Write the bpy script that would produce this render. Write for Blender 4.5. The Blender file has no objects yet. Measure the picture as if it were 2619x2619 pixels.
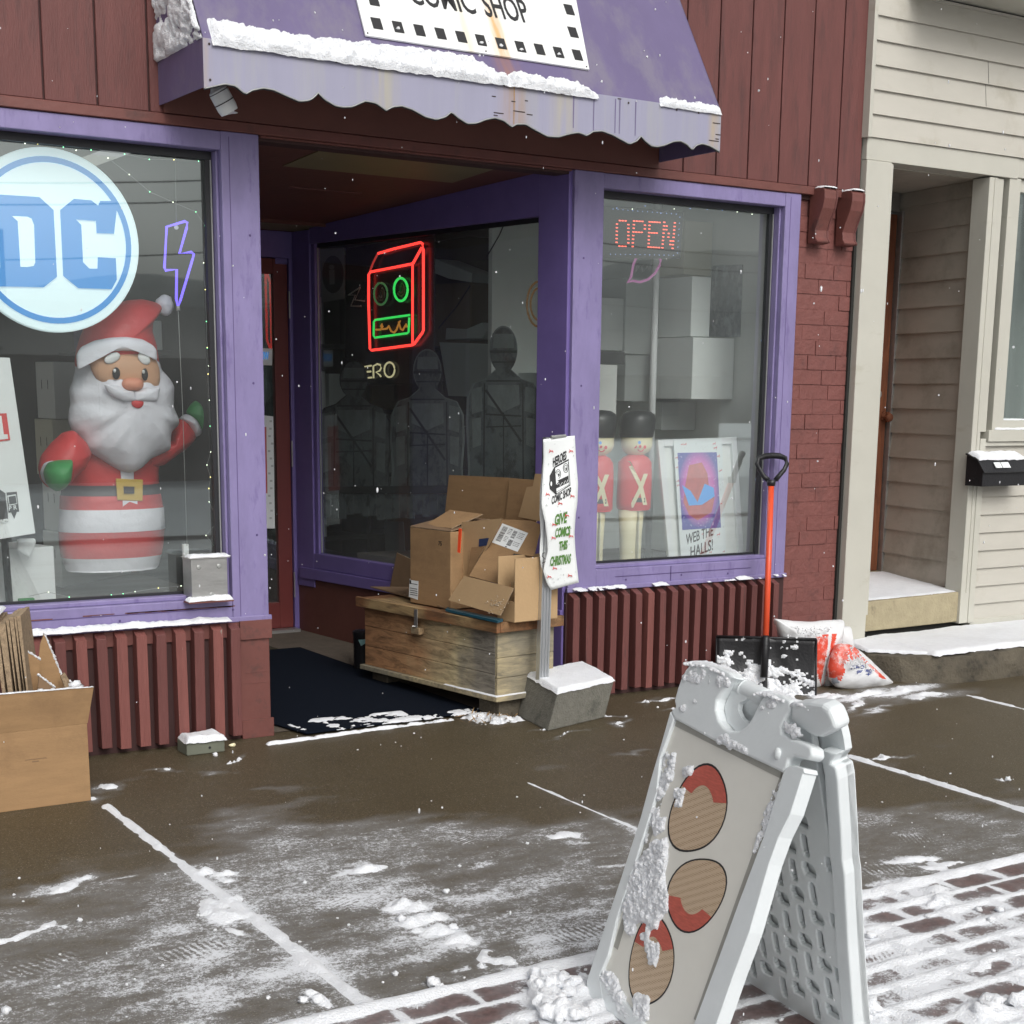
import bpy, math, random
import numpy as np
from mathutils import Vector, Matrix, noise as mnoise
random.seed(7); rs = np.random.RandomState(7)
scene = bpy.context.scene
COL = scene.collection

# ---------------------------------------------------------------- camera (surveyed from the photograph)
FP, PX, PY, YAW, PIT, ROL = 3916.0, 1338.0, 1819.0, .5818, .20395, -.01218
SLOPE = .023                                   # the pavement falls towards the street
CAM = np.array([0., -6.414, 1.55])
def _rot(a, b, c):
    ca, sa, cb, sb, cc, sc = math.cos(a), math.sin(a), math.cos(b), math.sin(b), math.cos(c), math.sin(c)
    f = np.array([sa*cb, ca*cb, -sb]); r = np.array([ca, -sa, 0.]); d = np.cross(f, r)
    return np.array([cc*r+sc*d, -sc*r+cc*d, f])
RM = _rot(YAW, PIT, ROL)
cd = bpy.data.cameras.new('camera'); cam = bpy.data.objects.new('camera', cd); COL.objects.link(cam)
cd.sensor_width = 36; cd.lens = 36*FP/2619
cd.shift_x = (1309.5-PX)/2619; cd.shift_y = (PY-1309.5)/2619
cd.clip_start = .05; cd.clip_end = 500
m4 = Matrix.Identity(4)
for i in range(3):
    m4[i][0] = RM[0][i]; m4[i][1] = -RM[1][i]; m4[i][2] = -RM[2][i]; m4[i][3] = CAM[i]
cam.matrix_world = m4
scene.camera = cam

# ---------------------------------------------------------------- sky, sun, exposure (overcast, snowing)
SUN_EL, SUN_AZ = math.radians(40), math.radians(187)
world = bpy.data.worlds.new('World'); scene.world = world; world.use_nodes = True
nt = world.node_tree; bg = nt.nodes['Background']
sky = nt.nodes.new('ShaderNodeTexSky'); sky.sky_type = 'NISHITA'; sky.sun_disc = False
sky.sun_elevation = SUN_EL; sky.sun_rotation = SUN_AZ
sky.air_density = 1.0; sky.dust_density = 8.0; sky.ozone_density = 1.0
hs = nt.nodes.new('ShaderNodeHueSaturation'); hs.inputs['Saturation'].default_value = .16
nt.links.new(sky.outputs[0], hs.inputs['Color']); nt.links.new(hs.outputs[0], bg.inputs['Color'])
bg.inputs['Strength'].default_value = .15
sd = bpy.data.lights.new('sun', 'SUN'); sd.energy = .5; sd.angle = math.radians(25); sd.color = (1, .97, .93)
sun = bpy.data.objects.new('sun', sd); COL.objects.link(sun)
# sun stands over the street behind the photographer
sdir = Vector((math.sin(SUN_AZ)*math.cos(SUN_EL), math.cos(SUN_AZ)*math.cos(SUN_EL), math.sin(SUN_EL)))
sun.rotation_euler = sdir.to_track_quat('Z', 'Y').to_euler()
scene.view_settings.view_transform = 'Standard'; scene.view_settings.look = 'None'
scene.view_settings.exposure = -.18; scene.view_settings.gamma = 1
scene.view_settings.use_curve_mapping = False
scene.render.resolution_x = 1024; scene.render.resolution_y = 1024
scene.cycles.max_bounces = 8; scene.cycles.transparent_max_bounces = 16
scene.cycles.diffuse_bounces = 4; scene.cycles.glossy_bounces = 4
scene.cycles.use_denoising = True
scene.cycles.sample_clamp_indirect = 6

# ---------------------------------------------------------------- survey helpers: a sighting in the photo + a known plane = a point
ZO = dict(A=(0,0,900),B=(700,0,900),C=(1400,0,600),D=(2000,0,619),E=(0,800,800),F=(700,800,800),G=(1400,900,700),H=(1900,1000,719),I=(0,1500,800),J=(650,1500,650),K=(1250,1500,550),L=(1750,1500,650),M=(1450,1900,750),N=(1900,1900,719),O=(0,2000,1000),P=(800,2000,800),Q=(640,340,600),R=(640,1100,600),S=(1400,400,700),T=(2100,1000,519),U=(0,1000,300),V=(0,1500,500),X=(900,1100,600),Y=(1650,1600,600),Z=(900,0,650))
def sp(q):
    if isinstance(q[0], str):
        o = ZO[q[0]]; return o[0]+q[1]*o[2]/1932., o[1]+q[2]*o[2]/1932.
    return q
def ray(q):
    x, y = sp(q); return RM.T @ np.array([(x-PX)/FP, (y-PY)/FP, 1.])
def W(q, Y=0.):                      # on the vertical plane y = Y
    r = ray(q); p = CAM + r*(Y-CAM[1])/r[1]; return p
def Gp(q, dz=0.):                    # on the pavement
    r = ray(q); t = (SLOPE*CAM[1]+dz-CAM[2])/(r[2]-SLOPE*r[1]); return CAM + r*t
def Hz(q, Z):
    r = ray(q); return CAM + r*(Z-CAM[2])/r[2]
def Pl(q, P, n):
    r = ray(q); n = np.array(n, float); return CAM + r*(((np.array(P)-CAM)@n)/(r@n))
def gz(y): return SLOPE*y

# ---------------------------------------------------------------- materials
def new_mat(name):
    m = bpy.data.materials.new(name); m.use_nodes = True
    return m, m.node_tree, m.node_tree.nodes['Principled BSDF']
def mat(name, col, rough=.6, var=.12, scale=6., bump=.0, bscale=60., stretch=(1,1,1), metal=0., spec=.5, col2=None, c2lo=.5, c2hi=.62, c2scale=8., c2stretch=(1,1,1), emit=None, es=0., trans=0., detail=5):
    m, t, b = new_mat(name); N = t.nodes.new; L = t.links.new
    if name == 'snow':
        b.inputs['Subsurface Weight'].default_value = .35; b.inputs['Subsurface Radius'].default_value = (.9,.95,1.); b.inputs['Subsurface Scale'].default_value = .012
    tc = N('ShaderNodeTexCoord'); mp = N('ShaderNodeMapping'); mp.inputs['Scale'].default_value = stretch
    L(tc.outputs['Object'], mp.inputs['Vector'])
    no = N('ShaderNodeTexNoise'); no.inputs['Scale'].default_value = scale; no.inputs['Detail'].default_value = detail; no.inputs['Roughness'].default_value = .65
    L(mp.outputs[0], no.inputs['Vector'])
    mr = N('ShaderNodeMapRange'); mr.inputs['From Min'].default_value = .25; mr.inputs['From Max'].default_value = .75
    mr.inputs['To Min'].default_value = 1-var; mr.inputs['To Max'].default_value = 1+var
    L(no.outputs['Fac'], mr.inputs['Value'])
    mul = N('ShaderNodeVectorMath'); mul.operation = 'MULTIPLY'; mul.inputs[0].default_value = col[:3]
    L(mr.outputs[0], mul.inputs[1])
    out = mul.outputs[0]
    if col2 is not None:
        mp2 = N('ShaderNodeMapping'); mp2.inputs['Scale'].default_value = c2stretch; L(tc.outputs['Object'], mp2.inputs['Vector'])
        n2 = N('ShaderNodeTexNoise'); n2.inputs['Scale'].default_value = c2scale; n2.inputs['Detail'].default_value = 6; n2.inputs['Roughness'].default_value = .7
        L(mp2.outputs[0], n2.inputs['Vector'])
        r2 = N('ShaderNodeMapRange'); r2.inputs['From Min'].default_value = c2lo; r2.inputs['From Max'].default_value = c2hi
        L(n2.outputs['Fac'], r2.inputs['Value'])
        mx = N('ShaderNodeMix'); mx.data_type = 'RGBA'; L(r2.outputs[0], mx.inputs[0]); L(out, mx.inputs[6]); mx.inputs[7].default_value = (*col2, 1)
        out = mx.outputs[2]
    L(out, b.inputs['Base Color'])
    b.inputs['Roughness'].default_value = rough; b.inputs['Metallic'].default_value = metal
    b.inputs['Specular IOR Level'].default_value = spec
    if bump:
        n3 = N('ShaderNodeTexNoise'); n3.inputs['Scale'].default_value = bscale; n3.inputs['Detail'].default_value = 4
        L(mp.outputs[0], n3.inputs['Vector'])
        bp = N('ShaderNodeBump'); bp.inputs['Strength'].default_value = bump; bp.inputs['Distance'].default_value = .01
        L(n3.outputs['Fac'], bp.inputs['Height']); L(bp.outputs[0], b.inputs['Normal'])
    if emit: b.inputs['Emission Color'].default_value = (*emit, 1); b.inputs['Emission Strength'].default_value = es
    return m
def glass(name, refl=.12, tint=(.9,.95,.93), grime_haze=.06):
    m, t, b = new_mat(name); N = t.nodes.new; L = t.links.new
    t.nodes.remove(b); out = t.nodes['Material Output']
    tr = N('ShaderNodeBsdfTransparent'); tr.inputs['Color'].default_value = (*tint, 1)
    gl = N('ShaderNodeBsdfGlossy'); gl.inputs['Roughness'].default_value = .015; gl.inputs['Color'].default_value = (.88,.99,.98,1)
    fr = N('ShaderNodeLayerWeight'); fr.inputs['Blend'].default_value = .5
    pw = N('ShaderNodeMath'); pw.operation = 'POWER'; pw.inputs[1].default_value = 4.; L(fr.outputs['Facing'], pw.inputs[0])
    mr = N('ShaderNodeMapRange'); mr.inputs['To Min'].default_value = refl; mr.inputs['To Max'].default_value = 1.
    L(pw.outputs[0], mr.inputs['Value'])
    mx = N('ShaderNodeMixShader'); L(mr.outputs[0], mx.inputs[0]); L(tr.outputs[0], mx.inputs[1]); L(gl.outputs[0], mx.inputs[2])
    # dried grime film; its pale haze also brightens the pane
    df = N('ShaderNodeBsdfDiffuse'); df.inputs['Color'].default_value = (.55,.57,.56,1)
    no = N('ShaderNodeTexNoise'); no.inputs['Scale'].default_value = 2.2; no.inputs['Detail'].default_value = 8
    tc = N('ShaderNodeTexCoord'); L(tc.outputs['Object'], no.inputs['Vector'])
    m2 = N('ShaderNodeMath'); m2.operation = 'MULTIPLY'; m2.inputs[1].default_value = grime_haze*2; L(no.outputs['Fac'], m2.inputs[0])
    mx2 = N('ShaderNodeMixShader'); L(m2.outputs[0], mx2.inputs[0]); L(mx.outputs[0], mx2.inputs[1]); L(df.outputs[0], mx2.inputs[2])
    L(mx2.outputs[0], out.inputs['Surface'])
    return m
def emis(name, col, s):
    m, t, b = new_mat(name); b.inputs['Base Color'].default_value = (*[c*.3 for c in col], 1)
    b.inputs['Emission Color'].default_value = (*col, 1); b.inputs['Emission Strength'].default_value = s
    b.inputs['Roughness'].default_value = .3
    return m
def wood_mat(name, c1, c2, c3, axis='y'):
    """weathered planks: grain along the axis, warm and grey patches"""
    m, t, b = new_mat(name); N = t.nodes.new; L = t.links.new
    tc = N('ShaderNodeTexCoord'); mp = N('ShaderNodeMapping')
    mp.inputs['Scale'].default_value = {'y': (9,1,9), 'x': (1,9,9), 'z': (9,9,1)}[axis]
    L(tc.outputs['Object'], mp.inputs['Vector'])
    n1 = N('ShaderNodeTexNoise'); n1.inputs['Scale'].default_value = 4; n1.inputs['Detail'].default_value = 8; n1.inputs['Roughness'].default_value = .7; n1.inputs['Distortion'].default_value = .6
    L(mp.outputs[0], n1.inputs['Vector'])
    n2 = N('ShaderNodeTexNoise'); n2.inputs['Scale'].default_value = 3.2; n2.inputs['Detail'].default_value = 3; L(tc.outputs['Object'], n2.inputs['Vector'])
    cr = N('ShaderNodeValToRGB'); e = cr.color_ramp.elements
    e[0].position = .42; e[0].color = (*c1,1); e[1].position = .6; e[1].color = (*c2,1)
    L(n2.outputs['Fac'], cr.inputs[0])
    r = N('ShaderNodeMapRange'); r.inputs['From Min'].default_value = .3; r.inputs['From Max'].default_value = .62; L(n1.outputs['Fac'], r.inputs['Value'])
    mx = N('ShaderNodeMix'); mx.data_type = 'RGBA'; L(r.outputs[0], mx.inputs[0]); mx.inputs[6].default_value = (*c3,1); L(cr.outputs[0], mx.inputs[7])
    L(mx.outputs[2], b.inputs['Base Color']); b.inputs['Roughness'].default_value = .8
    bp = N('ShaderNodeBump'); bp.inputs['Strength'].default_value = .35; bp.inputs['Distance'].default_value = .004
    L(n1.outputs['Fac'], bp.inputs['Height']); L(bp.outputs[0], b.inputs['Normal'])
    return m
M = {}
M['red'] = mat('red_paint', (.130,.043,.038), .62, .16, 3, .25, 30, (6,6,1), col2=(.075,.030,.028), c2lo=.50, c2hi=.74, c2scale=3, c2stretch=(5,5,.8))
M['redtrim'] = mat('red_trim', (.15,.052,.043), .55, .15, 5, .2, 40, col2=(.09,.04,.035), c2lo=.56, c2hi=.7)
M['redslat'] = mat('red_slat', (.138,.046,.041), .62, .14, 4, .4, 22, (8,8,.7), col2=(.075,.035,.032), c2lo=.6, c2hi=.68, c2scale=5, c2stretch=(12,12,.6))
M['redworn'] = mat('red_slat_worn', (.20,.068,.058), .65, .16, 4, .5, 22, (8,8,.7), col2=(.27,.24,.21), c2lo=.66, c2hi=.69, c2scale=5, c2stretch=(9,9,1.2))
M['redgroove'] = mat('red_groove', (.045,.017,.016), .75)
M['redsoffit'] = mat('red_soffit', (.125,.045,.034), .6, .12, 4, .15, 25)
M['brick'] = mat('painted_brick', (.18,.064,.055), .6, .14, 9, .6, 38, col2=(.12,.045,.04), c2lo=.55, c2hi=.7, c2scale=6)
M['purple'] = mat('purple_paint', (.225,.19,.365), .42, .14, 5, .12, 30, (2,2,.8), col2=(.15,.115,.27), c2lo=.56, c2hi=.74, c2scale=7, c2stretch=(3,3,.7))
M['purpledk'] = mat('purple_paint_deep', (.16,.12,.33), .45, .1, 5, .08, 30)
M['purplecrack'] = mat('purple_crack', (.09,.06,.18), .6)
M['gasket'] = mat('black_rubber', (.016,.017,.02), .5, .1)
M['alu'] = mat('window_bead', (.35,.36,.35), .4, .1, metal=.3)
M['snow'] = mat('snow', (.80,.82,.85), .75, .05, 24, .8, 150, spec=.2)
M['cardboard'] = mat('cardboard', (.335,.205,.10), .85, .12, 5, .25, 90, (1,1,6), col2=(.25,.15,.075), c2lo=.52, c2hi=.74, c2scale=4)
M['cardlight'] = mat('cardboard_pale', (.46,.31,.165), .85, .07, 5, .1, 60)
M['carddark'] = mat('cardboard_dark', (.22,.14,.08), .85, .12, 6, .15, 60)  # darker brown cardboard tone
M['cardedge'] = mat('cardboard_edge', (.30,.22,.14), .9, .4, 60, .5, 160)
M['white'] = mat('white_paint', (.74,.76,.76), .5, .04)
M['offwhite'] = mat('white_boxboard', (.76,.78,.75), .6, .05, 3)
M['greybox'] = mat('grey_boxboard', (.50,.53,.52), .6, .06, 3)
M['tanbox'] = mat('tan_boxboard', (.62,.60,.46), .6, .06, 3)
M['black'] = mat('black_plastic', (.014,.014,.016), .42, .15, 12, .2, 80)
M['ink'] = mat('black_ink', (.02,.02,.022), .6, .1)
M['paper'] = mat('white_paper', (.78,.81,.81), .6, .03, 4, .1, 12)
M['red_ink'] = mat('red_ink', (.62,.07,.07), .6, .1)
M['green_ink'] = mat('green_ink', (.09,.22,.04), .6, .1)
M['concrete'] = mat('grey_concrete', (.17,.165,.14), .9, .2, 30, .7, 110, col2=(.09,.09,.075), c2lo=.55, c2hi=.7, c2scale=9)
M['concdirty'] = mat('stained_concrete', (.105,.09,.065), .9, .3, 14, .8, 70, col2=(.05,.043,.032), c2lo=.48, c2hi=.64, c2scale=7)
M['tanstep'] = mat('tan_concrete', (.36,.31,.20), .88, .13, 12, .5, 70, col2=(.2,.17,.11), c2lo=.6, c2hi=.72, c2scale=8)
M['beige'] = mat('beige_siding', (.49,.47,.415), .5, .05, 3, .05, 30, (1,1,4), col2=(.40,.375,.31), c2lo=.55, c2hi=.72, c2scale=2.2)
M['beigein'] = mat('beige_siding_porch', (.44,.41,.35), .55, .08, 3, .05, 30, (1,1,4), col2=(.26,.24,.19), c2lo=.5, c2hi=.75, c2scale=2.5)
M['beigetrim'] = mat('beige_trim', (.50,.49,.43), .45, .05, 4, col2=(.42,.40,.33), c2lo=.6, c2hi=.78, c2scale=3, c2stretch=(1,1,3))
M['shadowgap'] = mat('dark_gap', (.02,.02,.018), .9)
M['matblue'] = mat('navy_mat', (.0045,.008,.016), .95, .35, 120, .8, 260, spec=.12)
M['steel'] = mat('galvanised_steel', (.45,.45,.44), .38, .15, 7, .1, 40, (1,1,3), metal=.8)
M['alupole'] = mat('brushed_aluminium', (.62,.64,.66), .33, .06, 5, stretch=(1,1,.2), metal=.85)
M['orange'] = mat('orange_paint', (.72,.085,.03), .35, .06)
M['interior'] = mat('shop_inner_wall', (.12,.115,.105), .85, .15, 2)
M['panelbrown'] = mat('brown_panelling', (.085,.045,.035), .7, .25, 6, .2, 20, (7,7,.6))
M['ceil'] = mat('shop_ceiling', (.42,.46,.43), .85, .06, 2)
M['lightpanel'] = mat('unlit_ceiling_lens', (.20,.17,.085), .5, .08)
M['yellow'] = mat('gold_vinyl', (.62,.42,.08), .45, .06)
M['cream'] = mat('cream_plastic', (.82,.76,.50), .4, .05)
M['toyred'] = mat('red_plastic', (.72,.035,.045), .3, .06)
M['toyblack'] = mat('toy_black_plastic', (.035,.038,.04), .3, .1)
M['skin'] = mat('peach_vinyl', (.62,.36,.22), .5, .04)
M['nose'] = mat('pink_vinyl', (.72,.30,.19), .5, .04)
M['fabricred'] = mat('red_nylon', (.58,.04,.042), .45, .12, 5, .6, 14)
M['fabricwhite'] = mat('white_nylon', (.78,.78,.84), .5, .07, 5, .8, 16)
M['fabricgreen'] = mat('green_nylon', (.035,.28,.07), .5, .14, 6, .4, 10)
M['fabricblack'] = mat('black_nylon', (.045,.035,.038), .5, .1)
M['dark'] = mat('dark_shelf', (.03,.032,.032), .7, .2)
M['aframe'] = mat('white_moulded_plastic', (.71,.75,.76), .38, .04, 6, .06, 60, spec=.45)
M['aframein'] = M['aframe']
M['insert'] = mat('sign_insert', (.74,.73,.67), .35, .05, 3)
M['tape'] = mat('silver_tape', (.36,.355,.32), .4, .12, 20)
M['leaf'] = mat('dry_leaf', (.33,.22,.11), .85, .2, 20)
M['bluegrey'] = mat('grey_cutout', (.085,.095,.10), .8, .25, 7)
M['neonoff'] = mat('unlit_neon_tube', (.22,.16,.08), .4)
# ---------------------------------------------------------------- object helpers
def arr(*p): return [np.array(q, float) for q in p]
class MB:
    def __init__(s): s.v = []; s.f = []; s.m = []
    def add(s, vs, fs, mi=0):
        o = len(s.v); s.v += [tuple(map(float, v)) for v in vs]; s.f += [tuple(i+o for i in f) for f in fs]; s.m += [mi]*len(fs); return s
    def hexa(s, p, mi=0):            # p: bottom 4 (ccw from above) then top 4
        return s.add(p, [(3,2,1,0),(4,5,6,7),(0,1,5,4),(1,2,6,5),(2,3,7,6),(3,0,4,7)], mi)
    def box(s, x0, x1, y0, y1, z0, z1, mi=0):
        return s.hexa([(x0,y0,z0),(x1,y0,z0),(x1,y1,z0),(x0,y1,z0),(x0,y0,z1),(x1,y0,z1),(x1,y1,z1),(x0,y1,z1)], mi)
    def obox(s, c, ux, uy, uz, mi=0):  # centre and half vectors
        c, a, b, d = arr(c, ux, uy, uz)
        return s.hexa([c-a-b-d, c+a-b-d, c+a+b-d, c-a+b-d, c-a-b+d, c+a-b+d, c+a+b+d, c-a+b+d], mi)
    def prism(s, poly, vec, mi=0):   # planar outline pushed along vec
        n = len(poly); vec = np.array(vec, float); P = [np.array(q, float) for q in poly]
        fs = [tuple(range(n)), tuple(range(2*n-1, n-1, -1))] + [(i, i+n, (i+1) % n+n, (i+1) % n) for i in range(n)]
        return s.add(P+[q+vec for q in P], fs, mi)
    def tube(s, pts, r, n=8, mi=0, closed=False, cap=True):
        pts = [Vector(p) for p in pts]; k = len(pts); vs = []; up = Vector((0.1,.2,1)).normalized()
        for i, p in enumerate(pts):
            a = pts[(i-1) % k] if (i or closed) else p; b = pts[(i+1) % k] if (i < k-1 or closed) else p
            t = (b-a).normalized() if (b-a).length else Vector((0,0,1))
            u = t.cross(up)
            if u.length < 1e-3: u = t.cross(Vector((1,0,0)))
            u.normalize(); w = t.cross(u); up = w if False else up
            rr = r[i] if isinstance(r, (list, tuple)) else r
            vs += [tuple(p+(u*math.cos(j*2*math.pi/n)+w*math.sin(j*2*math.pi/n))*rr) for j in range(n)]
        fs = []
        for i in range(k if closed else k-1):
            a, b = i*n, ((i+1) % k)*n
            fs += [(a+j, a+(j+1) % n, b+(j+1) % n, b+j) for j in range(n)]
        if cap and not closed: fs += [tuple(range(n-1,-1,-1)), tuple(range((k-1)*n, k*n))]
        return s.add(vs, fs, mi)
    def lathe(s, c, prof, n=24, sx=1., sy=1., mi=0, ring_mi=None):   # prof: (r, z) from the bottom up
        vs = []; c = np.array(c, float)
        for r, z in prof:
            vs += [(c[0]+r*sx*math.cos(j*2*math.pi/n), c[1]+r*sy*math.sin(j*2*math.pi/n), c[2]+z) for j in range(n)]
        o = len(s.v); s.v += vs
        for i in range(len(prof)-1):
            for j in range(n):
                s.f.append((o+i*n+j, o+i*n+(j+1) % n, o+(i+1)*n+(j+1) % n, o+(i+1)*n+j)); s.m.append(ring_mi[i] if ring_mi else mi)
        s.f.append(tuple(o+j for j in range(n-1,-1,-1))); s.m.append(ring_mi[0] if ring_mi else mi)
        s.f.append(tuple(o+(len(prof)-1)*n+j for j in range(n))); s.m.append(ring_mi[-1] if ring_mi else mi)
        return s
    def ball(s, c, r, n=10, sq=(1,1,1), mi=0, lump=0., seed=0):
        vs = []; fs = []; c = np.array(c, float); h = n//2+1
        for i in range(h+1):
            a = math.pi*i/h
            for j in range(n):
                b = 2*math.pi*j/n; d = np.array([math.sin(a)*math.cos(b), math.sin(a)*math.sin(b), math.cos(a)])
                k = 1+lump*mnoise.noise(Vector(d*1.7)+Vector((seed,seed*1.3,0)))*1.6
                vs.append(c+d*r*k*np.array(sq))
        for i in range(h):
            for j in range(n): fs.append((i*n+j, (i+1)*n+j, (i+1)*n+(j+1) % n, i*n+(j+1) % n))
        return s.add(vs, fs, mi)
    def build(s, name, mats, parent=None, smooth=False, bevel=0., seg=2, auto=None):
        me = bpy.data.meshes.new(name); me.from_pydata(s.v, [], s.f)
        if not isinstance(mats, (list, tuple)): mats = [mats]
        for m in mats: me.materials.append(M[m] if isinstance(m, str) else m)
        me.polygons.foreach_set('material_index', s.m)
        if smooth: me.polygons.foreach_set('use_smooth', [True]*len(me.polygons))
        me.update(); o = bpy.data.objects.new(name, me); COL.objects.link(o)
        if parent is not None:
            o.parent = parent
            if parent.parent is None: o.location = -Vector(parent.location)
        if bevel:
            b = o.modifiers.new('bevel', 'BEVEL'); b.width = bevel; b.segments = seg; b.limit_method = 'ANGLE'; b.angle_limit = math.radians(35)
            b.harden_normals = False
        if auto: 
            for p in me.polygons: p.use_smooth = True
            try: me.set_sharp_from_angle(angle=math.radians(auto))
            except Exception: pass
        return o
def kid(o, parent):
    """child of a child: world coordinates are kept because the thing's children carry the offset"""
    o.parent = parent; o.location = (0,0,0); return o
def tag(o, label=None, cat=None, group=None, kind=None):
    if label: o['label'] = label
    if cat: o['category'] = cat
    if group: o['group'] = group
    if kind: o['kind'] = kind
    return o
def thing(name, loc, label, cat, group=None):
    o = bpy.data.objects.new(name, None); COL.objects.link(o); o.location = Vector([float(a) for a in loc]); o.empty_display_size = .1
    return tag(o, label, cat, group)
def text_mesh(body, mb, origin, u, v, size, width=None, bold=0., mi=0, depth=.002, shear=0., sx=1., align='LEFT', bend=None):
    """lettering as real extruded shapes: origin = baseline start, u = reading direction, v = up"""
    cu = bpy.data.curves.new('t', 'FONT'); cu.body = body; cu.size = 1.; cu.offset = bold; cu.extrude = 0.; cu.resolution_u = 3; cu.shear = shear
    ob = bpy.data.objects.new('t', cu); COL.objects.link(ob)
    dg = bpy.context.evaluated_depsgraph_get(); dg.update(); me = bpy.data.meshes.new_from_object(ob.evaluated_get(dg))
    vs = np.array([tuple(x.co) for x in me.vertices]) if len(me.vertices) else np.zeros((0,3)); fs = [tuple(p.vertices) for p in me.polygons]
    bpy.data.objects.remove(ob); bpy.data.meshes.remove(me); bpy.data.curves.remove(cu)
    if not len(vs): return
    x0, x1 = vs[:,0].min(), vs[:,0].max(); cap = .70
    origin, u, v = arr(origin, u, v); u = u/np.linalg.norm(u); v = v/np.linalg.norm(v); n = np.cross(u, v); n /= np.linalg.norm(n)
    sxx = (width/(x1-x0)) if width else size/cap*sx
    syy = size/cap; xo = x0 if width or align == 'LEFT' else (x0+x1)/2
    P = []
    for p in vs:
        X = (p[0]-xo)*sxx; Yy = p[1]*syy
        if bend: Yy += bend(X)
        P.append(origin+u*X+v*Yy)
    # front letters slightly proud, with short sides
    edges = {}
    for f in fs:
        for a, b in zip(f, f[1:]+f[:1]):
            edges[(a,b)] = edges.get((a,b), 0)+1
    k = len(P); Q = [p+n*depth for p in P]
    side = [(a, b, b+k, a+k) for (a,b) in edges if (b,a) not in edges]
    mb.add(P+Q, [tuple(i+k for i in f) for f in fs]+side, mi)
def vnoise(x, y, seed=0):
    xi = np.floor(x).astype(int); yi = np.floor(y).astype(int); fx = x-xi; fy = y-yi
    fx = fx*fx*(3-2*fx); fy = fy*fy*(3-2*fy)
    def h(a, b):
        n = (a*374761393+b*668265263+seed*974711) & 0xffffffff
        n = ((n ^ (n >> 13))*1274126177) & 0xffffffff
        return ((n ^ (n >> 16)) & 0xffff)/65535.
    return (h(xi,yi)*(1-fx)+h(xi+1,yi)*fx)*(1-fy)+(h(xi,yi+1)*(1-fx)+h(xi+1,yi+1)*fx)*fy
def fbm(x, y, seed=0, o=4):
    s = 0; a = .5; t = 0
    for i in range(o): s = s+a*vnoise(x*2**i, y*2**i, seed+i*17); t += a; a *= .5
    return s/t
def ss(x, a, b):
    t = np.clip((x-a)/(b-a), 0, 1); return t*t*(3-2*t)
def snow_cap(name, quad, th, parent=None, res=.01, seed=1, edge=.03, patchy=0., lump=.5, lscale=14., normal=(0,0,1), density=None, label=None, cover=1.):
    """a lumpy layer of snow over the bilinear quad a-b-c-d (a real height field with holes where nothing lies)"""
    a, b, c, d = arr(*quad); nrm = np.array(normal, float); nrm /= np.linalg.norm(nrm)
    lu = max(np.linalg.norm(b-a), np.linalg.norm(c-d)); lv = max(np.linalg.norm(d-a), np.linalg.norm(c-b))
    nu = max(3, int(lu/res)); nv = max(3, int(lv/res))
    U, V = np.meshgrid(np.linspace(0,1,nu+1), np.linspace(0,1,nv+1), indexing='ij')
    P = (a[None,None]*((1-U)*(1-V))[...,None]+b*(U*(1-V))[...,None]+c*(U*V)[...,None]+d*((1-U)*V)[...,None])
    de = np.minimum(np.minimum(U, 1-U)*lu, np.minimum(V, 1-V)*lv)
    n1 = fbm(U*lu*lscale+seed*3.1, V*lv*lscale+seed*1.7, seed); n2 = fbm(U*lu*lscale*3.3, V*lv*lscale*3.3, seed+50)
    fall = ss(de, -.2*edge, edge)
    h = th*fall*(1-lump+lump*2*n1*.8+lump*.5*(n2-.5))
    h = h+(fbm(U*lu*30, V*lv*30, seed+9)-.5)*th*.5*(1-fall)
    if patchy: h = h*ss(n1*.6+n2*.4, patchy-.05, patchy+.12)-.0015*(n1*.6+n2*.4 < patchy-.02)
    if density is not None: h = h*density(U, V)
    if cover < 1: h = np.where(fbm(U*lu*5, V*lv*5, seed+77) > cover, -.002, h)
    h = h-.0012
    P = P+nrm*h[...,None]
    vs = P.reshape(-1,3); fs = []; idx = np.arange(vs.shape[0]).reshape(nu+1, nv+1)
    keep = np.maximum(np.maximum(h[:-1,:-1], h[1:,:-1]), np.maximum(h[1:,1:], h[:-1,1:])) > 0
    for i, j in zip(*np.nonzero(keep)): fs.append((idx[i,j], idx[i+1,j], idx[i+1,j+1], idx[i,j+1]))
    if not fs: return None
    me = bpy.data.meshes.new(name); me.from_pydata([tuple(v) for v in vs], [], fs)
    me.materials.append(M['snow']); me.polygons.foreach_set('use_smooth', [True]*len(me.polygons)); me.update()
    # drop the unused points
    import bmesh
    bm = bmesh.new(); bm.from_mesh(me); bmesh.ops.delete(bm, geom=[v for v in bm.verts if not v.link_faces], context='VERTS'); bm.to_mesh(me); bm.free()
    o = bpy.data.objects.new(name, me); COL.objects.link(o)
    if parent is not None: o.parent = parent; o.location = -Vector(parent.location)
    else: tag(o, label, 'snow', None, 'stuff')
    return o
def lumps(name, spots, label, parent=None, seed=0, flat=.7):
    mb = MB()
    for i, (p, r) in enumerate(spots): mb.ball(p, r, 10, (1, 1, flat), lump=.45, seed=seed+i*2.3)
    o = mb.build(name, 'snow', parent, smooth=True)
    if parent is None: tag(o, label, 'snow', None, 'stuff')
    return o
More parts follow.
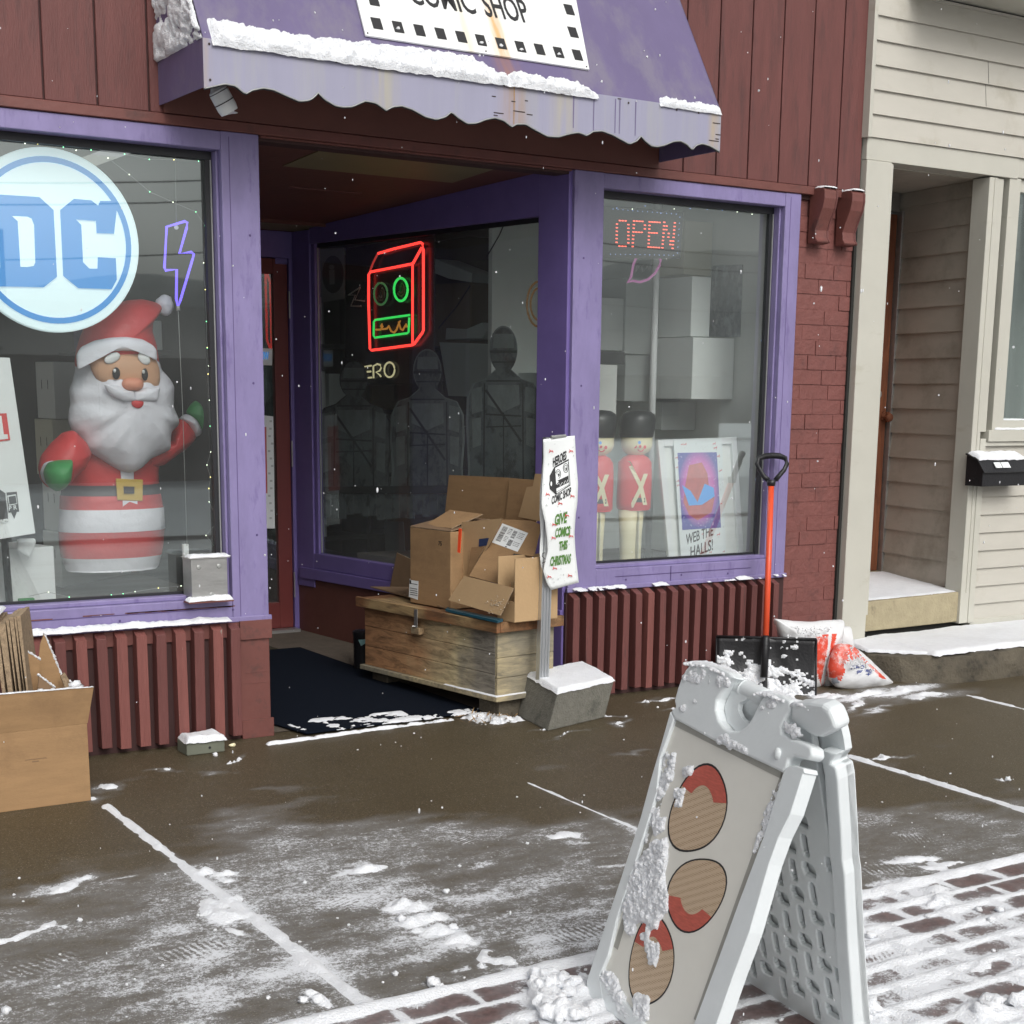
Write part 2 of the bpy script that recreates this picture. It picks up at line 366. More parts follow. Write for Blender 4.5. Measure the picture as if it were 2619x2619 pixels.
def pillow(mb, outline, Y, depth, mi=0, rings=6, back=True, ctr=None, power=.5, n=(0,-1,0), plane=None):
    """an air-filled shape from its outline: shrinking rings pushed towards the viewer and away"""
    P = [np.array(W(q, Y)) if plane is None else np.array(Pl(q, *plane)) for q in outline]
    # resample finer
    R = []
    for a, b in zip(P, P[1:]+P[:1]):
        k = max(1, int(np.linalg.norm(b-a)/.007))
        R += [a+(b-a)*i/k for i in range(k)]
    # smooth the outline
    R = np.array(R)
    for _ in range(2): R = (np.roll(R,1,0)+2*R+np.roll(R,-1,0))/4
    c = R.mean(0) if ctr is None else np.array(W(ctr, Y)) if plane is None else np.array(Pl(ctr, *plane))
    n = np.array(n, float); k = len(R); vs = []; fs = []
    levels = [(math.cos(math.pi/2*i/rings), math.sin(math.pi/2*i/rings)) for i in range(rings)]
    vs += [tuple(q) for q in R]; prev = 0
    for sgn in ((1, -1) if back else (1,)):
        prev = 0
        for i in range(1, rings):
            s_, h_ = levels[i]; base = len(vs)
            vs += [tuple(c+(q-c)*s_+n*sgn*depth*h_**(power*2)) for q in R]
            for j in range(k):
                f = (prev+j, prev+(j+1) % k, base+(j+1) % k, base+j); fs.append(f if sgn > 0 else f[::-1])
            prev = base
        vs.append(tuple(c+n*sgn*depth)); t = len(vs)-1
        fs += [((prev+j), (prev+(j+1) % k), t) if sgn > 0 else (t, (prev+(j+1) % k), (prev+j)) for j in range(k)]
    mb.add(vs, fs, mi); return mb
def card(mb, quad, th, mi=0, mi_edge=None):
    """a sheet with thickness; quad are four 3-D points seen from the front"""
    a, b, c, d = arr(*quad); n = np.cross(b-a, d-a); n /= np.linalg.norm(n)
    if n@(CAM-a) > 0: n = -n
    n = n*th
    mb.add([a,b,c,d,a+n,b+n,c+n,d+n], [(0,1,2,3),(7,6,5,4)], mi)
    mb.add([a,b,c,d,a+n,b+n,c+n,d+n], [(0,4,5,1),(1,5,6,2),(2,6,7,3),(3,7,4,0)], mi if mi_edge is None else mi_edge)
# ================================================================ GROUND
X0, X1, Y0, Y1, RES = .55, 7.4, -4.9, .12, .011
gx = np.arange(X0, X1, RES); gy = np.arange(Y0, Y1, RES)
GX, GY = np.meshgrid(gx, gy, indexing='ij')
JOINTS = [(1.789, -2.96, -.76, 1.0, .018), (3.412, -2.96, -1.9, .5, .010), (3.412, -1.95, -1.25, .55, .006), (4.945, -2.96, -1.1, 1., .016), (6.5, -2.96, -.9, .8, .013)]
BORDER = -2.965
def blob(q, rx, ry=None, ang=0., amp=1.):
    p = Gp(q); return (p[0], p[1], rx, ry or rx, ang, amp)
BL = [blob(('O',330,510),.10,.05,.3,1.), blob(('O',240,540),.12,.05,.2,.6), blob(('O',450,540),.12,.04,.4,.5), blob(('O',1060,455),.06,.05,0,1.2), blob(('O',1090,480),.06,.03,0,1.), blob(('O',1060,610),.07,.05,0,1.),
      blob(('O',1130,650),.07,.09,.0,1.1), blob(('O',1170,730),.04,.07,.3,.8), blob(('O',600,480),.07,.015,.3,.6), blob(('O',150,745),.14,.02,.35,.8),
      blob(('P',300,540),.09,.04,.1,1.1), blob(('P',250,500),.05,.05,0,.6), blob(('P',560,780),.07,.05,-.5,1.5), blob(('P',650,860),.08,.05,-.55,1.6), blob(('P',760,930),.08,.04,-.55,1.5), blob(('P',860,1000),.08,.03,-.55,1.2),
      blob(('P',980,1030),.08,.03,-.5,.6), blob(('P',1150,1090),.05,.09,.1,.9), blob(('P',1200,1180),.06,.06,0,1.), blob(('P',1060,500),.10,.045,.3,.6), blob(('P',1560,330),.11,.035,-.4,.8), blob(('P',1650,370),.10,.03,-.4,.5), blob(('P',1690,440),.10,.04,.2,.4),
      blob(('P',1850,520),.09,.03,-.3,.6), blob(('P',600,1330),.16,.05,.5,.6), blob(('P',20,1340),.05,.06,0,1.), blob(('P',990,1140),.03,.02,0,1.4), blob(('P',1650,1020),.18,.06,.5,.5),
      blob(('I',640,1240),.05,.03,.7,1.0), blob(('I',600,1300),.035,.03,.3,1.), blob(('I',1420,1080),.07,.012,.6,.9), blob(('I',990,1140),.04,.01,-.3,.7), blob(('I',1310,1150),.05,.02,-.3,.4),
      blob(('L',1100,850),.16,.04,.1,1.4), blob(('L',1350,830),.2,.06,.2,1.5), blob(('L',1650,800),.25,.06,.2,1.5), blob(('L',1850,830),.2,.05,0,1.2), blob(('L',1300,900),.22,.03,.4,.8), blob(('L',1500,930),.2,.02,.3,.5), blob(('L',1060,830),.1,.05,.3,1.),
      blob(('K',1190,1220),.05,.02,.5,1.1), blob(('K',1080,1170),.04,.012,-.3,1.), blob(('K',740,1325),.10,.008,.25,.8), blob(('K',1430,1030),.05,.01,.1,1.), blob(('K',1600,1010),.06,.012,-.2,1.), blob(('K',1600,1095),.04,.007,0,.8), blob(('K',480,1295),.04,.012,-.3,.9), blob(('K',1300,1490),.08,.02,0,.35),
      blob(('N',1150,790),.13,.04,-.2,1.), blob(('N',1350,830),.12,.04,-.35,.8), blob(('N',1080,960),.08,.05,0,1.2), blob(('N',1300,1030),.10,.06,0,1.5), blob(('N',1350,1090),.08,.04,0,1.5), blob(('N',1000,1500),.08,.03,0,.5), blob(('N',1650,1520),.2,.05,.3,.9), blob(('N',1250,1420),.15,.04,.3,.6),
      blob(('N',950,110),.12,.012,-.3,.7), blob(('N',1200,490),.1,.02,0,.4), blob(('N',1820,260),.02,.015,0,1.4), blob(('N',840,1850),.06,.07,0,2.), blob(('N',1700,1850),.1,.06,0,1.8), blob(('N',1880,1830),.06,.06,0,2.), blob(('N',1600,1800),.08,.04,0,1.2),
      blob(('P',1450,1250),.05,.05,0,2.6), blob(('P',1420,1330),.05,.07,0,2.6), blob(('P',1560,1240),.04,.03,0,2.), blob(('P',1650,1290),.06,.05,0,1.8), blob(('P',1500,1430),.07,.05,0,2.4), blob(('P',1600,1440),.05,.05,0,2.), blob(('P',1700,1390),.05,.05,0,1.6), blob(('P',1640,1200),.04,.02,0,1.4)]
edge_x = np.array([.5,1.235,1.789,2.13,2.91,3.43,4.04,4.87,7.5]); edge_y = np.array([-1.42,-1.33,-1.18,-1.02,-1.40,-1.55,-2.0,-2.2,-2.3])
yb = np.interp(GX, edge_x, edge_y)
wob = fbm(GX*2.2, GY*4.5, 3, 4)-.5; wob2 = fbm(GX*6, GY*13, 5, 4)-.5
dd = yb-GY+wob*.65+wob2*.3                     # metres into the dusted zone
dust = ss(dd, -.05, .50)*.70 + ss(dd, .9, 2.2)*.22 + wob2*.45*ss(dd,-.1,.4) + (fbm(GX*1.6+9, GY*3+4, 8, 3)-.5)*.6*ss(dd,0,.8)
dust = np.maximum(dust, ss(wob, .14, .3)*.4*ss(dd, -.9, -.1))
dust += .05
dust = np.clip(dust, 0, .74)+(ss(dd, .2, 1.2)*((fbm(GX*3.2+5, GY*6+2, 71, 4)-.5)*.75+(fbm(GX*11, GY*22, 72, 3)-.5)*.35))
h = -.004*np.ones_like(GX)
ragged = fbm(GX*16, GY*16, 11, 4)
for jx, ja, jb, amp, w in JOINTS:
    ww = w*(.7+.6*fbm(GX*0+3, GY*9, 13, 4))*(1+.7*ss(-GY, .7, 2.8))
    g = np.exp(-((GX-jx-(fbm(GY*1.5, GX*0, 31, 2)-.5)*.012)/ww)**2)*ss(GY, ja-.02, ja+.02)*(1-ss(GY, jb-.04, jb+.02))
    h = np.maximum(h, (g*(.8+.55*ragged)-.5+(ragged-.5)*.6)*.014*(amp+.2)-.001*(amp < .8))
    dust = np.maximum(dust, g*.8*amp); dust += np.exp(-((GX-jx)/(.045))**2)*.22*ss(-GY, 1.2, 2.2)
g = np.exp(-((GY-BORDER)/(.028+.014*fbm(GX*3, GX*0, 5, 2)))**2); h = np.maximum(h, (g*(1+.3*ragged)-.42+(ragged-.5)*.3)*.018); dust = np.maximum(dust, g*1.1)
# brick strip: snow lies in the joints of the pavers
BW, BH = .236, .1165
row = np.floor((BORDER-.02-GY)/BH); inb = GY < BORDER-.01
ox = (row % 2)*BW*.5
fxb = ((GX-1.60+ox)/BW) % 1.; fyb = ((BORDER-.02-GY)/BH) % 1.
dj = np.minimum(np.minimum(fxb, 1-fxb)*BW, np.minimum(fyb, 1-fyb)*BH)
bn = fbm(GX*5, GY*5, 21, 4); bn2 = fbm(GX*18, GY*18, 22, 3)
gj = np.exp(-(dj/(.015+.014*bn))**2)
hb = (gj*1.15-.55+(bn-.5)*1.6+(bn2-.5)*.6)*.011
h = np.where(inb, np.maximum(h, hb), h)
dust = np.where(inb, np.clip(gj*.75+.62+(bn-.5)*1.6+(bn2-.5)*.7, .25, 1.25), dust)
ragged2 = fbm(GX*34, GY*34, 63, 4)
for bx, by, rx, ry, an, amp in BL:
    ca, sa = math.cos(an), math.sin(an); wx = (fbm(GX*11, GY*11, 61, 5)-.5)*.17; wy = (fbm(GX*11, GY*11, 62, 5)-.5)*.13; u = (GX+wx-bx)*ca+(GY+wy-by)*sa; v = -(GX+wx-bx)*sa+(GY+wy-by)*ca
    r2 = (u/rx)**2+(v/ry)**2; g = np.exp(-r2*1.1)
    if amp > .65: h = np.maximum(h, (g*(.55+.9*ragged)+(ragged2-.5)*.45-.50)*.026*min(amp, 2.6))
    dust = np.maximum(dust, np.exp(-r2*.40)*min(.55+.55*amp, 1.45)*(.55+.9*bn))
h = np.clip(h, -.004, None)
# the footing stays clear where things stand
dust = np.where(GY > -.15, dust*.3, dust)
nX, nY = GX.shape
zz = SLOPE*GY
vs = np.stack([GX, GY, zz], -1).reshape(-1, 3)
idx = np.arange(nX*nY).reshape(nX, nY)
quads = np.stack([idx[:-1,:-1], idx[1:,:-1], idx[1:,1:], idx[:-1,1:]], -1)
def fast_mesh(name, vs, qs):
    me = bpy.data.meshes.new(name); me.vertices.add(len(vs)); me.vertices.foreach_set('co', np.asarray(vs, float).ravel())
    me.loops.add(len(qs)*4); me.loops.foreach_set('vertex_index', np.asarray(qs).ravel().astype(np.int32))
    me.polygons.add(len(qs)); me.polygons.foreach_set('loop_start', np.arange(len(qs), dtype=np.int32)*4)
    me.polygons.foreach_set('use_smooth', np.ones(len(qs), bool))
    me.update(calc_edges=True); me.validate(); return me
def ground_obj(name, rows, m):
    q = quads[:, rows].reshape(-1, 4); used = np.unique(q); rem = -np.ones(nX*nY, int); rem[used] = np.arange(len(used))
    me = fast_mesh(name, vs[used], rem[q]); at = me.attributes.new('cover', 'FLOAT', 'POINT'); at.data.foreach_set('value', dust.reshape(-1)[used].astype(np.float32))
    me.materials.append(m); o = bpy.data.objects.new(name, me); COL.objects.link(o); tag(o, kind='structure'); return o
def ground_mat(name, brick=False):
    m, t, b = new_mat(name); N = t.nodes.new; L = t.links.new
    tc = N('ShaderNodeTexCoord')
    def noise(sc, det=4, ro=.6, stretch=None):
        n = N('ShaderNodeTexNoise'); n.inputs['Scale'].default_value = sc; n.inputs['Detail'].default_value = det; n.inputs['Roughness'].default_value = ro
        if stretch:
            mp = N('ShaderNodeMapping'); mp.inputs['Scale'].default_value = stretch; L(tc.outputs['Object'], mp.inputs['Vector']); L(mp.outputs[0], n.inputs['Vector'])
        else: L(tc.outputs['Object'], n.inputs['Vector'])
        return n.outputs['Fac']
    def ramp(src, lo, hi, a, c):
        r = N('ShaderNodeValToRGB'); e = r.color_ramp.elements; e[0].position = lo; e[0].color = (*a, 1); e[1].position = hi; e[1].color = (*c, 1); L(src, r.inputs[0]); return r.outputs[0]
    def mixc(f, a, c, mode='MIX'):
        x = N('ShaderNodeMix'); x.data_type = 'RGBA'; x.blend_type = mode
        for s_, val in ((0, f), (6, a), (7, c)):
            if isinstance(val, (int, float)): x.inputs[s_].default_value = val
            elif isinstance(val, tuple): x.inputs[s_].default_value = (*val, 1)
            else: L(val, x.inputs[s_])
        return x.outputs[2]
    def math_(op, a, c=None, clamp=False):
        x = N('ShaderNodeMath'); x.operation = op; x.use_clamp = clamp
        for s_, val in ((0, a), (1, c)):
            if val is None: continue
            if isinstance(val, (int, float)): x.inputs[s_].default_value = val
            else: L(val, x.inputs[s_])
        return x.outputs[0]
    if brick:
        base = ramp(noise(7, 4), .4, .62, (.085,.038,.034), (.15,.085,.075)); base = mixc(.5, base, ramp(noise(60, 3), .35, .65, (.05,.035,.033), (.20,.12,.11)))
    else:
        base = ramp(noise(2.1, 5), .36, .64, (.060,.044,.022), (.098,.076,.042))
        base = mixc(ramp(noise(9, 5, .7), .5, .72, (0,0,0), (.8,.8,.8)), base, (.047,.033,.017))
        base = mixc(.75, base, ramp(noise(120, 4, .95), .38, .62, (.030,.022,.012), (.125,.10,.06)))
        base = mixc(ramp(noise(210, 1, .5), .68, .72, (0,0,0), (.9,.9,.9)), base, (.34,.31,.25))
    at = N('ShaderNodeAttribute'); at.attribute_name = 'cover'
    # dry snow: granular speckle where thin, white where dense; footprints press it flat
    cov = at.outputs['Fac']
    for cx, cy, an, lx, ly, st in FOOT:
        mp = N('ShaderNodeMapping'); mp.vector_type = 'TEXTURE'; mp.inputs['Location'].default_value = (cx, cy, 0); mp.inputs['Rotation'].default_value = (0,0,an); mp.inputs['Scale'].default_value = (lx, ly, 100)
        L(tc.outputs['Object'], mp.inputs['Vector']); ln = N('ShaderNodeVectorMath'); ln.operation = 'LENGTH'; L(mp.outputs[0], ln.inputs[0])
        ins = math_('LESS_THAN', ln.outputs['Value'], 1.)
        sx_ = N('ShaderNodeSeparateXYZ'); L(mp.outputs[0], sx_.inputs[0])
        w1 = math_('SINE', math_('MULTIPLY', sx_.outputs[0], st)); w2 = math_('SINE', math_('MULTIPLY', sx_.outputs[1], 9.))
        tr = math_('MULTIPLY', math_('GREATER_THAN', math_('ADD', w1, math_('MULTIPLY', w2, .5)), .1), .34)
        tr = math_('MULTIPLY', math_('SUBTRACT', tr, .17), .55)
        cov = math_('ADD', cov, math_('MULTIPLY', ins, tr))
    fine = noise(150, 5, .95); med = noise(38, 5, .7, (1,1.6,1))
    clump = noise(62, 3, .8); grain = math_('ADD', math_('ADD', math_('MULTIPLY', fine, .52), math_('MULTIPLY', clump, .26)), math_('MULTIPLY', med, .22))
    # coverage threshold: grain above 1-cover
    th = math_('SUBTRACT', 1.03, math_('MULTIPLY', cov, .37))
    d = math_('SUBTRACT', grain, math_('SUBTRACT', th, .22))
    msk = N('ShaderNodeMapRange'); msk.inputs['From Min'].default_value = -.025; msk.inputs['From Max'].default_value = .035; L(d, msk.inputs['Value'])
    soft = N('ShaderNodeMapRange'); soft.inputs['From Min'].default_value = .15; soft.inputs['From Max'].default_value = 1.15; soft.inputs['To Max'].default_value = .80; L(cov, soft.inputs['Value'])
    film = math_('MULTIPLY', soft.outputs[0], ramp(noise(16, 5, .7, (1,1.8,1)), .36, .60, (.5,.5,.5), (1,1,1)))
    mm = math_('MAXIMUM', msk.outputs[0], film, True)
    col = mixc(math_('MULTIPLY', film, 1.15, True), base, (.31,.315,.32))
    col = mixc(msk.outputs[0], col, (.74,.76,.79))
    L(col, b.inputs['Base Color'])
    ro = N('ShaderNodeMapRange'); ro.inputs['To Min'].default_value = .5; ro.inputs['To Max'].default_value = .85; L(mm, ro.inputs['Value']); L(ro.outputs[0], b.inputs['Roughness'])
    b.inputs['Specular IOR Level'].default_value = .35
    bp = N('ShaderNodeBump'); bp.inputs['Strength'].default_value = .5; bp.inputs['Distance'].default_value = .003
    L(math_('ADD', math_('MULTIPLY', fine, .7), math_('MULTIPLY', mm, .8)), bp.inputs['Height']); L(bp.outputs[0], b.inputs['Normal'])
    return m
def foot(q1, q2, w=.05, st=34.):
    a, c = Gp(q1), Gp(q2); d = c-a; return ((a[0]+c[0])/2, (a[1]+c[1])/2, math.atan2(d[1], d[0]), np.hypot(d[0], d[1])/2, w, st)
FOOT = [foot(('O',20,970),('O',390,830)), foot(('O',780,880),('O',1125,790)), foot(('P',120,720),('P',260,760),.05,16), foot(('P',890,350),('P',990,375),.05,16), foot(('P',1450,980),('P',1820,890),.05), foot(('N',1060,660),('N',1310,660),.055,26), foot(('N',740,880),('N',1150,850),.05), foot(('N',830,1480),('N',1230,1480),.055)]
ib = int(np.searchsorted(gy, BORDER-.02))
M['walk'] = ground_mat('wet_concrete_with_snow'); M['pavers'] = ground_mat('brick_pavers_with_snow', True)
sidewalk = ground_obj('sidewalk', slice(ib, None), M['walk'])
paving = ground_obj('brick_paving', slice(0, ib), M['pavers'])
# surroundings beyond the detailed area: one sheet each, butted against it
def sheet(name, x0, x1, y0, y1, m, z=None, n=1):
    mb = MB(); mb.add([(x0,y0,SLOPE*y0),(x1,y0,SLOPE*y0),(x1,y1,SLOPE*y1),(x0,y1,SLOPE*y1)], [(0,1,2,3)])
    o = mb.build(name, m); tag(o, kind='structure'); return o
xe, ye0, ye1 = gx[-1], gy[0], gy[-1]
M['snowroad'] = mat('packed_snow_road', (.50,.51,.52), .8, .2, 1.2, .3, 20, col2=(.25,.25,.25), c2lo=.5, c2hi=.66, c2scale=1.1, c2stretch=(.15,1.4,1))
M['snowwalk'] = mat('snowy_walk', (.35,.34,.33), .8, .3, 3, .3, 30)
sheet('sidewalk', xe, 60, -2.98, 0.4, M['walk']); sheet('sidewalk', -40, X0, -2.98, 0.4, M['walk'])
sheet('sidewalk', X0, xe, ye1, .4, M['walk'])
sheet('brick_paving', xe, 60, ye0, -2.98, M['snowwalk']); sheet('brick_paving', -40, X0, ye0, -2.98, M['snowwalk'])
mb = MB(); z0 = SLOPE*ye0
mb.add([(-40,ye0-.15,z0),(60,ye0-.15,z0),(60,ye0,z0),(-40,ye0,z0),(-40,ye0-.15,z0-.14),(60,ye0-.15,z0-.14)], [(0,1,2,3),(4,5,1,0)])
o = mb.build('kerb', 'concrete'); tag(o, kind='structure')
mb = MB(); mb.add([(-200,-200,z0-.14),(200,-200,z0-.14),(200,ye0-.15,z0-.14),(-200,ye0-.15,z0-.14)], [(0,1,2,3)])
o = mb.build('road', M['snowroad']); tag(o, kind='structure')
# the snow lying on the pavement, a real height field
sel = np.maximum(np.maximum(h[:-1,:-1], h[1:,:-1]), np.maximum(h[1:,1:], h[:-1,1:])) > 0
qs = quads[sel]; used = np.unique(qs); rem = -np.ones(nX*nY, int); rem[used] = np.arange(len(used))
sv = vs.copy(); sv[:,2] += (np.where(h > 0, h*(1+.5*(fbm(GX*40, GY*40, 41, 2)-.5)), -.003)).reshape(-1)
me = fast_mesh('snow', sv[used], rem[qs]); me.materials.append(M['snow']); o = bpy.data.objects.new('snow', me); COL.objects.link(o)
tag(o, 'drifted snow in the pavement joints, on the brick strip and in small heaps', 'snow', None, 'stuff')
# loose crumbs of snow
rnd = random.Random(5); sp_ = []
for _ in range(330):
    x = rnd.uniform(1.1, 6.2); y = rnd.uniform(-4.4, -.3)
    if y > np.interp(x, edge_x, edge_y)+.1 and rnd.random() < .85: continue
    r = rnd.choice([.002,.003,.003,.004,.005,.007]); sp_.append(((x,y,gz(y)+r*.4), r))
for q, r in ((('P',825,685),.011),(('P',545,860),.016),(('P',867,910),.016),(('P',740,1260),.022),(('P',660,755),.010),(('P',780,1275),.012),(('P',510,1195),.009),(('O',1540,1070),.02),(('O',1500,1090),.015),(('O',1570,1090),.018),(('O',30,1140),.013),(('O',395,690),.009),(('N',1820,260),.014),(('N',880,1340),.017),(('N',1270,1200),.01),(('N',1760,1160),.014),(('N',1700,1230),.014),(('N',1620,1155),.012),(('I',1330,1048),.012),(('K',1425,1045),.01),(('O',290,1010),.004),(('N',820,1800),.03),(('N',860,1850),.035),(('N',1700,1850),.04),(('N',1640,1870),.03),(('N',1890,1810),.03)):
    p = Gp(q); sp_.append(((p[0],p[1],p[2]+r*.55), r))
for q, rr in ((('P',1440,1230),.03),(('P',1420,1290),.035),(('P',1400,1400),.035),(('P',1440,1350),.03),(('P',1500,1240),.025),(('P',1560,1230),.025),(('P',1590,1300),.03),(('P',1650,1250),.022),(('P',1540,1440),.04),(('P',1480,1470),.035),(('P',1600,1470),.03)):
    p = Gp(q); sp_.append(((p[0],p[1],p[2]+rr*.5), rr))
lumps('snow', sp_[:-11], 'loose crumbs of snow scattered over the pavement', seed=3)
big_ = []
for (p_, r_) in sp_[-11:]:
    for _ in range(9): big_.append(((p_[0]+rnd.gauss(0,r_*.55), p_[1]+rnd.gauss(0,r_*.55), p_[2]+abs(rnd.gauss(0,r_*.35))-.004), r_*rnd.uniform(.35,.7)))
o = lumps('snow', big_, 'broken clods of snow piled at the left foot of the white pavement sign', seed=5, flat=.85)
rmv = o.modifiers.new('merge','REMESH'); rmv.mode = 'VOXEL'; rmv.voxel_size = .005; rmv.use_smooth_shade = True; smv = o.modifiers.new('soften','SMOOTH'); smv.iterations = 1

# ================================================================ THE SHOP BUILDING
ZB, ZT = 2.62, 4.6
b0 = thing('shop_building', (4.4, 0., 0.), 'red shopfront with purple window frames and vertical board siding', 'building')
# upper siding: boards with dark grooves between
mb = MB(); gr = 2.344; stp = .2153
xs = [gr+stp*k for k in range(-10, 19)]
edges = [x for x in xs if .2 < x < 6.39]+[6.395]
for a, c in zip(edges[:-1], edges[1:]):
    if c-a < .03: continue
    mb.box(a+.0045, c-.0045, -.012, .02, 2.668, ZT)
mb.build('siding', 'red', b0, bevel=.002, seg=1)
mb = MB(); mb.box(.2, 6.395, .0, .10, 2.60, ZT+.01); mb.build('wall_core', 'redgroove', b0)
mb = MB(); mb.box(.2, 6.395, -.032, -.0, 2.622, 2.664); mb.box(2.83, 4.455, -.018, .0, 2.612, 2.6215); mb.build('trim_board', 'redtrim', b0, bevel=.003, seg=1)
# corner pier of painted brick
mb = MB(); mb.box(5.985, 6.395, .0182, .14, -.1, 2.6); mb.build('brick_pier', 'brick', b0)
mb = MB(); r2 = random.Random(3); ch = .0812; z = .0; k = 0
while z < 2.60:
    x = 5.985; zt = min(z+ch-.006, 2.6); off = (0, .11, .055, .16)[k % 4] if k % 4 else 0
    L_ = .215; first = True
    while x < 6.39:
        w = (L_-off if first and off else L_); first = False
        x2 = min(x+w-.006, 6.393)
        if x2-x > .02: 
            d = r2.uniform(-.0035, .003)+.011
            mb.box(x, x2, .004+d, .03, z+r2.uniform(-.001,.001), zt+r2.uniform(-.001,.001))
        x += w
    z += ch; k += 1
mb.build('brick_facing', 'brick', b0, bevel=.005, seg=2)
mb = MB(); mb.box(5.956, 5.985, .01, .1, 0.0, 2.62); mb.build('side_trim', 'redtrim', b0, bevel=.003)

def window(name, x0, x1, z0, z1, gx0, gx1, gz0, gz1, sill_z, left_open=False):
    t = None
    f = MB(); D0, D1 = -.022, .10
    f.box(x0, gx0, D0, D1, z0, z1); f.box(gx1, x1, D0, D1, z0, z1); f.box(gx0, gx1, D0+.002, D1, gz1, z1-.001); f.box(gx0, gx1, D0+.002, D1, z0+.001, gz0)
    # inner stepped bead
    f.box(gx0, gx0+.018, .01, D1-.002, gz0, gz1); f.box(gx1-.012, gx1, .01, D1-.002, gz0, gz1); f.box(gx0+.018, gx1-.012, .01, D1-.002, gz0, gz0+.02)
    f.box(x0-.01, x1+.01, -.034, -.0225, z0-.012, z0+.012)       # drip edge under the sill
    fo = f.build('window_frame', 'purple', b0, bevel=.004)
    g_ = MB(); g_.add([(gx0+.018,.08,gz0+.02),(gx1-.012,.08,gz0+.02),(gx1-.012,.08,gz1),(gx0+.018,.08,gz1)], [(0,1,2,3)]); go = kid(g_.build('pane', M['glass'] if x0 < 2 else M['glassright'], fo), fo)
    k = MB(); k.box(gx0+.018, gx1-.012, .055, .0775, gz1-.034, gz1-.001); k.box(gx1-.042, gx1-.0125, .055, .0775, gz0+.02, gz1-.035); k.box(gx0+.0185, gx1-.043, .065, .0775, gz0+.0205, gz0+.032)
    kid(k.build('gasket', 'gasket', fo), fo)
    k = MB(); k.box(gx1-.022, gx1-.017, .048, .0545, gz0+.02, gz1-.035); kid(k.build('glazing_bead', 'alu', fo), fo)
    # screws and paint cracks
    for sx_, sz_ in ((.25,.035),(.5,.04),(.72,.03),(.93,.045)): k = MB(); k.ball((x0+(x1-x0)*sx_, D0-.001, z0+sz_), .0055, 8, (1,.4,1)); kid(k.build('screw', 'purplecrack', fo), fo)
    for zz_ in (.18,.5,.8): k = MB(); k.ball((x1-.05 if x0 < 2 else x0+.06, D0-.001, z0+(z1-z0)*zz_), .0055, 8, (1,.4,1)); kid(k.build('screw', 'purplecrack', fo), fo)
    k = MB(); k.box(x0+(x1-x0)*.45, x0+(x1-x0)*.45+.004, D0-.0008, D0+.001, z0+.01, gz0-.004); k.box(x0+.3, x1-.25, D0-.0008, D0+.001, gz0-.044, gz0-.041)
    k.box(gx1+.035, gx1+.038, D0-.0008, D0+.001, z0+.01, z1-.02)
    kid(k.build('paint_crack', 'purplecrack', fo), fo)
    return fo
M['glass'] = glass('plate_glass', .22, tint=(.95,.98,.97), grime_haze=.06); M['glassright'] = glass('bright_plate_glass', .26, tint=(.95,.98,.97), grime_haze=.08); M['glass2'] = glass('shaded_plate_glass', .10, grime_haze=.10)  # reflection and haze set per pane; the haze lightens the dark recess pane
wl = window('w', .35, 2.818, .548, 2.621, .55, 2.645, .645, 2.545, 0)
wr = window('w', 4.468, 5.953, .572, 2.621, 4.645, 5.842, .668, 2.55, 0)
tag(wl, 'purple frame of the big left window'); tag(wr, 'purple frame of the right window beside the brick pier')
k = MB(); rr = random.Random(2)
for i in range(26):
    x = rr.uniform(1.95, 2.6); k.box(x, x+rr.uniform(.02,.06), -.0232, -.022, .607+rr.uniform(-.002,.002), .611)
k.box(2.25,2.60,-.0232,-.022,.6065,.6105); k.box(1.7,1.84,-.0232,-.022,.603,.608)
kid(k.build('chipped_paint', 'redtrim', wl), wl)

# battened skirts under the windows
def battens(xc, w, y0, z1, lab, m='redslat', odd=()):
    mb = MB(); mw = MB(); q = random.Random(int(xc[0]*10))
    for i, x in enumerate(xc):
        l = q.uniform(-.006,.006); zb = .018+q.uniform(0,.022); B = mw if i in odd else mb
        B.add([(x-w/2+l,y0,zb),(x+w/2+l,y0,zb),(x+w/2+l,0,zb),(x-w/2+l,0,zb),(x-w/2,y0,z1-.035),(x+w/2,y0,z1-.035),(x+w/2,0,z1),(x-w/2,0,z1)], [(3,2,1,0),(4,5,6,7),(0,1,5,4),(1,2,6,5),(2,3,7,6),(3,0,4,7)])
    o = mb.build('batten_panel', m, b0, bevel=.003); tag(o, lab)
    if mw.v: kid(mw.build('worn_battens', 'redworn', o), o)
battens([.42,.51,.60,.69,.775,.86,.945,1.03,1.11,1.17,1.255,1.34,1.43,1.517,1.603,1.69,1.763,1.852,1.940,2.028,2.115,2.202,2.290,2.377,2.463,2.55,2.632], .046, -.075, .548, 'red battens under the left window', odd=(16,18,20,21,23,25))
battens([4.49+.0802*k for k in range(18)], .040, -.075, .568, 'red battens under the right window', odd=(6,))
for bb_ in ((.35, 2.67, -.018, .05, -.02, .535), (4.46, 5.955, -.018, .05, -.02, .558)): mb = MB(); mb.box(*bb_); mb.build('skirt_board', 'redgroove', b0)
mb = MB(); mb.box(.35, 2.67, -.03, -.0185, .47, .535); mb.box(2.672, 2.812, -.03, .06, .0, .535); mb.box(2.668, 2.822, -.042, -.0305, .455, .54); mb.box(2.668, 2.822, -.042, -.0305, .0, .085)
for zz_ in (.30,.25): mb.box(2.69, 2.80, -.0318, -.0302, zz_, zz_+.003)
mb.build('corner_board', 'redtrim', b0, bevel=.002)
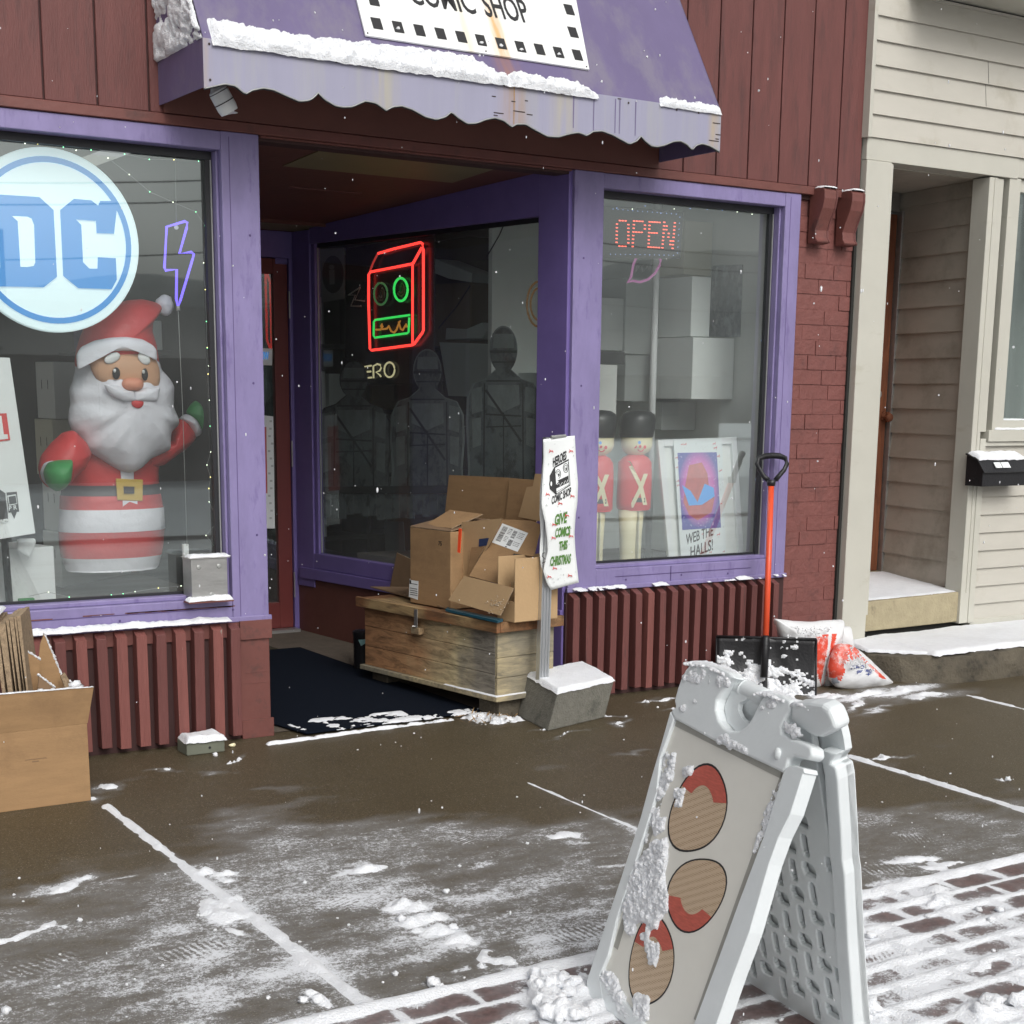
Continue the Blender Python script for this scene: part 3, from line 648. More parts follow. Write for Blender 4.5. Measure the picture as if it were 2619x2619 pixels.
# corbel brackets
def bracket(xc):
    pr = [(.0,2.655),(-.10,2.655),(-.115,2.64),(-.117,2.60),(-.105,2.55),(-.075,2.49),(-.055,2.44),(-.06,2.40),(-.075,2.385),(-.07,2.375),(-.02,2.37),(0,2.37)]
    mb = MB(); mb.prism([(xc-.043, y, z) for y, z in pr], (.086,0,0))
    pr2 = [(y*.93-.006, z) for y, z in pr[1:-2]]
    o = mb.build('bracket', 'redtrim', b0, bevel=.004)
    s = MB(); s.prism([(xc+.044, y, z) for y, z in pr], (.012,0,0)); kid(s.build('edge_moulding', 'red', o, bevel=.002), o)
    a = snow_cap('snow', [(xc-.04,-.12,2.656),(xc+.05,-.12,2.656),(xc+.05,-.03,2.656),(xc-.04,-.03,2.656)], .012, None, .006, int(xc*50), .012, label='thin cap of snow on the %s corbel bracket' % ('left' if xc < 6.2 else 'right'))
    return o
bracket(6.075); bracket(6.28)

# ---- entrance recess
yd = 2.5
A_, B_ = np.array([4.47,0.]), np.array([4.14,2.5]); dv = (B_-A_)/np.linalg.norm(B_-A_); nv = np.array([-dv[1], dv[0]])   # nv points into the recess (left)
def RWp(t, z, off=0.): p = A_+dv*t+nv*off; return (p[0], p[1], z)
RWn = (nv[0], nv[1], 0.)
def OnR(q, off=0.): return Pl(q, RWp(0,0,off), RWn)
def rwbox(mb, t0, t1, z0, z1, o0, o1, mi=0, z1b=None):
    z1b = z1 if z1b is None else z1b
    mb.hexa([RWp(t0,z0,o1),RWp(t0,z0,o0),RWp(t1,z0,o0),RWp(t1,z0,o1),RWp(t0,z1,o1),RWp(t0,z1,o0),RWp(t1,z1b,o0),RWp(t1,z1b,o1)], mi)
mb = MB(); mb.add([(2.80,.005,2.6414),(4.47,.005,2.6414),(4.2,2.52,2.50),(2.80,2.52,2.50),(2.80,.005,2.66),(4.47,.005,2.66),(4.2,2.52,2.66),(2.80,2.52,2.66)], [(0,1,2,3),(7,6,5,4),(0,4,5,1),(1,5,6,2),(2,6,7,3),(3,7,4,0)])
mb.build('soffit', 'redsoffit', b0)
def soffz(y): return 2.64-.14*(y-.03)/2.49
def pan(x0,x1,y0,y1,m,dz=.004,name='soffit_light'):
    k = MB(); k.hexa([(x0,y0,soffz(y0)-dz),(x1,y0,soffz(y0)-dz),(x1,y1,soffz(y1)-dz),(x0,y1,soffz(y1)-dz)]+[(x0,y0,soffz(y0)),(x1,y0,soffz(y0)),(x1,y1,soffz(y1)),(x0,y1,soffz(y1))])
    o = k.build(name, m, b0)
    r = MB(); r.box(x0-.02, x1+.02, y0-.022, y0-.001, soffz(y0)-.018, soffz(y0)+.001); kid(r.build('lens_frame', 'redsoffit', o), o)
    return o
pan(3.23, 4.17, .12, .64, 'lightpanel'); pan(3.24, 4.19, 2.13, 2.44, 'lightpanel')
k = MB(); k.box(3.48,3.90,1.12,1.13,soffz(1.125)-.006,soffz(1.125)); k.build('soffit_seam', 'redtrim', b0)
# splayed side window of the recess
f = MB()
rwbox(f, .0, .225, .0, 2.635, -.002, .022); rwbox(f, .225, 2.31, 2.42, 2.630, -.04, .02, z1b=2.515); rwbox(f, 2.31, 2.50, .35, 2.50, -.04, .022)
rwbox(f, .225, 2.31, .47, .565, -.04, .022); rwbox(f, .0, 2.46, .40, .468, -.04, .034)
rwbox(f, 2.27, 2.31, .565, 2.419, -.03, .01)
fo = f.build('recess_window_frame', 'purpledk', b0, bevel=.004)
g_ = MB(); g_.add([RWp(.225,.565,-.018),RWp(2.27,.565,-.018),RWp(2.27,2.42,-.018),RWp(.225,2.42,-.018)], [(0,1,2,3)]); kid(g_.build('pane', M['glass2'] if 'glass2' in M else M['glass'], fo), fo)
k = MB(); rwbox(k, 2.262, 2.269, .57, 2.40, -.0135, -.006); kid(k.build('glazing_bead', 'alu', fo), fo)
k = MB(); rwbox(k, .226, 2.26, 2.395, 2.4195, -.0135, -.004); kid(k.build('gasket', 'gasket', fo), fo)
k = MB(); rwbox(k, .0, 2.52, -.05, .40, -.04, .012); k.build('recess_skirt', 'redsoffit', b0)
# left flank of the recess (hidden behind the left window's post from the street corner)
k = MB(); k.box(2.79, 2.815, .03, 2.52, -.05, .54); k.build('recess_skirt', 'redsoffit', b0)
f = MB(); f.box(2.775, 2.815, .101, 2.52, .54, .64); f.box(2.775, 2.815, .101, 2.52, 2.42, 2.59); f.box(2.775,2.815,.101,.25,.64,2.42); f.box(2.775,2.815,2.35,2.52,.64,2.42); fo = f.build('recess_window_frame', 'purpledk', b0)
g_ = MB(); g_.add([(2.79,.25,.64),(2.79,2.35,.64),(2.79,2.35,2.42),(2.79,.25,2.42)], [(0,1,2,3)]); kid(g_.build('pane', M['glass'], fo), fo)
# door wall
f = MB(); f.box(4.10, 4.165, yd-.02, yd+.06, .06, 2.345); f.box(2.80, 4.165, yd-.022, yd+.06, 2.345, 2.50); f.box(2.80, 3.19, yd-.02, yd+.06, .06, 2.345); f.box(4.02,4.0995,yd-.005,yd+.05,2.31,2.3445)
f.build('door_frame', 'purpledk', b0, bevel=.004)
M['doorred'] = mat('red_door_paint', (.15,.028,.025), .5, .1)
f = MB(); f.box(3.195, 3.30, yd+.0, yd+.045, .075, 2.34); f.box(4.005, 4.098, yd, yd+.045, .075, 2.34); f.box(3.30, 4.005, yd, yd+.045, .075, .24); f.box(3.30, 4.005, yd, yd+.045, 2.25, 2.34)
do = f.build('door', M['doorred'], b0, bevel=.003)
g_ = MB(); g_.add([(3.30,yd+.02,.24),(4.005,yd+.02,.24),(4.005,yd+.02,2.25),(3.30,yd+.02,2.25)], [(0,1,2,3)]); kid(g_.build('pane', M['glass'], do), do)
k = MB(); k.tube([(3.27,yd-.04,1.0),(3.27,yd-.06,1.05),(3.27,yd-.06,1.3),(3.27,yd-.04,1.35)], .01); kid(k.build('handle', 'steel', do), do)
k = MB()
for z_ in (.33,1.15,2.05): k.box(4.094,4.102,yd-.028,yd-.021,z_-.06,z_+.10)
kid(k.build('hinge', 'steel', do), do)
k = MB(); k.box(3.19,4.10,yd-.10,yd-.023,.055,.078); k.build('threshold', 'steel', b0)
# recess floor with its worn concrete edge
mb = MB(); mb.add([(2.80,.0,.0),(4.50,0,0),(4.2,2.55,.058),(2.80,2.55,.058)], [(0,1,2,3)]); M['recfloor'] = mat('recess_concrete', (.105,.085,.065), .85, .25, 10, .5, 60)
o = mb.build('recess_floor', M['recfloor']); o.location = (0,0,.004); tag(o, kind='structure')

# ---- the room behind the glass
k = MB(); k.box(-.5, 9.2, 7.2, 7.3, 0, 3.0); k.box(-.6, -.5, .12, 7.3, 0, 3.0); k.box(6.6,6.7,.12,7.3,0,3.0)
k.build('interior_wall', 'interior', b0)
k = MB(); k.box(-.5, 2.77, .11, 7.2, 2.78, 2.85); k.box(4.48, 6.6, .11, 7.2, 2.78, 2.85); k.box(2.77,4.48,2.57,7.2,2.78,2.85)
for y in (1.2,2.6,4.0): k.box(-.5 if y > 2.6 else 4.5, 6.6, y, y+.05, 2.73, 2.779)
k.build('interior_ceiling', 'ceil', b0)
k = MB(); k.box(-.5, 6.6, 2.62, 7.2, .0, .05); k.build('interior_floor', 'dark', b0)
M['deck'] = mat('display_deck', (.13,.115,.10), .7, .2, 3)
k = MB(); k.box(.36, 2.77, .101, 1.9, .55, .60); k.build('display_deck', M['deck'], b0)
k = MB(); k.add([(4.51,.101,.56),(5.98,.101,.56),(5.98,1.9,.56),(4.25,1.9,.56),(4.51,.101,.60),(5.98,.101,.60),(5.98,1.9,.60),(4.25,1.9,.60)], [(3,2,1,0),(4,5,6,7),(0,1,5,4),(1,2,6,5),(2,3,7,6),(3,0,4,7)]); k.build('display_deck', M['deck'], b0)
# back panels of the display bays
k = MB(); k.box(.35, 1.80, 1.9, 1.94, .60, 2.2); k.build('panelling', 'panelbrown', b0)
k = MB(); k.box(2.742,2.765,.16,1.9,.6,2.7); k.box(2.5,2.742,.9,1.9,1.72,1.74); k.box(2.5,2.742,.9,1.9,1.25,1.27); k.build('display_back', 'dark', b0)
M['palewall'] = mat('pale_display_wall', (.76,.80,.77), .7, .05, 2)
k = MB(); k.box(6.00, 6.05, .11, 2.2, .6, 2.77); k.box(4.9,6.0,1.42,1.46,.6,2.77); k.build('display_side', M['palewall'], b0)
# ================================================================ AWNING
aw = thing('awning', (3.68, -.5, 2.68), 'faded purple sheet-metal awning with scalloped valance over the entrance', 'awning')
AX0, AX1, AY, AZB, AZT = 2.385, 4.97, -.50, 2.685, 2.872
M['awpurple'] = mat('awning_paint', (.135,.11,.215), .5, .10, 3, .12, 25, (1,1,.5), col2=(.175,.155,.225), c2lo=.48, c2hi=.64, c2scale=3.2, c2stretch=(1.6,1,.7))
M['awvalance'] = mat('faded_valance_paint', (.30,.297,.395), .5, .06, 3, .08, 25, (3,1,.3), col2=(.33,.33,.355), c2lo=.50, c2hi=.66, c2scale=2.2, c2stretch=(2.2,1,.15))
M['rust'] = mat('rust_stain', (.36,.22,.10), .8, .25, 12)
M['rustdark'] = mat('rust_hole', (.05,.035,.03), .9)
SL = (AZT, AY); top_y, top_z = .0, AZT+(.5/.339)*.56
def AS(x, t): return (x, AY+(top_y-AY)*t, AZT+(top_z-AZT)*t)     # point on the sloping face
mb = MB(); mb.prism([AS(AX0,0), AS(AX1,0), AS(AX1,1), AS(AX0,1)], (0,.0035,-.0035)); mb.build('top_panel', 'awpurple', aw)
# valance with ogee scallops
sc = .1745; n = 13; pts = []; 
def scal(u):       # one full ogee unit, u in 0..1: cusp - belly - crest - belly
    return 0
xs_ = np.linspace(AX0, AX1, 420)
def zbot(x):
    per = .349; u = ((x-2.62) % per)/per      # cusp pointing up at u=0, pointing down at u=.5 region
    # belly then rise to a rounded crest with a small downward nib between two crests
    a = abs(u-.5)*2                             # 1 at the up-cusp, 0 in the middle nib
    z = -.030*math.exp(-((a-.62)/.22)**2) + .012*(1-math.exp(-((a-.0)/.10)**2))*math.exp(-((a-.2)/.25)**2) - .006*math.exp(-(a/.07)**2)
    z += .018*math.exp(-((1-a)/.10)**2)
    return AZB+.008+z
TR_ = [('A',x,y) for x,y in ((1110,492),(1230,465),(1290,475),(1345,521),(1380,500),(1440,487),(1500,497),(1560,525),(1640,560),(1690,556),(1720,540),(1743,513),(1780,550),(1840,585),(1880,592),(1930,590))]+[('B',x,y) for x,y in ((500,558),(560,570),(615,610),(650,590),(700,585),(760,605),(830,645),(890,660),(940,645),(972,618),(1010,650),(1060,682),(1110,680),(1160,660),(1210,650),(1260,665),(1303,700),(1330,685),(1380,685),(1430,715),(1500,752),(1560,755),(1620,738),(1670,730),(1715,748),(1750,725),(1800,722),(1860,745),(1932,785))]+[('C',x,y) for x,y in ((620,1180),(680,1188),(730,1165),(765,1125),(800,1165),(850,1205),(900,1213),(960,1200),(1030,1170),(1090,1165),(1140,1190),(1188,1240),(1220,1200),(1270,1188),(1330,1205),(1390,1240),(1440,1270))]
TRW = [W(q, AY) for q in TR_]; _tx = [p[0] for p in TRW]; _tz = [p[2] for p in TRW]
def zbot(x): return float(np.interp(x, _tx, _tz))
poly = [(x, AY, zbot(x)) for x in xs_]+[(AX1, AY, AZT), (AX0, AY, AZT)]
va = MB(); V0 = [(x,AY-.001,zbot(x)) for x in xs_]; V1 = [(x,AY-.001,AZT) for x in xs_]; k_ = len(xs_)
va.add(V0+V1, [(i,i+1,i+1+k_,i+k_) for i in range(k_-1)]); V0 = [(x,AY+.004,zbot(x)) for x in xs_]; V1 = [(x,AY+.004,AZT) for x in xs_]
va.add(V0+V1, [(i,i+k_,i+1+k_,i+1) for i in range(k_-1)])
vo = va.build('valance', 'awvalance', aw)
ed = MB(); ed.tube([(x, AY-.002, zbot(x)) for x in xs_[::2]], .0042, 6); kid(ed.build('valance_edge', 'gasket', vo, smooth=True), vo)
ed = MB(); ed.tube([(x, AY-.006, zbot(x)+.002) for x in xs_[::2]], .003, 6); kid(ed.build('valance_beading', 'alu', vo, smooth=True), vo)
k = MB(); r4 = random.Random(8)
for x in (2.41,2.41,2.47,2.78,2.95,3.01,3.13,3.18,3.5,3.75,4.05,4.2,4.42,4.7,4.83): k.ball((x, AY-.004, AZT-.02-(.13 if x == 2.41 and r4.random() < .5 else 0)), .005, 6, (1,.3,1))
for x0_, z_, w_ in ((3.69,2.80,.02),(3.79,2.79,.02),(3.86,2.80,.015),(3.80,2.752,.06),(3.70,2.735,.05),(3.70,2.724,.02),(3.87,2.745,.03),(4.20,2.862,.03),(4.36,2.862,.02),(4.92,2.815,.045),(4.94,2.765,.03),(4.94,2.745,.02),(4.9,2.735,.06)): k.box(x0_, x0_+w_, AY-.0025, AY-.0005, z_, z_+.004)
kid(k.build('rust_hole', 'rustdark', vo), vo)
k = MB()
for x_, w_ in ((3.80,.007),): k.add([(x_,AY-.0022,AZT),(x_+w_,AY-.0022,AZT),(x_+w_*.7,AY-.0022,2.70),(x_+w_*.2,AY-.0022,2.70)], [(0,1,2,3)])
kid(k.build('rust_streak', 'rust', vo), vo)
k = MB()
for x_ in (4.115,4.225,4.345,4.37,4.46): k.add([(x_,AY-.0023,AZT-.01),(x_+.006,AY-.0023,AZT-.01),(x_+.005,AY-.0023,2.715),(x_+.001,AY-.0023,2.715)], [(0,1,2,3)])
kid(k.build('paint_run', 'awpurple', vo), vo)
# left end: valance return and triangular cheek; right end likewise
for X, sg, nm in ((AX0, 1, 'left'), (AX1, -1, 'right')):
    mb = MB(); mb.box(min(X, X+sg*.004), max(X, X+sg*.004), AY, -.0, AZB+.01, AZT); mb.build('valance_return', 'awpurple', aw)
    mb = MB(); mb.prism([(X, AY, AZT), (X, 0, AZT), (X, 0, top_z)], (sg*.004,0,0)); mb.build('side_panel', 'awpurple', aw)
mb = MB(); mb.add([(AX0+.005,AY+.01,AZT-.02),(AX1-.005,AY+.01,AZT-.02),(AX1-.005,-.033,AZT-.03),(AX0+.005,-.033,AZT-.03)], [(0,1,2,3)]); 
mb.box(AX0+.01, AX1-.01, -.045, -.033, 2.665, 2.86)
mb.build('underside', 'redsoffit', aw)
def rust_band(m, xc, w, col=(.60,.38,.15), amt=.8, axis=0):
    t = m.node_tree; N = t.nodes.new; L = t.links.new; b = t.nodes['Principled BSDF']; src = b.inputs['Base Color'].links[0].from_socket
    tc = N('ShaderNodeTexCoord'); s_ = N('ShaderNodeSeparateXYZ'); L(tc.outputs['Object'], s_.inputs[0])
    no = N('ShaderNodeTexNoise'); no.inputs['Scale'].default_value = 1; no.inputs['Detail'].default_value = 5; mp = N('ShaderNodeMapping'); mp.inputs['Scale'].default_value = (26,3,2.2); L(tc.outputs['Object'], mp.inputs['Vector']); L(mp.outputs[0], no.inputs['Vector'])
    a = N('ShaderNodeMath'); a.operation = 'SUBTRACT'; L(s_.outputs[axis], a.inputs[0]); a.inputs[1].default_value = xc
    a2 = N('ShaderNodeMath'); a2.operation = 'ABSOLUTE'; L(a.outputs[0], a2.inputs[0])
    r = N('ShaderNodeMapRange'); r.interpolation_type = 'SMOOTHSTEP'; r.inputs['From Min'].default_value = w; r.inputs['From Max'].default_value = 0; L(a2.outputs[0], r.inputs['Value'])
    n2 = N('ShaderNodeMapRange'); n2.inputs['From Min'].default_value = .36; n2.inputs['From Max'].default_value = .62; L(no.outputs['Fac'], n2.inputs['Value'])
    mu = N('ShaderNodeMath'); mu.operation = 'MULTIPLY'; L(r.outputs[0], mu.inputs[0]); L(n2.outputs[0], mu.inputs[1])
    m2 = N('ShaderNodeMath'); m2.operation = 'MULTIPLY'; m2.inputs[1].default_value = amt; L(mu.outputs[0], m2.inputs[0])
    mx = N('ShaderNodeMix'); mx.data_type = 'RGBA'; L(m2.outputs[0], mx.inputs[0]); L(src, mx.inputs[6]); mx.inputs[7].default_value = (*col,1); L(mx.outputs[2], b.inputs['Base Color'])
rust_band(M['awvalance'], 3.80, .11, (.34,.22,.12), .75); rust_band(M['awvalance'], 3.15, .12, (.40,.37,.26), .7); rust_band(M['awvalance'], 4.06, .12, (.40,.37,.28), .7); rust_band(M['awvalance'], 4.93, .05, (.42,.33,.20), .8); rust_band(M['awvalance'], 2.40, .035, (.40,.30,.18), .6)
rust_band(M['awpurple'], 3.80, .10, (.30,.15,.10), .8)
# white sign with a film-strip border
Sn = np.cross(np.array(AS(1,0))-np.array(AS(0,0)), np.array(AS(0,1))-np.array(AS(0,0))); Sn = -Sn/np.linalg.norm(Sn)
Sn = Sn if Sn[1] < 0 else -Sn
P0 = np.array(AS(3,0))+Sn*.012
def onA(q, off=0.): return Pl(q, P0+Sn*off, Sn)
c1, c2 = onA(('Z',108,278)), onA(('Z',1808,535)); c3, c0 = onA(('Z',1722,0)), onA(('Z',62,0))
M['signwhite'] = mat('enamel_sign', (.80,.82,.81), .35, .03, 3, col2=(.74,.68,.50), c2lo=.60, c2hi=.78, c2scale=2.4, c2stretch=(2.2,.4,.25))
xl, xr = (c1[0]+c0[0])/2, (c2[0]+c3[0])/2; tb = (c1[2]-AZT)/(top_z-AZT)*1.0; tt = tb+.30
mb = MB(); q0, q1, q2, q3 = [np.array(AS(x,t)) for x,t in ((c1[0],tb),(c2[0],tb),(c3[0],.62),(c0[0],.62))]
mb.prism([q+Sn*.004 for q in (q0,q1,q2,q3)], Sn*.008)
rust_band(M['signwhite'], 3.79, .075, (.66,.42,.18), .95); rust_band(M['signwhite'], 3.62, .05, (.70,.62,.42), .6); so = mb.build('sign_board', M['signwhite'], aw); tag(so, 'white enamel comic shop sign with film-strip border')
k = MB(); ux = np.array([1.,0,0]); uv = (q3-q0)/np.linalg.norm(q3-q0); uv = uv-ux*(uv@ux); uv /= np.linalg.norm(uv)
sqs = [(190,178),(352,205),(515,230),(675,255),(832,280),(982,305),(1135,330),(1282,355),(1428,375),(1572,398),(1715,418),(1652,73),(1682,245),(165,0)]
for i, (zx, zy) in enumerate(sqs):
    p = Pl(('Z',zx,zy), P0+Sn*.002, Sn); k2 = MB(); k2.obox(p+Sn*.0, ux*.0225, uv*.028, Sn*.0012); kid(k2.build('film_square', 'ink', so), so)
for x_ in (c1[0]+.012, (c1[0]+c2[0])/2+.02, c2[0]-.012): k.ball(np.array(AS(x_, tb+.012))+Sn*.013, .004, 6)
t0, t1 = Pl(('Z',450,10), P0+Sn*.002, Sn), Pl(('Z',1365,185), P0+Sn*.002, Sn)
wd = t1[0]-t0[0]; basep = np.array([t0[0], t0[1], t0[2]])
b0_ = Pl(('Z',905,100), P0+Sn*.002, Sn); st_ = (b0_-np.array([3.5,0,0])); basep = b0_.copy(); basep[0] = t0[0]
text_mesh('COMIC', k, basep, ux, uv, .125, width=wd*.535, bold=.006)
b2 = basep.copy(); b2[0] = t0[0]+wd*.615; text_mesh('SHOP', k, b2, ux, uv, .130, width=wd*.385, bold=.006)
kid(k.build('sign_lettering', 'ink', so), so)
k = MB(); 
for zx, zy in ((985,325),(1575,410),(1135,345),(352,215),(1290,375)): k.ball(Pl(('Z',zx,zy), P0+Sn*.004, Sn), .010, 8, (1,.5,.6), lump=.5, seed=zx)
for _ in range(26):
    x_ = r4.uniform(2.5,4.85); t_ = r4.uniform(.03,.5); k.ball(np.array(AS(x_,t_))+Sn*.002, r4.uniform(.003,.007), 6, (1,.4,1), lump=.5, seed=x_)
o = k.build('snow', 'snow', smooth=True); tag(o, 'small specks of snow stuck to the sloping face of the purple awning', 'snow', None, 'stuff')
# snow on the awning: a ridge along the foot of the slope, a short one at the right, a crust on the left cheek
def den(U, V): 
    x = AX0+.03+U*1.86
    a = ss(U,0,.02)*(1-ss(x, 4.18, 4.26)); gap = 1-.9*np.exp(-((x-3.775)/.012)**2)
    hgt = np.interp(x, [2.42,2.6,2.9,3.3,3.6,3.76,3.80,3.95,4.1,4.25],[.9,.8,.75,.95,.9,.35,.55,.5,.6,.2])
    return a*gap*(1-ss(V, hgt-.2+(fbm(U*70,V*4,3)-.5)*.35, hgt+.12+(fbm(U*70,V*4,3)-.5)*.35))
snow_cap('snow', [np.array(AS(AX0+.03,-.03)), np.array(AS(AX0+1.89,-.03)), np.array(AS(AX0+1.89,.11)), np.array(AS(AX0+.03,.11))], .030, None, .005, 4, .018, lump=.8, lscale=34, normal=(0,-.75,.66), density=den, label='thick lumpy ridge of snow along the foot of the purple awning')
def den2(U, V): return (1-ss(V, .45+(fbm(U*30,V*4,5)-.5)*.6, .75+(fbm(U*30,V*4,5)-.5)*.6))*ss(U,0,.05)*(1-.4*U)
snow_cap('snow', [np.array(AS(4.60,-.02)), np.array(AS(4.97,-.02)), np.array(AS(4.97,.055)), np.array(AS(4.60,.055))], .022, None, .006, 9, .012, lump=.6, lscale=28, normal=(0,-.75,.66), density=den2, label='short ridge of snow at the right corner of the purple awning')
snow_cap('snow', [(AX0-.002,-.002,AZT-.012),(AX0-.002,AY,AZT+.0),(AX0-.002,AY*.55,AZT+.37),(AX0-.002,-.002,top_z-.2)], .020, None, .010, 12, .012, lump=.7, lscale=16, normal=(-1,0,0), patchy=.40, label='crust of snow frozen on the left cheek of the purple awning')
# flood light under the awning
fl = thing('flood_light', (2.52,-.33,2.72), 'small white cylindrical flood light under the left corner of the awning', 'lamp')
p1, p2 = np.array([2.523,-.30,2.727]), np.array([2.572,-.30,2.648]); ax = (p2-p1)/np.linalg.norm(p2-p1)
k = MB(); k.tube([p1-ax*.02, p1-ax*.005, p1, p1+ax*.012, p2-ax*.02, p2, p2], [.02,.03,.038,.041,.041,.037,.033], 20); k.build('housing', 'white', fl, smooth=True, auto=40)
k = MB(); k.tube([p1+ax*.048, p1+ax*.052], .0425, 20); k.tube([p1+ax*.006, p1+ax*.009], .0405, 20); k.build('seal_ring', 'black', fl)
k = MB(); k.tube([p1-ax*.018, p1-ax*.03+np.array([0,.05,.05]), (2.49,-.2,2.83), (2.47,-.1,2.85)], .012, 8); k.build('bracket_arm', 'white', fl, smooth=True)

# ================================================================ NEIGHBOURING BUILDING
nb = thing('neighbour_building', (8.2, 0, 0), 'beige vinyl-sided house front with recessed porch door next to the red shop', 'building')
def siding(name, x0, x1, y, z0, z1, ch, m, nrm=-1, parent=nb, z_off=0.):
    mb = MB(); z = z0-z_off
    while z < z1:
        a, c = max(z, z0), min(z+ch, z1)
        if c-a > .005:
            ta, tc_ = (a-z)/ch, (c-z)/ch
            ya = y-.016*(1-ta); yc = y-.016*(1-tc_)
            mb.hexa([(x0,ya,a),(x1,ya,a),(x1,y+.01,a),(x0,y+.01,a),(x0,yc,c),(x1,yc,c),(x1,y+.01,c),(x0,y+.01,c)])
        z += ch
    return mb.build(name, m, parent)
# porch post, header, upper wall that oversails a little
k = MB(); k.box(6.405, 6.5985, -.045, .12, .0, 2.835); k.box(6.600, 6.622, -.035, .1, .3, 2.83); k.box(7.425, 7.50, -.03, .1, .19, 2.83); k.box(7.50, 7.56, -.02, .1, 1.36, 2.83); k.box(7.50,7.55,-.035,.1,.19,1.32)
k.box(7.465,7.475,-.036,.0,.38,2.83)
k.build('porch_post', 'beigetrim', nb, bevel=.004)
k = MB(); k.box(6.405, 7.66, -.038, .1, 2.837, 2.954); k.box(7.66, 11.2, -.033, .1, 2.845, 2.954); k.build('header', 'beigetrim', nb, bevel=.003)
k = MB(); k.box(6.385,6.404,-.0,.2,-.1,3.0); k.build('gap_filler', 'shadowgap', nb)
siding('upper_siding', 6.41, 11.2, -.035, 2.955, 3.72, .126, 'beige', z_off=.006)
k = MB(); k.box(6.385, 6.412, -.062, .0, 2.95, 4.6); k.build('corner_trim', 'beigetrim', nb, bevel=.002)
k = MB(); k.box(6.412,11.2,-.035,.1,3.721,4.6); k.build('soffit_strip', 'shadowgap', nb)
k = MB(); k.box(6.65, 11.2, -.42, -.035, 3.73, 3.75); k.box(6.65,11.2,-.44,-.421,3.725,3.95); k.build('roof_overhang', 'beigetrim', nb)
jn = MB(); jn.add([(7.330,-.0517,3.330),(7.3335,-.0517,3.330),(7.3335,-.0358,3.452),(7.330,-.0358,3.452)], [(0,1,2,3)]); jn.add([(7.322,-.0517,3.204),(7.3255,-.0517,3.204),(7.3255,-.0358,3.326),(7.322,-.0358,3.326)], [(0,1,2,3)]); jn.build('siding_joint', 'shadowgap', nb)
# porch: splayed right wall, ceiling, door
pr0, pr1 = np.array([7.46,.02]), np.array([7.60,.86])
mb = MB(); z = .40; ch = .2
pw = (pr1-pr0)
i = 0
while z < 2.83:
    z2 = min(z+.156, 2.83); n2_ = np.array([-pw[1], pw[0]])/np.linalg.norm(pw)
    for (za, zb_) in ((z, z2),):
        a, c = pr0, pr1; oa = n2_*.014
        mb.hexa([(*(a+oa),za),(*(a-n2_*.03),za),(*(c-n2_*.03),za),(*(c+oa),za),(*(a),zb_),(*(a-n2_*.03),zb_),(*(c-n2_*.03),zb_),(*(c),zb_)])
    z += .156
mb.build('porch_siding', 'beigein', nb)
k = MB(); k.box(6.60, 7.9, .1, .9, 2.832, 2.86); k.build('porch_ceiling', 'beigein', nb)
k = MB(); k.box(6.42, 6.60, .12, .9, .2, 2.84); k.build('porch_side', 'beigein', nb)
k = MB(); k.box(7.565, 7.60, .775, .86, .41, 2.72); k.box(6.60, 7.565, .80, .87, 2.715, 2.83); k.build('door_frame', 'steel', nb, bevel=.003)
M['brownwood'] = wood_mat('varnished_brown_door', (.20,.065,.025), (.25,.085,.035), (.10,.03,.014), 'z')
k = MB(); k.box(6.66, 7.56, .81, .85, .43, 2.70); d2 = k.build('door', M['brownwood'], nb, bevel=.004); tag(d2, 'brown varnished porch door')
k = MB(); p = W(('T',590,250), .80); k.tube([p+np.array([0,0,0]), p+np.array([0,-.04,0])], .012, 10); k.ball(p+np.array([0,-.055,0]), .028, 14, (1,.8,1)); k.tube([p+np.array([.02,.008,0]),p+np.array([.02,-.004,0])], .035, 14)
k.box(p[0]+.02, p[0]+.07, .785, .80, p[2]-.03, p[2]+.035)
kid(k.build('door_knob', M['brownwood'], d2, smooth=True, auto=40), d2)
p = W(('H',905,0),.8); k = MB(); k.tube([p+np.array([.03,.01,-.02]), p+np.array([.03,-.012,-.02])], .026, 14); kid(k.build('lock', 'steel', d2), d2)
# tan concrete step with snow
k = MB(); k.hexa([(6.58,-.01,.195),(7.47,-.01,.20),(7.62,.86,.2),(6.58,.86,.2),(6.58,-.01,.372),(7.47,-.01,.385),(7.62,.86,.43),(6.58,.86,.43)]); k.build('porch_step', 'tanstep', nb, bevel=.006)
k = MB(); k.box(6.58, 7.5, .03, .9, -.05, .194); k.build('porch_base', 'shadowgap', nb)
snow_cap('snow', [(6.60,.01,.377),(7.455,.01,.386),(7.57,.76,.428),(6.66,.78,.428)], .008, None, .012, 21, .02, lump=.6, lscale=9, label='thin snow on the tan porch step of the beige building')
# wall under the neighbour's window
siding('lower_siding', 7.55, 11.2, -.0, .19, 1.30, .111, 'beige')
k = MB(); k.box(7.53,11.2,-.025,.05,.17,.205); k.box(7.555,11.2,-.03,.03,1.275,1.30); k.box(7.56,11.2,-.045,.03,1.302,1.372); k.box(7.60, 7.70, -.03, .04, 1.372, 2.84); k.build('window_trim', 'beigetrim', nb, bevel=.003)
k = MB(); k.box(7.70, 11.2, -.005, .045, 1.38, 1.43); k.box(7.70,11.2,-.005,.045,2.77,2.84); f2 = k.build('window_frame', 'beigetrim', nb, bevel=.003)
k = MB(); k.box(7.70, 11.2, .03, .036, 1.43, 2.77); kid(k.build('pane', M['glass'], f2), f2)
k = MB(); k.box(7.6, 11.2, .9, .95, .6, 2.9); k.box(7.62,7.64,.06,.9,.6,2.9); k.build('inner_wall', 'greybox', nb)
k = MB()
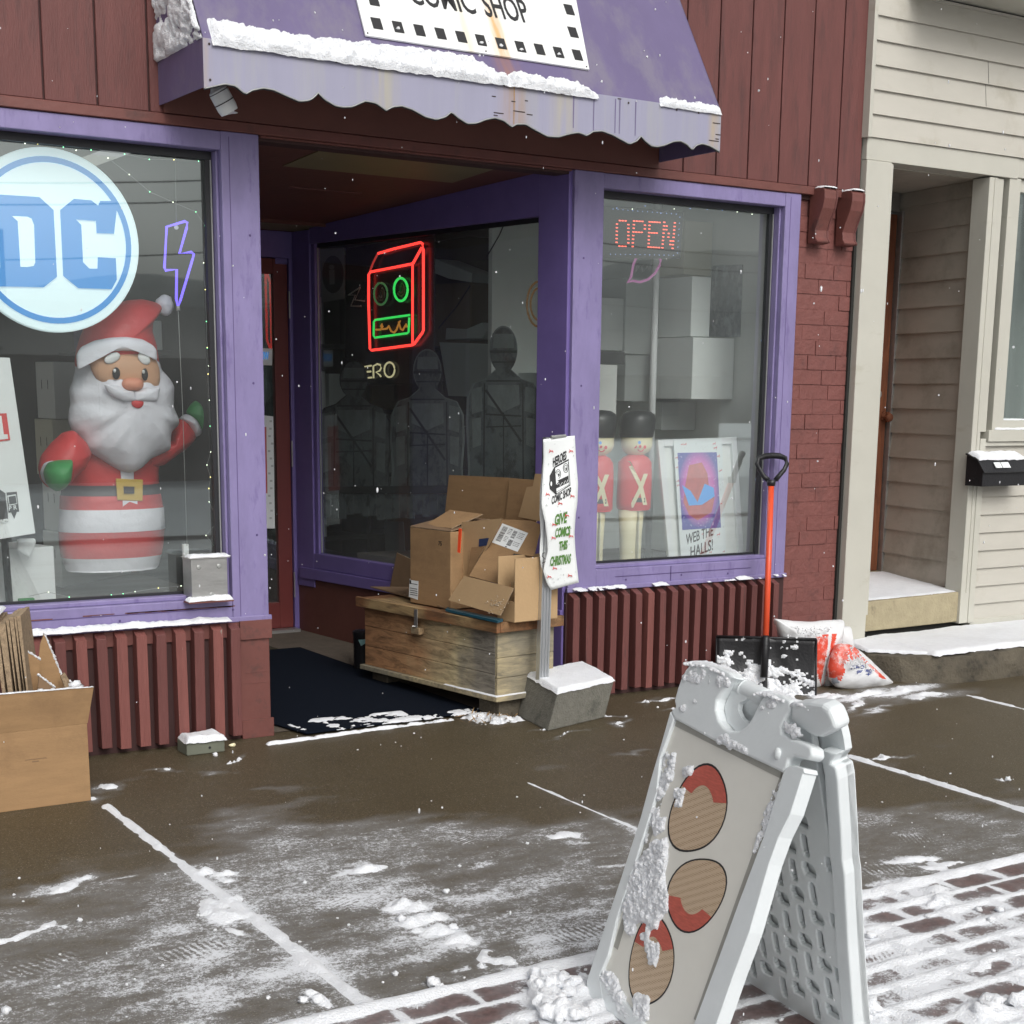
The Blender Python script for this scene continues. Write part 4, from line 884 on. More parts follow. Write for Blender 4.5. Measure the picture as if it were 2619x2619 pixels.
for i in range(9): k.tube([(7.78+.07*i+(.25 if i > 3 else 0),.25,1.45),(7.78+.07*i+(.25 if i > 3 else 0),.25,2.75)], .028, 8)
k.build('curtain', 'offwhite', nb, smooth=True)
k = MB(); k.box(7.64,11.2,.05,.9,2.86,2.9); k.build('inner_ceiling', 'greybox', nb)
snow_cap('snow', [(7.62,-.045,1.374),(9.5,-.045,1.374),(9.5,-.005,1.374),(7.62,-.005,1.374)], .014, None, .010, 23, .012, label='line of snow on the window ledge of the beige building')
snow_cap('snow', [(7.70,-.005,1.431),(9.5,-.005,1.431),(9.5,.028,1.431),(7.70,.028,1.431)], .010, None, .010, 24, .012, label='snow in the lower window groove of the beige building')
# concrete stoop in front of it, ragged along the top edge
so_y = -.66
mb = MB(); N_ = 60; top = []; bot = []; r5 = random.Random(4)
xsn = np.linspace(6.36, 11.2, N_)
def sty(x): return np.interp(x, [6.36,6.45,6.60,6.8,11.2], [-.30,-.50,-.60,-.66,-.66])
for x in xsn:
    y = sty(x); top.append((x, y+.02+r5.uniform(-.012,.012), .135+r5.uniform(-.012,.008)))
T2 = [(x,0.03,.15) for x in xsn]; Bt = [(x, sty(x)-.02+r5.uniform(-.008,.008), gz(so_y)-.01) for x in xsn]; Md = [(x, sty(x)-.012+r5.uniform(-.012,.012), .06+r5.uniform(-.01,.01)) for x in xsn]
k = len(xsn); mb.add(T2+top+Md+Bt, [(i,i+k,i+k+1,i+1) for i in range(k-1)]+[(i+k,i+2*k,i+2*k+1,i+k+1) for i in range(k-1)]+[(i+2*k,i+3*k,i+3*k+1,i+2*k+1) for i in range(k-1)])
mb.add([(6.36,0.03,.15),(6.36,sty(6.36),.135),(6.36,sty(6.36)-.02,gz(-.3)-.01),(6.36,.03,-.01)], [(0,1,2,3)])
st = mb.build('concrete_stoop', 'concdirty', None); tag(st, 'rough dark concrete stoop topped with snow under the beige wall', 'stoop')
snow_cap('snow', [(6.37,sty(6.37)+.03,.136),(6.62,-.56,.136),(6.62,-.02,.150),(6.405,-.06,.150)], .022, None, .012, 31, .012, lump=.35, lscale=6, label='snow on the tapering left tip of the concrete stoop')
snow_cap('snow', [(6.59,-.60,.138),(11.2,-.655,.138),(11.2,.0,.155),(6.59,-.012,.150)], .030, None, .016, 32, .035, lump=.3, lscale=5, label='smooth deep snow on top of the concrete stoop')
# mailbox
mx_ = thing('mailbox', (7.72,-.1,1.05), 'black wall mailbox with a snow-covered sloping lid on the beige siding', 'mailbox')
k = MB(); k.prism([(7.40,-.02,1.04),(7.40,-.155,1.04),(7.40,-.155,1.13),(7.40,-.11,1.19),(7.40,-.02,1.225)], (.42,0,0)); k.build('box', 'black', mx_, bevel=.004)
k = MB(); k.prism([(7.39,-.018,1.235),(7.39,-.115,1.20),(7.39,-.175,1.125),(7.39,-.170,1.120),(7.39,-.11,1.19),(7.39,-.018,1.225)], (.44,0,0)); lo = k.build('lid', 'black', mx_, bevel=.002)
k = MB(); k.box(7.60,7.645,-.172,-.168,1.13,1.165); 
k = MB(); nn = np.array([0,-.78,.62]); vv = np.array([0,.62,.78]); k.obox((7.53,-.153,1.166), (.028,0,0), vv*.02, nn*.002); k.obox((7.60,-.153,1.166), (.034,0,0), vv*.02, nn*.002); kid(k.build('number_sticker', 'paper', lo), lo)
k = MB(); text_mesh('B', k, (7.518,-.1572,1.155), (1,0,0), vv, .022, bold=.02); text_mesh('m', k, (7.575,-.1572,1.155), (1,0,0), vv, .028, bold=.02); kid(k.build('sticker_print', 'ink', lo), lo)
snow_cap('snow', [(7.40,-.125,1.195),(7.82,-.125,1.195),(7.82,-.025,1.236),(7.40,-.025,1.236)], .022, None, .007, 41, .018, normal=(0,-.3,1), label='cap of snow on the lid of the black mailbox')
# snow on the shop's own ledges
def denl(U, V): return .45+1.1*(fbm(U*60, V*0, 7)-.1)*(1-ss(U,.9,1.0))
snow_cap('snow', [(.6,-.075,.549),(2.62,-.075,.549),(2.62,-.024,.560),(.6,-.024,.560)], .017, None, .007, 51, .010, lump=.6, lscale=20, density=denl, label='thin line of snow on the sill under the left shop window')
snow_cap('snow', [(4.48,-.07,.569),(5.94,-.07,.569),(5.94,-.03,.583),(4.48,-.03,.583)], .008, None, .008, 52, .012, patchy=.56, lscale=12, label='specks of snow on the batten tops under the right shop window')
# ================================================================ painting helper: give faces of a mesh another slot inside an outline
def PR(P):
    P = np.asarray(P, float); v = (P-CAM)@RM.T; return np.stack([FP*v[...,0]/v[...,2]+PX, FP*v[...,1]/v[...,2]+PY], -1)
def inside(p, poly):
    x, y = p; c = False; n = len(poly); j = n-1
    for i in range(n):
        xi, yi = poly[i]; xj, yj = poly[j]
        if (yi > y) != (yj > y) and x < (xj-xi)*(y-yi)/(yj-yi)+xi: c = not c
        j = i
    return c
def colour_faces(mb, regions):
    V = np.array(mb.v); cs = np.array([V[list(f)].mean(0) for f in mb.f]); pc = PR(cs)
    regs = [([sp(q) for q in poly], mi) for poly, mi in regions]
    for i, p in enumerate(pc):
        for poly, mi in regs:
            if inside(p, poly): mb.m[i] = mi
def ell(z, cx, cy, rx, ry, a=0., n=20):
    ca, sa = math.cos(a), math.sin(a)
    return [(z, cx+rx*math.cos(t)*ca-ry*math.sin(t)*sa, cy+rx*math.cos(t)*sa+ry*math.sin(t)*ca) for t in [2*math.pi*i/n for i in range(n)]]
def poly3(z, Y, pts): return [W((z, x, y), Y) for x, y in pts]

# ================================================================ LEFT WINDOW DISPLAY
# inflatable bearded figure in red
Ys = .56
sa = thing('inflatable_figure', (2.25, Ys, .6), 'large air-filled bearded man in a red suit and red hat, waving a green mitten', 'inflatable')
SX = (W(('E',700,1200),Ys)[0]+W(('E',722,1200),Ys)[0])/2
def ez(y, x=715): return W(('E',x,y),Ys)[2]
def ehw(y, l, r): a, c = W(('E',l,y),Ys), W(('E',r,y),Ys); return (c[0]-a[0])/2, (a[0]+c[0])/2
mb = MB()
prof = [(1590,440,990),(1575,425,1000),(1510,405,1015),(1505,400,1018),(1430,392,1025),(1352,388,1030),(1345,384,1035),(1280,386,1036),(1208,390,1028),(1200,392,1022),(1165,395,1015),(1130,398,1008),(1125,402,1004),(1060,405,1000),(1052,405,998),(980,398,1000),(900,400,1010),(820,420,1030),(760,460,1020),(730,520,980)]
rings = []; nseg = 40; 
for y, l, r in prof:
    hw, cx = ehw(y, l, r); z = ez(y); rings.append([(cx+hw*math.cos(2*math.pi*j/nseg)*(1+.012*math.sin(5*j+z*30)), Ys+.05+hw*.62*math.sin(2*math.pi*j/nseg), z) for j in range(nseg)])
vsx = [p for r in rings for p in r]; fsx = []; msx = []
bands = [2,2,1,0,0,2,2,2,2,0,0,0,3,3,0,0,0,0,0]
bands = []
for i in range(len(prof)-1):
    ym = (prof[i][0]+prof[i+1][0])/2
    bands.append(1 if ym > 1507 else 0 if ym > 1348 else 1 if ym > 1204 else 0 if ym > 1127 else 2 if ym > 1056 else 0)
for i in range(len(rings)-1):
    for j in range(nseg): fsx.append((i*nseg+j, i*nseg+(j+1)%nseg, (i+1)*nseg+(j+1)%nseg, (i+1)*nseg+j)); msx.append(bands[i])
fsx.append(tuple(range(nseg))); msx.append(1); fsx.append(tuple((len(rings)-1)*nseg+j for j in range(nseg))); msx.append(0)
mb.v = vsx; mb.f = fsx; mb.m = msx
body = mb.build('body', ['fabricred','fabricwhite','fabricblack'], sa, smooth=True)
k = MB()
def frontY(q, extra=.012):      # point on the belly front
    p = W(q, Ys-.19); return p
hwm = ehw(1090,402,1004)[0]
def belly(q, off=.006):
    # iterate to meet the elliptical body in front
    Y = Ys-.1
    for _ in range(6):
        p = W(q, Y); hw = hwm; cx = SX+.0; dx = min(abs((p[0]-cx)/hw), .98); Y = Ys+.05-hw*.62*math.sqrt(1-dx*dx)-off
    return W(q, Y)
k = MB(); k.prism([belly(('E',x,y)) for x,y in ((713,1023),(880,1030),(878,1162),(722,1156))], (0,-.008,0)); bk = kid(k.build('buckle', 'yellow', body, bevel=.003), body)
k = MB(); k.prism([belly(('E',x,y),.0145) for x,y in ((763,1072),(830,1074),(829,1117),(766,1116))], (0,-.002,0)); kid(k.build('buckle_hole', 'fabricblack', body), body)
k = MB(); k.prism([belly(('E',x,y),.003) for x,y in ((742,960),(825,960),(825,1028),(748,1026))], (0,-.003,0)); k.prism([belly(('E',x,y),.003) for x,y in ((757,1160),(847,1162),(848,1208),(757,1206))], (0,-.003,0)); kid(k.build('coat_trim', 'fabricwhite', body), body)
# arms
k = MB(); pillow(k, [('E',x,y) for x,y in ((395,735),(455,725),(530,800),(560,870),(520,960),(440,1030),(430,1060),(290,1080),(255,1030),(240,960),(258,885),(320,805))], Ys-.16, .12); k.build('arm', 'fabricred', sa, smooth=True)
k = MB(); pillow(k, [('E',x,y) for x,y in ((258,985),(275,930),(310,908),(350,905),(380,930),(390,1000),(360,1060),(300,1070),(270,1040))], Ys-.215, .10); k.build('cuff', 'fabricwhite', sa, smooth=True)
k = MB(); pillow(k, [('E',x,y) for x,y in ((273,975),(300,925),(350,910),(400,905),(442,902),(440,960),(430,1040),(392,1090),(345,1106),(298,1072),(276,1015))], Ys-.26, .09); k.build('mitten', 'fabricgreen', sa, smooth=True)
k = MB(); pillow(k, [('E',x,y) for x,y in ((1100,655),(1150,660),(1200,730),(1205,775),(1150,835),(1080,885),(1000,945),(900,960),(860,880),(960,820),(1040,790),(1050,740))], Ys+.0, .10); k.build('arm', 'fabricred', sa, smooth=True)
k = MB(); pillow(k, [('E',x,y) for x,y in ((1112,650),(1150,622),(1195,650),(1237,735),(1228,762),(1198,770),(1165,715))], Ys-.01, .08); k.build('cuff', 'fabricwhite', sa, smooth=True)
k = MB(); pillow(k, [('E',x,y) for x,y in ((1150,612),(1180,565),(1208,538),(1232,560),(1238,612),(1275,590),(1308,605),(1312,700),(1275,750),(1235,752),(1212,690))], Ys+.0, .06); k.build('mitten', 'fabricgreen', sa, smooth=True)
# beard, face, hat
k = MB(); pillow(k, [('E',x,y) for x,y in ((475,300),(560,230),(760,200),(930,215),(975,300),(990,350),(1035,405),(1062,450),(1066,520),(1060,570),(1096,680),(1090,702),(1050,740),(1040,850),(995,872),(930,900),(870,960),(810,988),(750,982),(680,942),(600,892),(530,850),(500,790),(452,732),(428,680),(432,600),(441,560),(435,480),(470,370))], Ys-.09, .17, ctr=('E',770,560), rings=9)
V = k.v; k.v = [tuple(np.array(p)+np.array((0, .018*mnoise.noise(Vector(p)*9)+.010*mnoise.noise(Vector(p)*22), 0))) for p in V]
k.build('beard', 'fabricwhite', sa, smooth=True)
k = MB(); pillow(k, [('E',x,y) for x,y in ((550,290),(605,262),(700,242),(770,236),(860,238),(930,252),(965,290),(985,345),(990,415),(975,468),(850,485),(700,470),(640,450),(590,405),(560,350))], Ys-.20, .055); face = k.build('face', 'skin', sa, smooth=True)
k = MB(); pillow(k, [('E',x,y) for x,y in ((750,430),(765,408),(800,402),(850,403),(880,412),(888,440),(882,468),(850,482),(790,480),(758,462))], Ys-.262, .03); kid(k.build('nose', 'nose', face, smooth=True), face)
k = MB(); pillow(k, [('E',x,y) for x,y in ((636,436),(700,448),(745,450),(775,478),(830,485),(835,545),(770,550),(710,525),(665,490))], Ys-.262, .025); pillow(k, [('E',x,y) for x,y in ((826,486),(885,475),(890,458),(940,465),(990,458),(975,545),(900,548),(830,546))], Ys-.258, .025); kid(k.build('moustache', 'fabricwhite', face, smooth=True), face)
k = MB(); pillow(k, [('E',x,y) for x,y in ((808,545),(850,540),(890,545),(885,575),(865,592),(838,592),(815,575))], Ys-.262, .008); kid(k.build('mouth', 'fabricred', face, smooth=True), face)
for nm, cx, cy, rx, ry, a, m_, dp in (('eyebrow',693,280,58,32,-.45,'white',.0),('eyebrow',890,283,50,32,.75,'white',.0),('eye',718,374,27,42,-.05,'ink',.006),('eye',895,381,22,43,-.05,'ink',.006),('eye_glint',708,357,10,14,0,'white',.012),('eye_glint',886,365,9,14,0,'white',.012)):
    k = MB(); pillow(k, ell('E',cx,cy,rx,ry,a,14), Ys-.250-dp, .006 if m_ != 'white' or nm == 'eye_glint' else .008, rings=3); kid(k.build(nm, m_, face, smooth=True), face)
k = MB(); pillow(k, [('A',x,y) for x,y in ((415,1990),(425,1920),(445,1850),(480,1770),(560,1700),(640,1668),(700,1648),(780,1642),(850,1658),(885,1680),(872,1712),(832,1762),(828,1820),(850,1890),(866,1990),(860,2060),(640,2080),(430,2060))], Ys-.09, .15, ctr=('A',640,1880), rings=8); hat = k.build('hat', 'fabricred', sa, smooth=True)
k = MB(); pillow(k, [('E',x,y) for x,y in ((470,262),(498,212),(580,172),(680,153),(780,148),(880,163),(945,200),(968,230),(972,300),(915,255),(860,238),(760,235),(680,240),(600,262),(545,300),(478,355))], Ys-.235, .035, ctr=('E',740,205)); kid(k.build('hat_brim', 'fabricwhite', hat, smooth=True), hat)
k = MB(); k.ball(W(('A',905,1675),Ys-.1), .042, 16, (1,1,1.05), lump=.15); kid(k.build('pompom', 'fabricwhite', hat, smooth=True), hat)

# round emblem sign with two big letters
es = thing('round_sign', (1.93, .15, 1.8), 'large round white sign with blue two-letter emblem and blue ring hanging in the left window', 'sign')
Ye = .17; pt, pb = W(('A',268,808),Ye), W(('A',325,1826),Ye); R0 = (pt[2]-pb[2])/2; c0_ = np.array([W(('A',756,1315),Ye)[0]-R0*.985, Ye, (pt[2]+pb[2])/2])
M['emblemwhite'] = mat('backlit_acrylic_white', (.66,.78,.79), .3, .03, 3, emit=(.66,.83,.86), es=.6)
M['emblemblue'] = mat('emblem_blue', (.06,.25,.58), .35, .05, 3, emit=(.10,.36,.80), es=.42)
k = MB(); n = 72
k.prism([c0_+np.array([math.cos(2*math.pi*i/n)*R0, 0, math.sin(2*math.pi*i/n)*R0]) for i in range(n)], (0,.03,0)); dk = k.build('disc', M['emblemwhite'], es, bevel=.006)
k = MB()
Rin, Rout = R0*.838, R0*.902
k.add([c0_+np.array([math.cos(2*math.pi*i/n)*r, -.004, math.sin(2*math.pi*i/n)*r]) for r in (Rin, Rout) for i in range(n)], [(i,(i+1)%n,(i+1)%n+n,i+n) for i in range(n)])
kid(k.build('ring', M['emblemblue'], dk), dk)
k = MB(); PD = [(-75,1064),(215,1082),(293,1153),(312,1520),(240,1577),(22,1573),(-75,1572)]
k.prism([W(('A',x,y),Ye-.004) for x,y in PD], (0,-.003,0)); kid(k.build('letter_d', M['emblemblue'], dk), dk)
k = MB(); k.prism([W(('A',x,y),Ye-.0075) for x,y in ((66,1186),(150,1190),(172,1200),(186,1235),(193,1440),(184,1460),(150,1466),(112,1465),(97,1215))], (0,-.002,0)); 
k.prism([W(('A',x,y),Ye-.0075) for x,y in ((-75,1180),(-30,1182),(-10,1215),(0,1470),(-75,1472))], (0,-.002,0)); kid(k.build('letter_counter', M['emblemwhite'], dk), dk)
k = MB(); PCc = [(330,1153),(405,1092),(500,1100),(538,1130),(550,1103),(612,1104),(640,1150),(625,1283),(530,1280),(527,1213),(415,1205),(445,1235),(455,1440),(490,1475),(535,1475),(537,1413),(635,1418),(640,1535),(612,1588),(430,1582),(347,1515)]
k.prism([W(('A',x,y),Ye-.004) for x,y in PCc], (0,-.003,0)); kid(k.build('letter_c', M['emblemblue'], dk), dk)
k = MB(); k.tube([c0_+np.array([.1,.01,R0*.9]), c0_+np.array([.1,.01,R0+.45])], .0015, 5); k.tube([c0_+np.array([-.1,.01,R0*.9]), c0_+np.array([-.1,.01,R0+.45])], .0015, 5); kid(k.build('hanging_wire', 'alu', dk), dk)
# hanging paper poster, cut by the picture's edge
pq = [W(('E',x,y),.135) for x,y in ((-330,262),(60,278),(218,1362),(-330,1452))]
po = MB(); card(po, pq, .003); post = po.build('poster', 'paper'); tag(post, 'white hanging poster with a red block and small black emblems in the left window', 'poster')
def on(z, pts, Y, m_, nm, par, th=.0015):
    k = MB(); k.prism([W((z,x,y),Y) for x,y in pts], (0,-th,0)); return kid(k.build(nm, m_, par), par) if par.parent is None else kid(k.build(nm, m_, par), par)
def kid0(o, par): o.parent = par; o.location = -par.location; return o
def onp(z, pts, Y, m_, nm, par, th=.0015):
    k = MB(); k.prism([W((z,x,y),Y) for x,y in pts], (0,-th,0)); o = k.build(nm, m_); return kid0(o, par)
onp('U', ((-500,400),(105,365),(168,808),(-500,900)), .133, 'red_ink', 'red_block', post)
onp('U', ((-60,412),(22,408),(62,712),(122,715),(130,785),(5,800),(-60,805)), .131, 'paper', 'white_figure', post)
onp('E', ((40,1110),(103,1105),(118,1228),(52,1235)), .133, 'ink', 'small_emblem', post)
onp('U', ((118,1722),(260,1700),(285,1858),(150,1890)), .131, 'paper', 'emblem_frame', post)
onp('U', ((140,1742),(255,1722),(275,1850),(155,1870)), .1295, 'ink', 'emblem_centre', post)
onp('E', ((68,1232),(105,1225),(88,1272)), .133, 'ink', 'pennant', post)
onp('E', ((-60,1095),(0,1092),(33,1115),(35,1145),(48,1240),(50,1290),(-60,1300)), .133, 'ink', 'dark_emblem', post)
k = MB(); a = W(('E',55,1222),.1300); text_mesh('P R', k, a, W(('E',110,1212),.13)-a, (0,0,1), .018, width=.034, bold=.01); a = W(('E',-25,1298),.1300); text_mesh('mage', k, a, W(('E',60,1285),.13)-a, (0,0,1), .016, width=.05, bold=.03)
kid0(k.build('lettering', 'paper'), post)
# blue-violet neon bolt
bo = thing('neon_bolt', (2.34,.2,1.9), 'violet-blue neon lightning bolt hanging on a thin wire in the left window', 'neon sign')
M['neonviolet'] = emis('violet_neon', (.20,.13,1.), 1.9)
k = MB(); Yb = .2; k.tube([W(('A',x,y),Yb) for x,y in ((915,1245),(1015,1215),(1028,1222),(1025,1250),(985,1392),(1050,1384),(1064,1395),(1055,1430),(990,1650),(977,1690),(968,1640),(970,1480),(908,1484),(903,1470)) ], .0062, 8, closed=True); k.build('tube', M['neonviolet'], bo, smooth=True)
k = MB(); k.tube([W(('A',962,840),Yb), W(('A',968,1240),Yb+.005)], .0012, 5); k.tube([W(('A',978,1700),Yb), W(('E',1108,150),Yb), W(('E',1128,600),Yb), W(('E',1155,1440),Yb)], .0016, 5); k.tube([W(('A',977,1680),Yb),W(('A',980,1706),Yb)], .0085, 8); k.build('wire', 'alu', bo, smooth=True)
k = MB(); k.tube([W(('A',968,1248),Yb+.004), W(('A',968,1248),Yb+.001)], .010, 12); k.box(*(lambda p: (p[0]-.012,p[0]+.012,Yb,Yb+.02,p[2]-.04,p[2]+.03))(W(('E',1150,1470),Yb))); k.build('hanger', 'white', bo)
# string lights
sl = thing('string_lights', (2.55,.13,1.6), 'string of tiny lit bulbs on clear wire around the edges of the left window', 'string lights')
R1 = [('A',137,788),('A',207,790),('A',288,795),('A',348,808),('A',418,825),('A',500,823),('A',684,846),('A',820,875),('A',955,877),('A',1090,885)]
R2 = [('A',593,868),('A',710,958),('A',822,1053),('A',950,1110),('A',1075,1163),('A',1125,1240),('A',1130,1320),('A',1118,1443),('A',1127,1590),('A',1133,1765),('A',1138,1910),('E',1280,215),('E',1288,328),('E',1285,378),('E',1293,540),('E',1298,700),('E',1310,788),('E',1302,860),('E',1278,940),('E',1300,1015),('E',1290,1085),('E',1292,1168),('E',1323,1237),('E',1322,1315),('E',1272,1375),('E',1327,1447)]
R3 = [('E',1230,1700),('E',1118,1687),('E',978,1700),('E',835,1722),('E',760,1735),('E',688,1742),('E',600,1790),('E',520,1800),('E',427,1756),('E',300,1725),('E',180,1750)]
k = MB()
for rr_ in (R1, R2, R3): k.tube([W(q,.125) for q in rr_], .0011, 4)
k.build('wire', 'alu', sl, smooth=True)
M['bulbw'] = emis('warm_bulb', (.9,1.,.75), 5.); M['bulbg'] = emis('green_bulb', (.25,1.,.45), 5.); M['bulby'] = emis('yellow_bulb', (1.,.85,.3), 5.)
ri = random.Random(1)
for q in R1+R2[::1]+R3[:-1]:
    k = MB(); k.ball(W(q,.120), .0024, 6); k.build('bulb', ri.choice([M['bulbw'],M['bulbg'],M['bulby']]), sl)
# things standing behind the left pane
def hbox(name, fl, fr, depth, zt, m_, label, cat, group=None, z0=None, dirn=None, mi=None, bev=.004):
    """a carton: front-bottom-left and -right points, depth and top height"""
    fl, fr = np.array(fl, float), np.array(fr, float); d = fr-fl; n = np.array([-d[1], d[0], 0.])/np.hypot(d[0], d[1])*depth
    if n[1] < 0: n = -n
    if dirn is not None: n = np.array(dirn, float)*depth
    z = fl[2] if z0 is None else z0
    P = [fl, fr, fr+n, fl+n]; P = [(p[0],p[1],z) for p in P]+[(p[0],p[1],zt) for p in P]
    mb = MB(); mb.hexa(P); o = mb.build(name, m_, bevel=bev); tag(o, label, cat, group); return o
def hole(par, P, u, n, m_='ink', r=.03):
    k = MB(); P, u, n = arr(P,u,n); u /= np.linalg.norm(u); k.prism([P+u*math.cos(t)*r+np.array([0,0,1])*math.sin(t)*r*.45 for t in np.linspace(0,2*math.pi,16)[:-1]], n*.001); o = k.build('hand_hole', m_); return kid0(o, par)
zs = [.601, .87, 1.14, 1.41, 1.68]; labs = ['lowest', 'second', 'third', 'topmost']
for i in range(4):
    j = (0,.01,-.012,.006)[i]
    fl, fr = np.array(W(('E',245,1000),1.25))+np.array([j,0,0]), np.array(W(('E',352,1000),1.02))+np.array([j,0,0]); fl[2] = zs[i]; fr[2] = zs[i]
    dn = np.array([.50,.45,0]); 
    o = hbox('storage_box', fl, fr, 1., zs[i+1]-.004, 'offwhite' if i != 2 else 'tanbox', '%s white storage carton in the stack behind the inflatable figure' % labs[i], 'box', 'cartons stacked behind the inflatable figure', dirn=dn)
    mid = (fl+fr)/2; mid[2] = zs[i]+.16
    k = MB(); u = (fr-fl)/np.linalg.norm(fr-fl)
    for s_ in (-.04,.04): k.obox(mid+u*s_+np.array([-.002,-.002,0]), u*.0025, (0,0,.022), (.001,.002,0))
    kid0(k.build('hand_slot', 'ink'), o)
wb = hbox('storage_box', W(('E',70,1830),.30), W(('E',350,1812),.36), .3, W(('E',300,1447),.33)[2], 'white', 'plain white carton standing low in the left corner of the left window', 'box', z0=.601)
k = MB(); k.box(*(lambda a: (a[0]-.004,a[0]+.06,.26,.29,.65,.66))(W(('E',120,1780),.28))); kid0(k.build('green_tag', 'fabricgreen'), wb)
k = MB(); a, c = W(('E',10,1370),.24), W(('E',62,1830),.24); k.tube([a+np.array([.0,0,.5]), (c[0],.24,.602)], .016, 8); ho = k.build('dark_pole', 'black', smooth=True); tag(ho, 'dark grey pole standing beside the white carton in the left window', 'pole')
k = MB(); pillow(k, [('E',x,y) for x,y in ((105,1395),(220,1392),(222,1430),(180,1520),(160,1500),(105,1470))], .25, .012); o = k.build('crumpled_paper', 'paper', smooth=True); tag(o, 'crumpled sheet of pale paper draped over the low white carton', 'paper')
for i, (y_, z_, w_, m_, lb) in enumerate(((1.25,1.27,.16,'offwhite','pale carton on the lower shelf beside the waving mitten'),(1.0,1.74,.14,'greybox','grey carton on the upper shelf behind the bolt'),(1.35,1.74,.2,'tanbox','tan carton on the upper shelf nearest the display back'),(1.5,.602,.22,'carddark','dark brown carton under the shelves behind the inflatable figure'))):
    o = hbox('storage_box', (2.54,y_,z_), (2.73,y_-.02,z_), .15, z_+w_, m_, lb, 'box')
# lit ceiling lamp deep in the shop
p = Hz(('E',30,25), 2.70); lm = thing('ceiling_lamp', (p[0],p[1],2.7), 'lit warm ceiling lamp deep in the shop behind the left window', 'lamp')
M['lampglow'] = emis('warm_lamp', (1.,.80,.5), 6.)
k = MB(); k.box(p[0]-.8, p[0]+.12, p[1]-.1, p[1]+.1, 2.66, 2.70); k.build('diffuser', M['lampglow'], lm); k = MB(); k.box(p[0]-.82, p[0]+.14, p[1]-.12, p[1]+.12, 2.701, 2.78); k.build('housing', 'white', lm)
# galvanised box plate on the lower right corner of the left window
gp = thing('steel_box', (2.52,-.05,.66), 'small galvanised steel box on the lower right corner of the left window', 'metal box')
k = MB(); k.box(2.440, 2.606, -.062, .04, .662, .832); k.box(2.43,2.618,-.07,.035,.832,.836); k.build('casing', 'steel', gp, bevel=.003)
for x_, z_ in ((2.475,.795),(2.568,.795),(2.53,.672)): k = MB(); k.ball((x_,-.063,z_), .011, 12, (1,.25,1)); k.build('bolt', 'alu', gp, smooth=True)
snow_cap('snow', [(2.432,-.07,.837),(2.625,-.07,.837),(2.625,-.0,.837),(2.432,-.0,.837)], .014, None, .006, 61, .012, lump=.6, lscale=18, normal=(.12,0,1), label='snow on top of the small galvanised steel box')
snow_cap('snow', [(2.415,-.09,.648),(2.622,-.09,.648),(2.622,-.035,.652),(2.415,-.035,.652)], .018, None, .006, 62, .012, lump=.6, lscale=18, label='snow under the small galvanised steel box')
k = MB(); k.box(2.415,2.622,-.09,-.023,.640,.647); kid(k.build('sill_board', 'redtrim', wl), wl)

# ================================================================ RIGHT WINDOW DISPLAY
# led sign
led = thing('led_sign', (4.85,.16,2.2), 'dark rectangular LED board with red dotted lettering at the top of the right window', 'led sign')
LQ = [W(('S',x,y),.17) for x,y in ((405,345),(962,392),(940,722),(385,715))]
k = MB(); card(k, LQ, .02); M['ledboard'] = mat('led_board', (.03,.032,.035), .6); k.build('board', M['ledboard'], led)
M['ledred'] = emis('red_led', (1.,.14,.09), 3.); M['ledblue'] = emis('blue_led', (.35,.5,1.), 2.)
def LP(u, v): a, b, c, d = LQ; return (a*(1-u)*(1-v)+b*u*(1-v)+c*u*v+d*(1-u)*v)+np.array([0,-.003,0])
GL = {'O':['01110','10001','10001','10001','10001','10001','10001','01110'],'P':['11110','10001','10001','11110','10000','10000','10000','10000'],'E':['11111','10000','10000','11110','10000','10000','10000','11111'],'N':['10001','11001','11001','10101','10101','10011','10011','10001']}
def quadpt(x, y): return W(('S',x,y),.166)
for ch_, (xa, xb, xc_, xd), (yt, yb_) in (('O',(492,572,572,488),(452,632)),('P',(612,690,682,602),(456,636)),('E',(722,792,788,714),(462,640)),('N',(826,900,884,812),(465,645))):
    k = MB()
    for r_, row_ in enumerate(GL[ch_]):
        for c_, bit in enumerate(row_):
            if bit == '1':
                v = r_/7; u = c_/4; x = (xa+(xb-xa)*u)*(1-v)+(xd+(xc_-xd)*u)*v; y = yt+(yb_-yt)*v+(u*4)
                k.obox(quadpt(x, y), (.0062,0,0), (0,.001,0), (0,0,.0027))
    k.build('led_letter_'+ch_.lower(), M['ledred'], led)
k = MB()
for i in range(14):
    for v_ in (.06,.93): k.ball(LP(.1+.8*i/13, v_), .0020, 5)
for i in range(7): k.ball(LP(.95, .12+.76*i/6), .0022, 5)
k.build('border_leds', M['ledblue'], led)
# speech bubble neon
sbn = thing('neon_bubble', (4.95,.34,2.0), 'pink neon speech bubble partly hidden under the LED board', 'neon sign')
M['neonpink'] = emis('pink_neon', (.62,.22,.50), .55)
k = MB(); k.tube([W(('S',x,y),.34) for x,y in ((640,690),(608,760),(600,800),(592,848),(566,892),(600,878),(655,888),(712,868),(760,825),(792,770),(800,735),(780,690))], .007, 8); k.build('tube', M['neonpink'], sbn, smooth=True)
k = MB(); k.tube([W(('S',x,y),.335) for x,y in ((622,812),(640,752),(648,790),(668,765),(672,810),(690,800),(702,765),(712,800),(728,770),(740,745))], .004, 6); k.build('script_tube', 'alu', sbn, smooth=True)
k = MB(); p=W(('S',800,735),.34); k.tube([p, p+np.array([0,0,.6])], .001, 4); k.build('wire', 'alu', sbn)
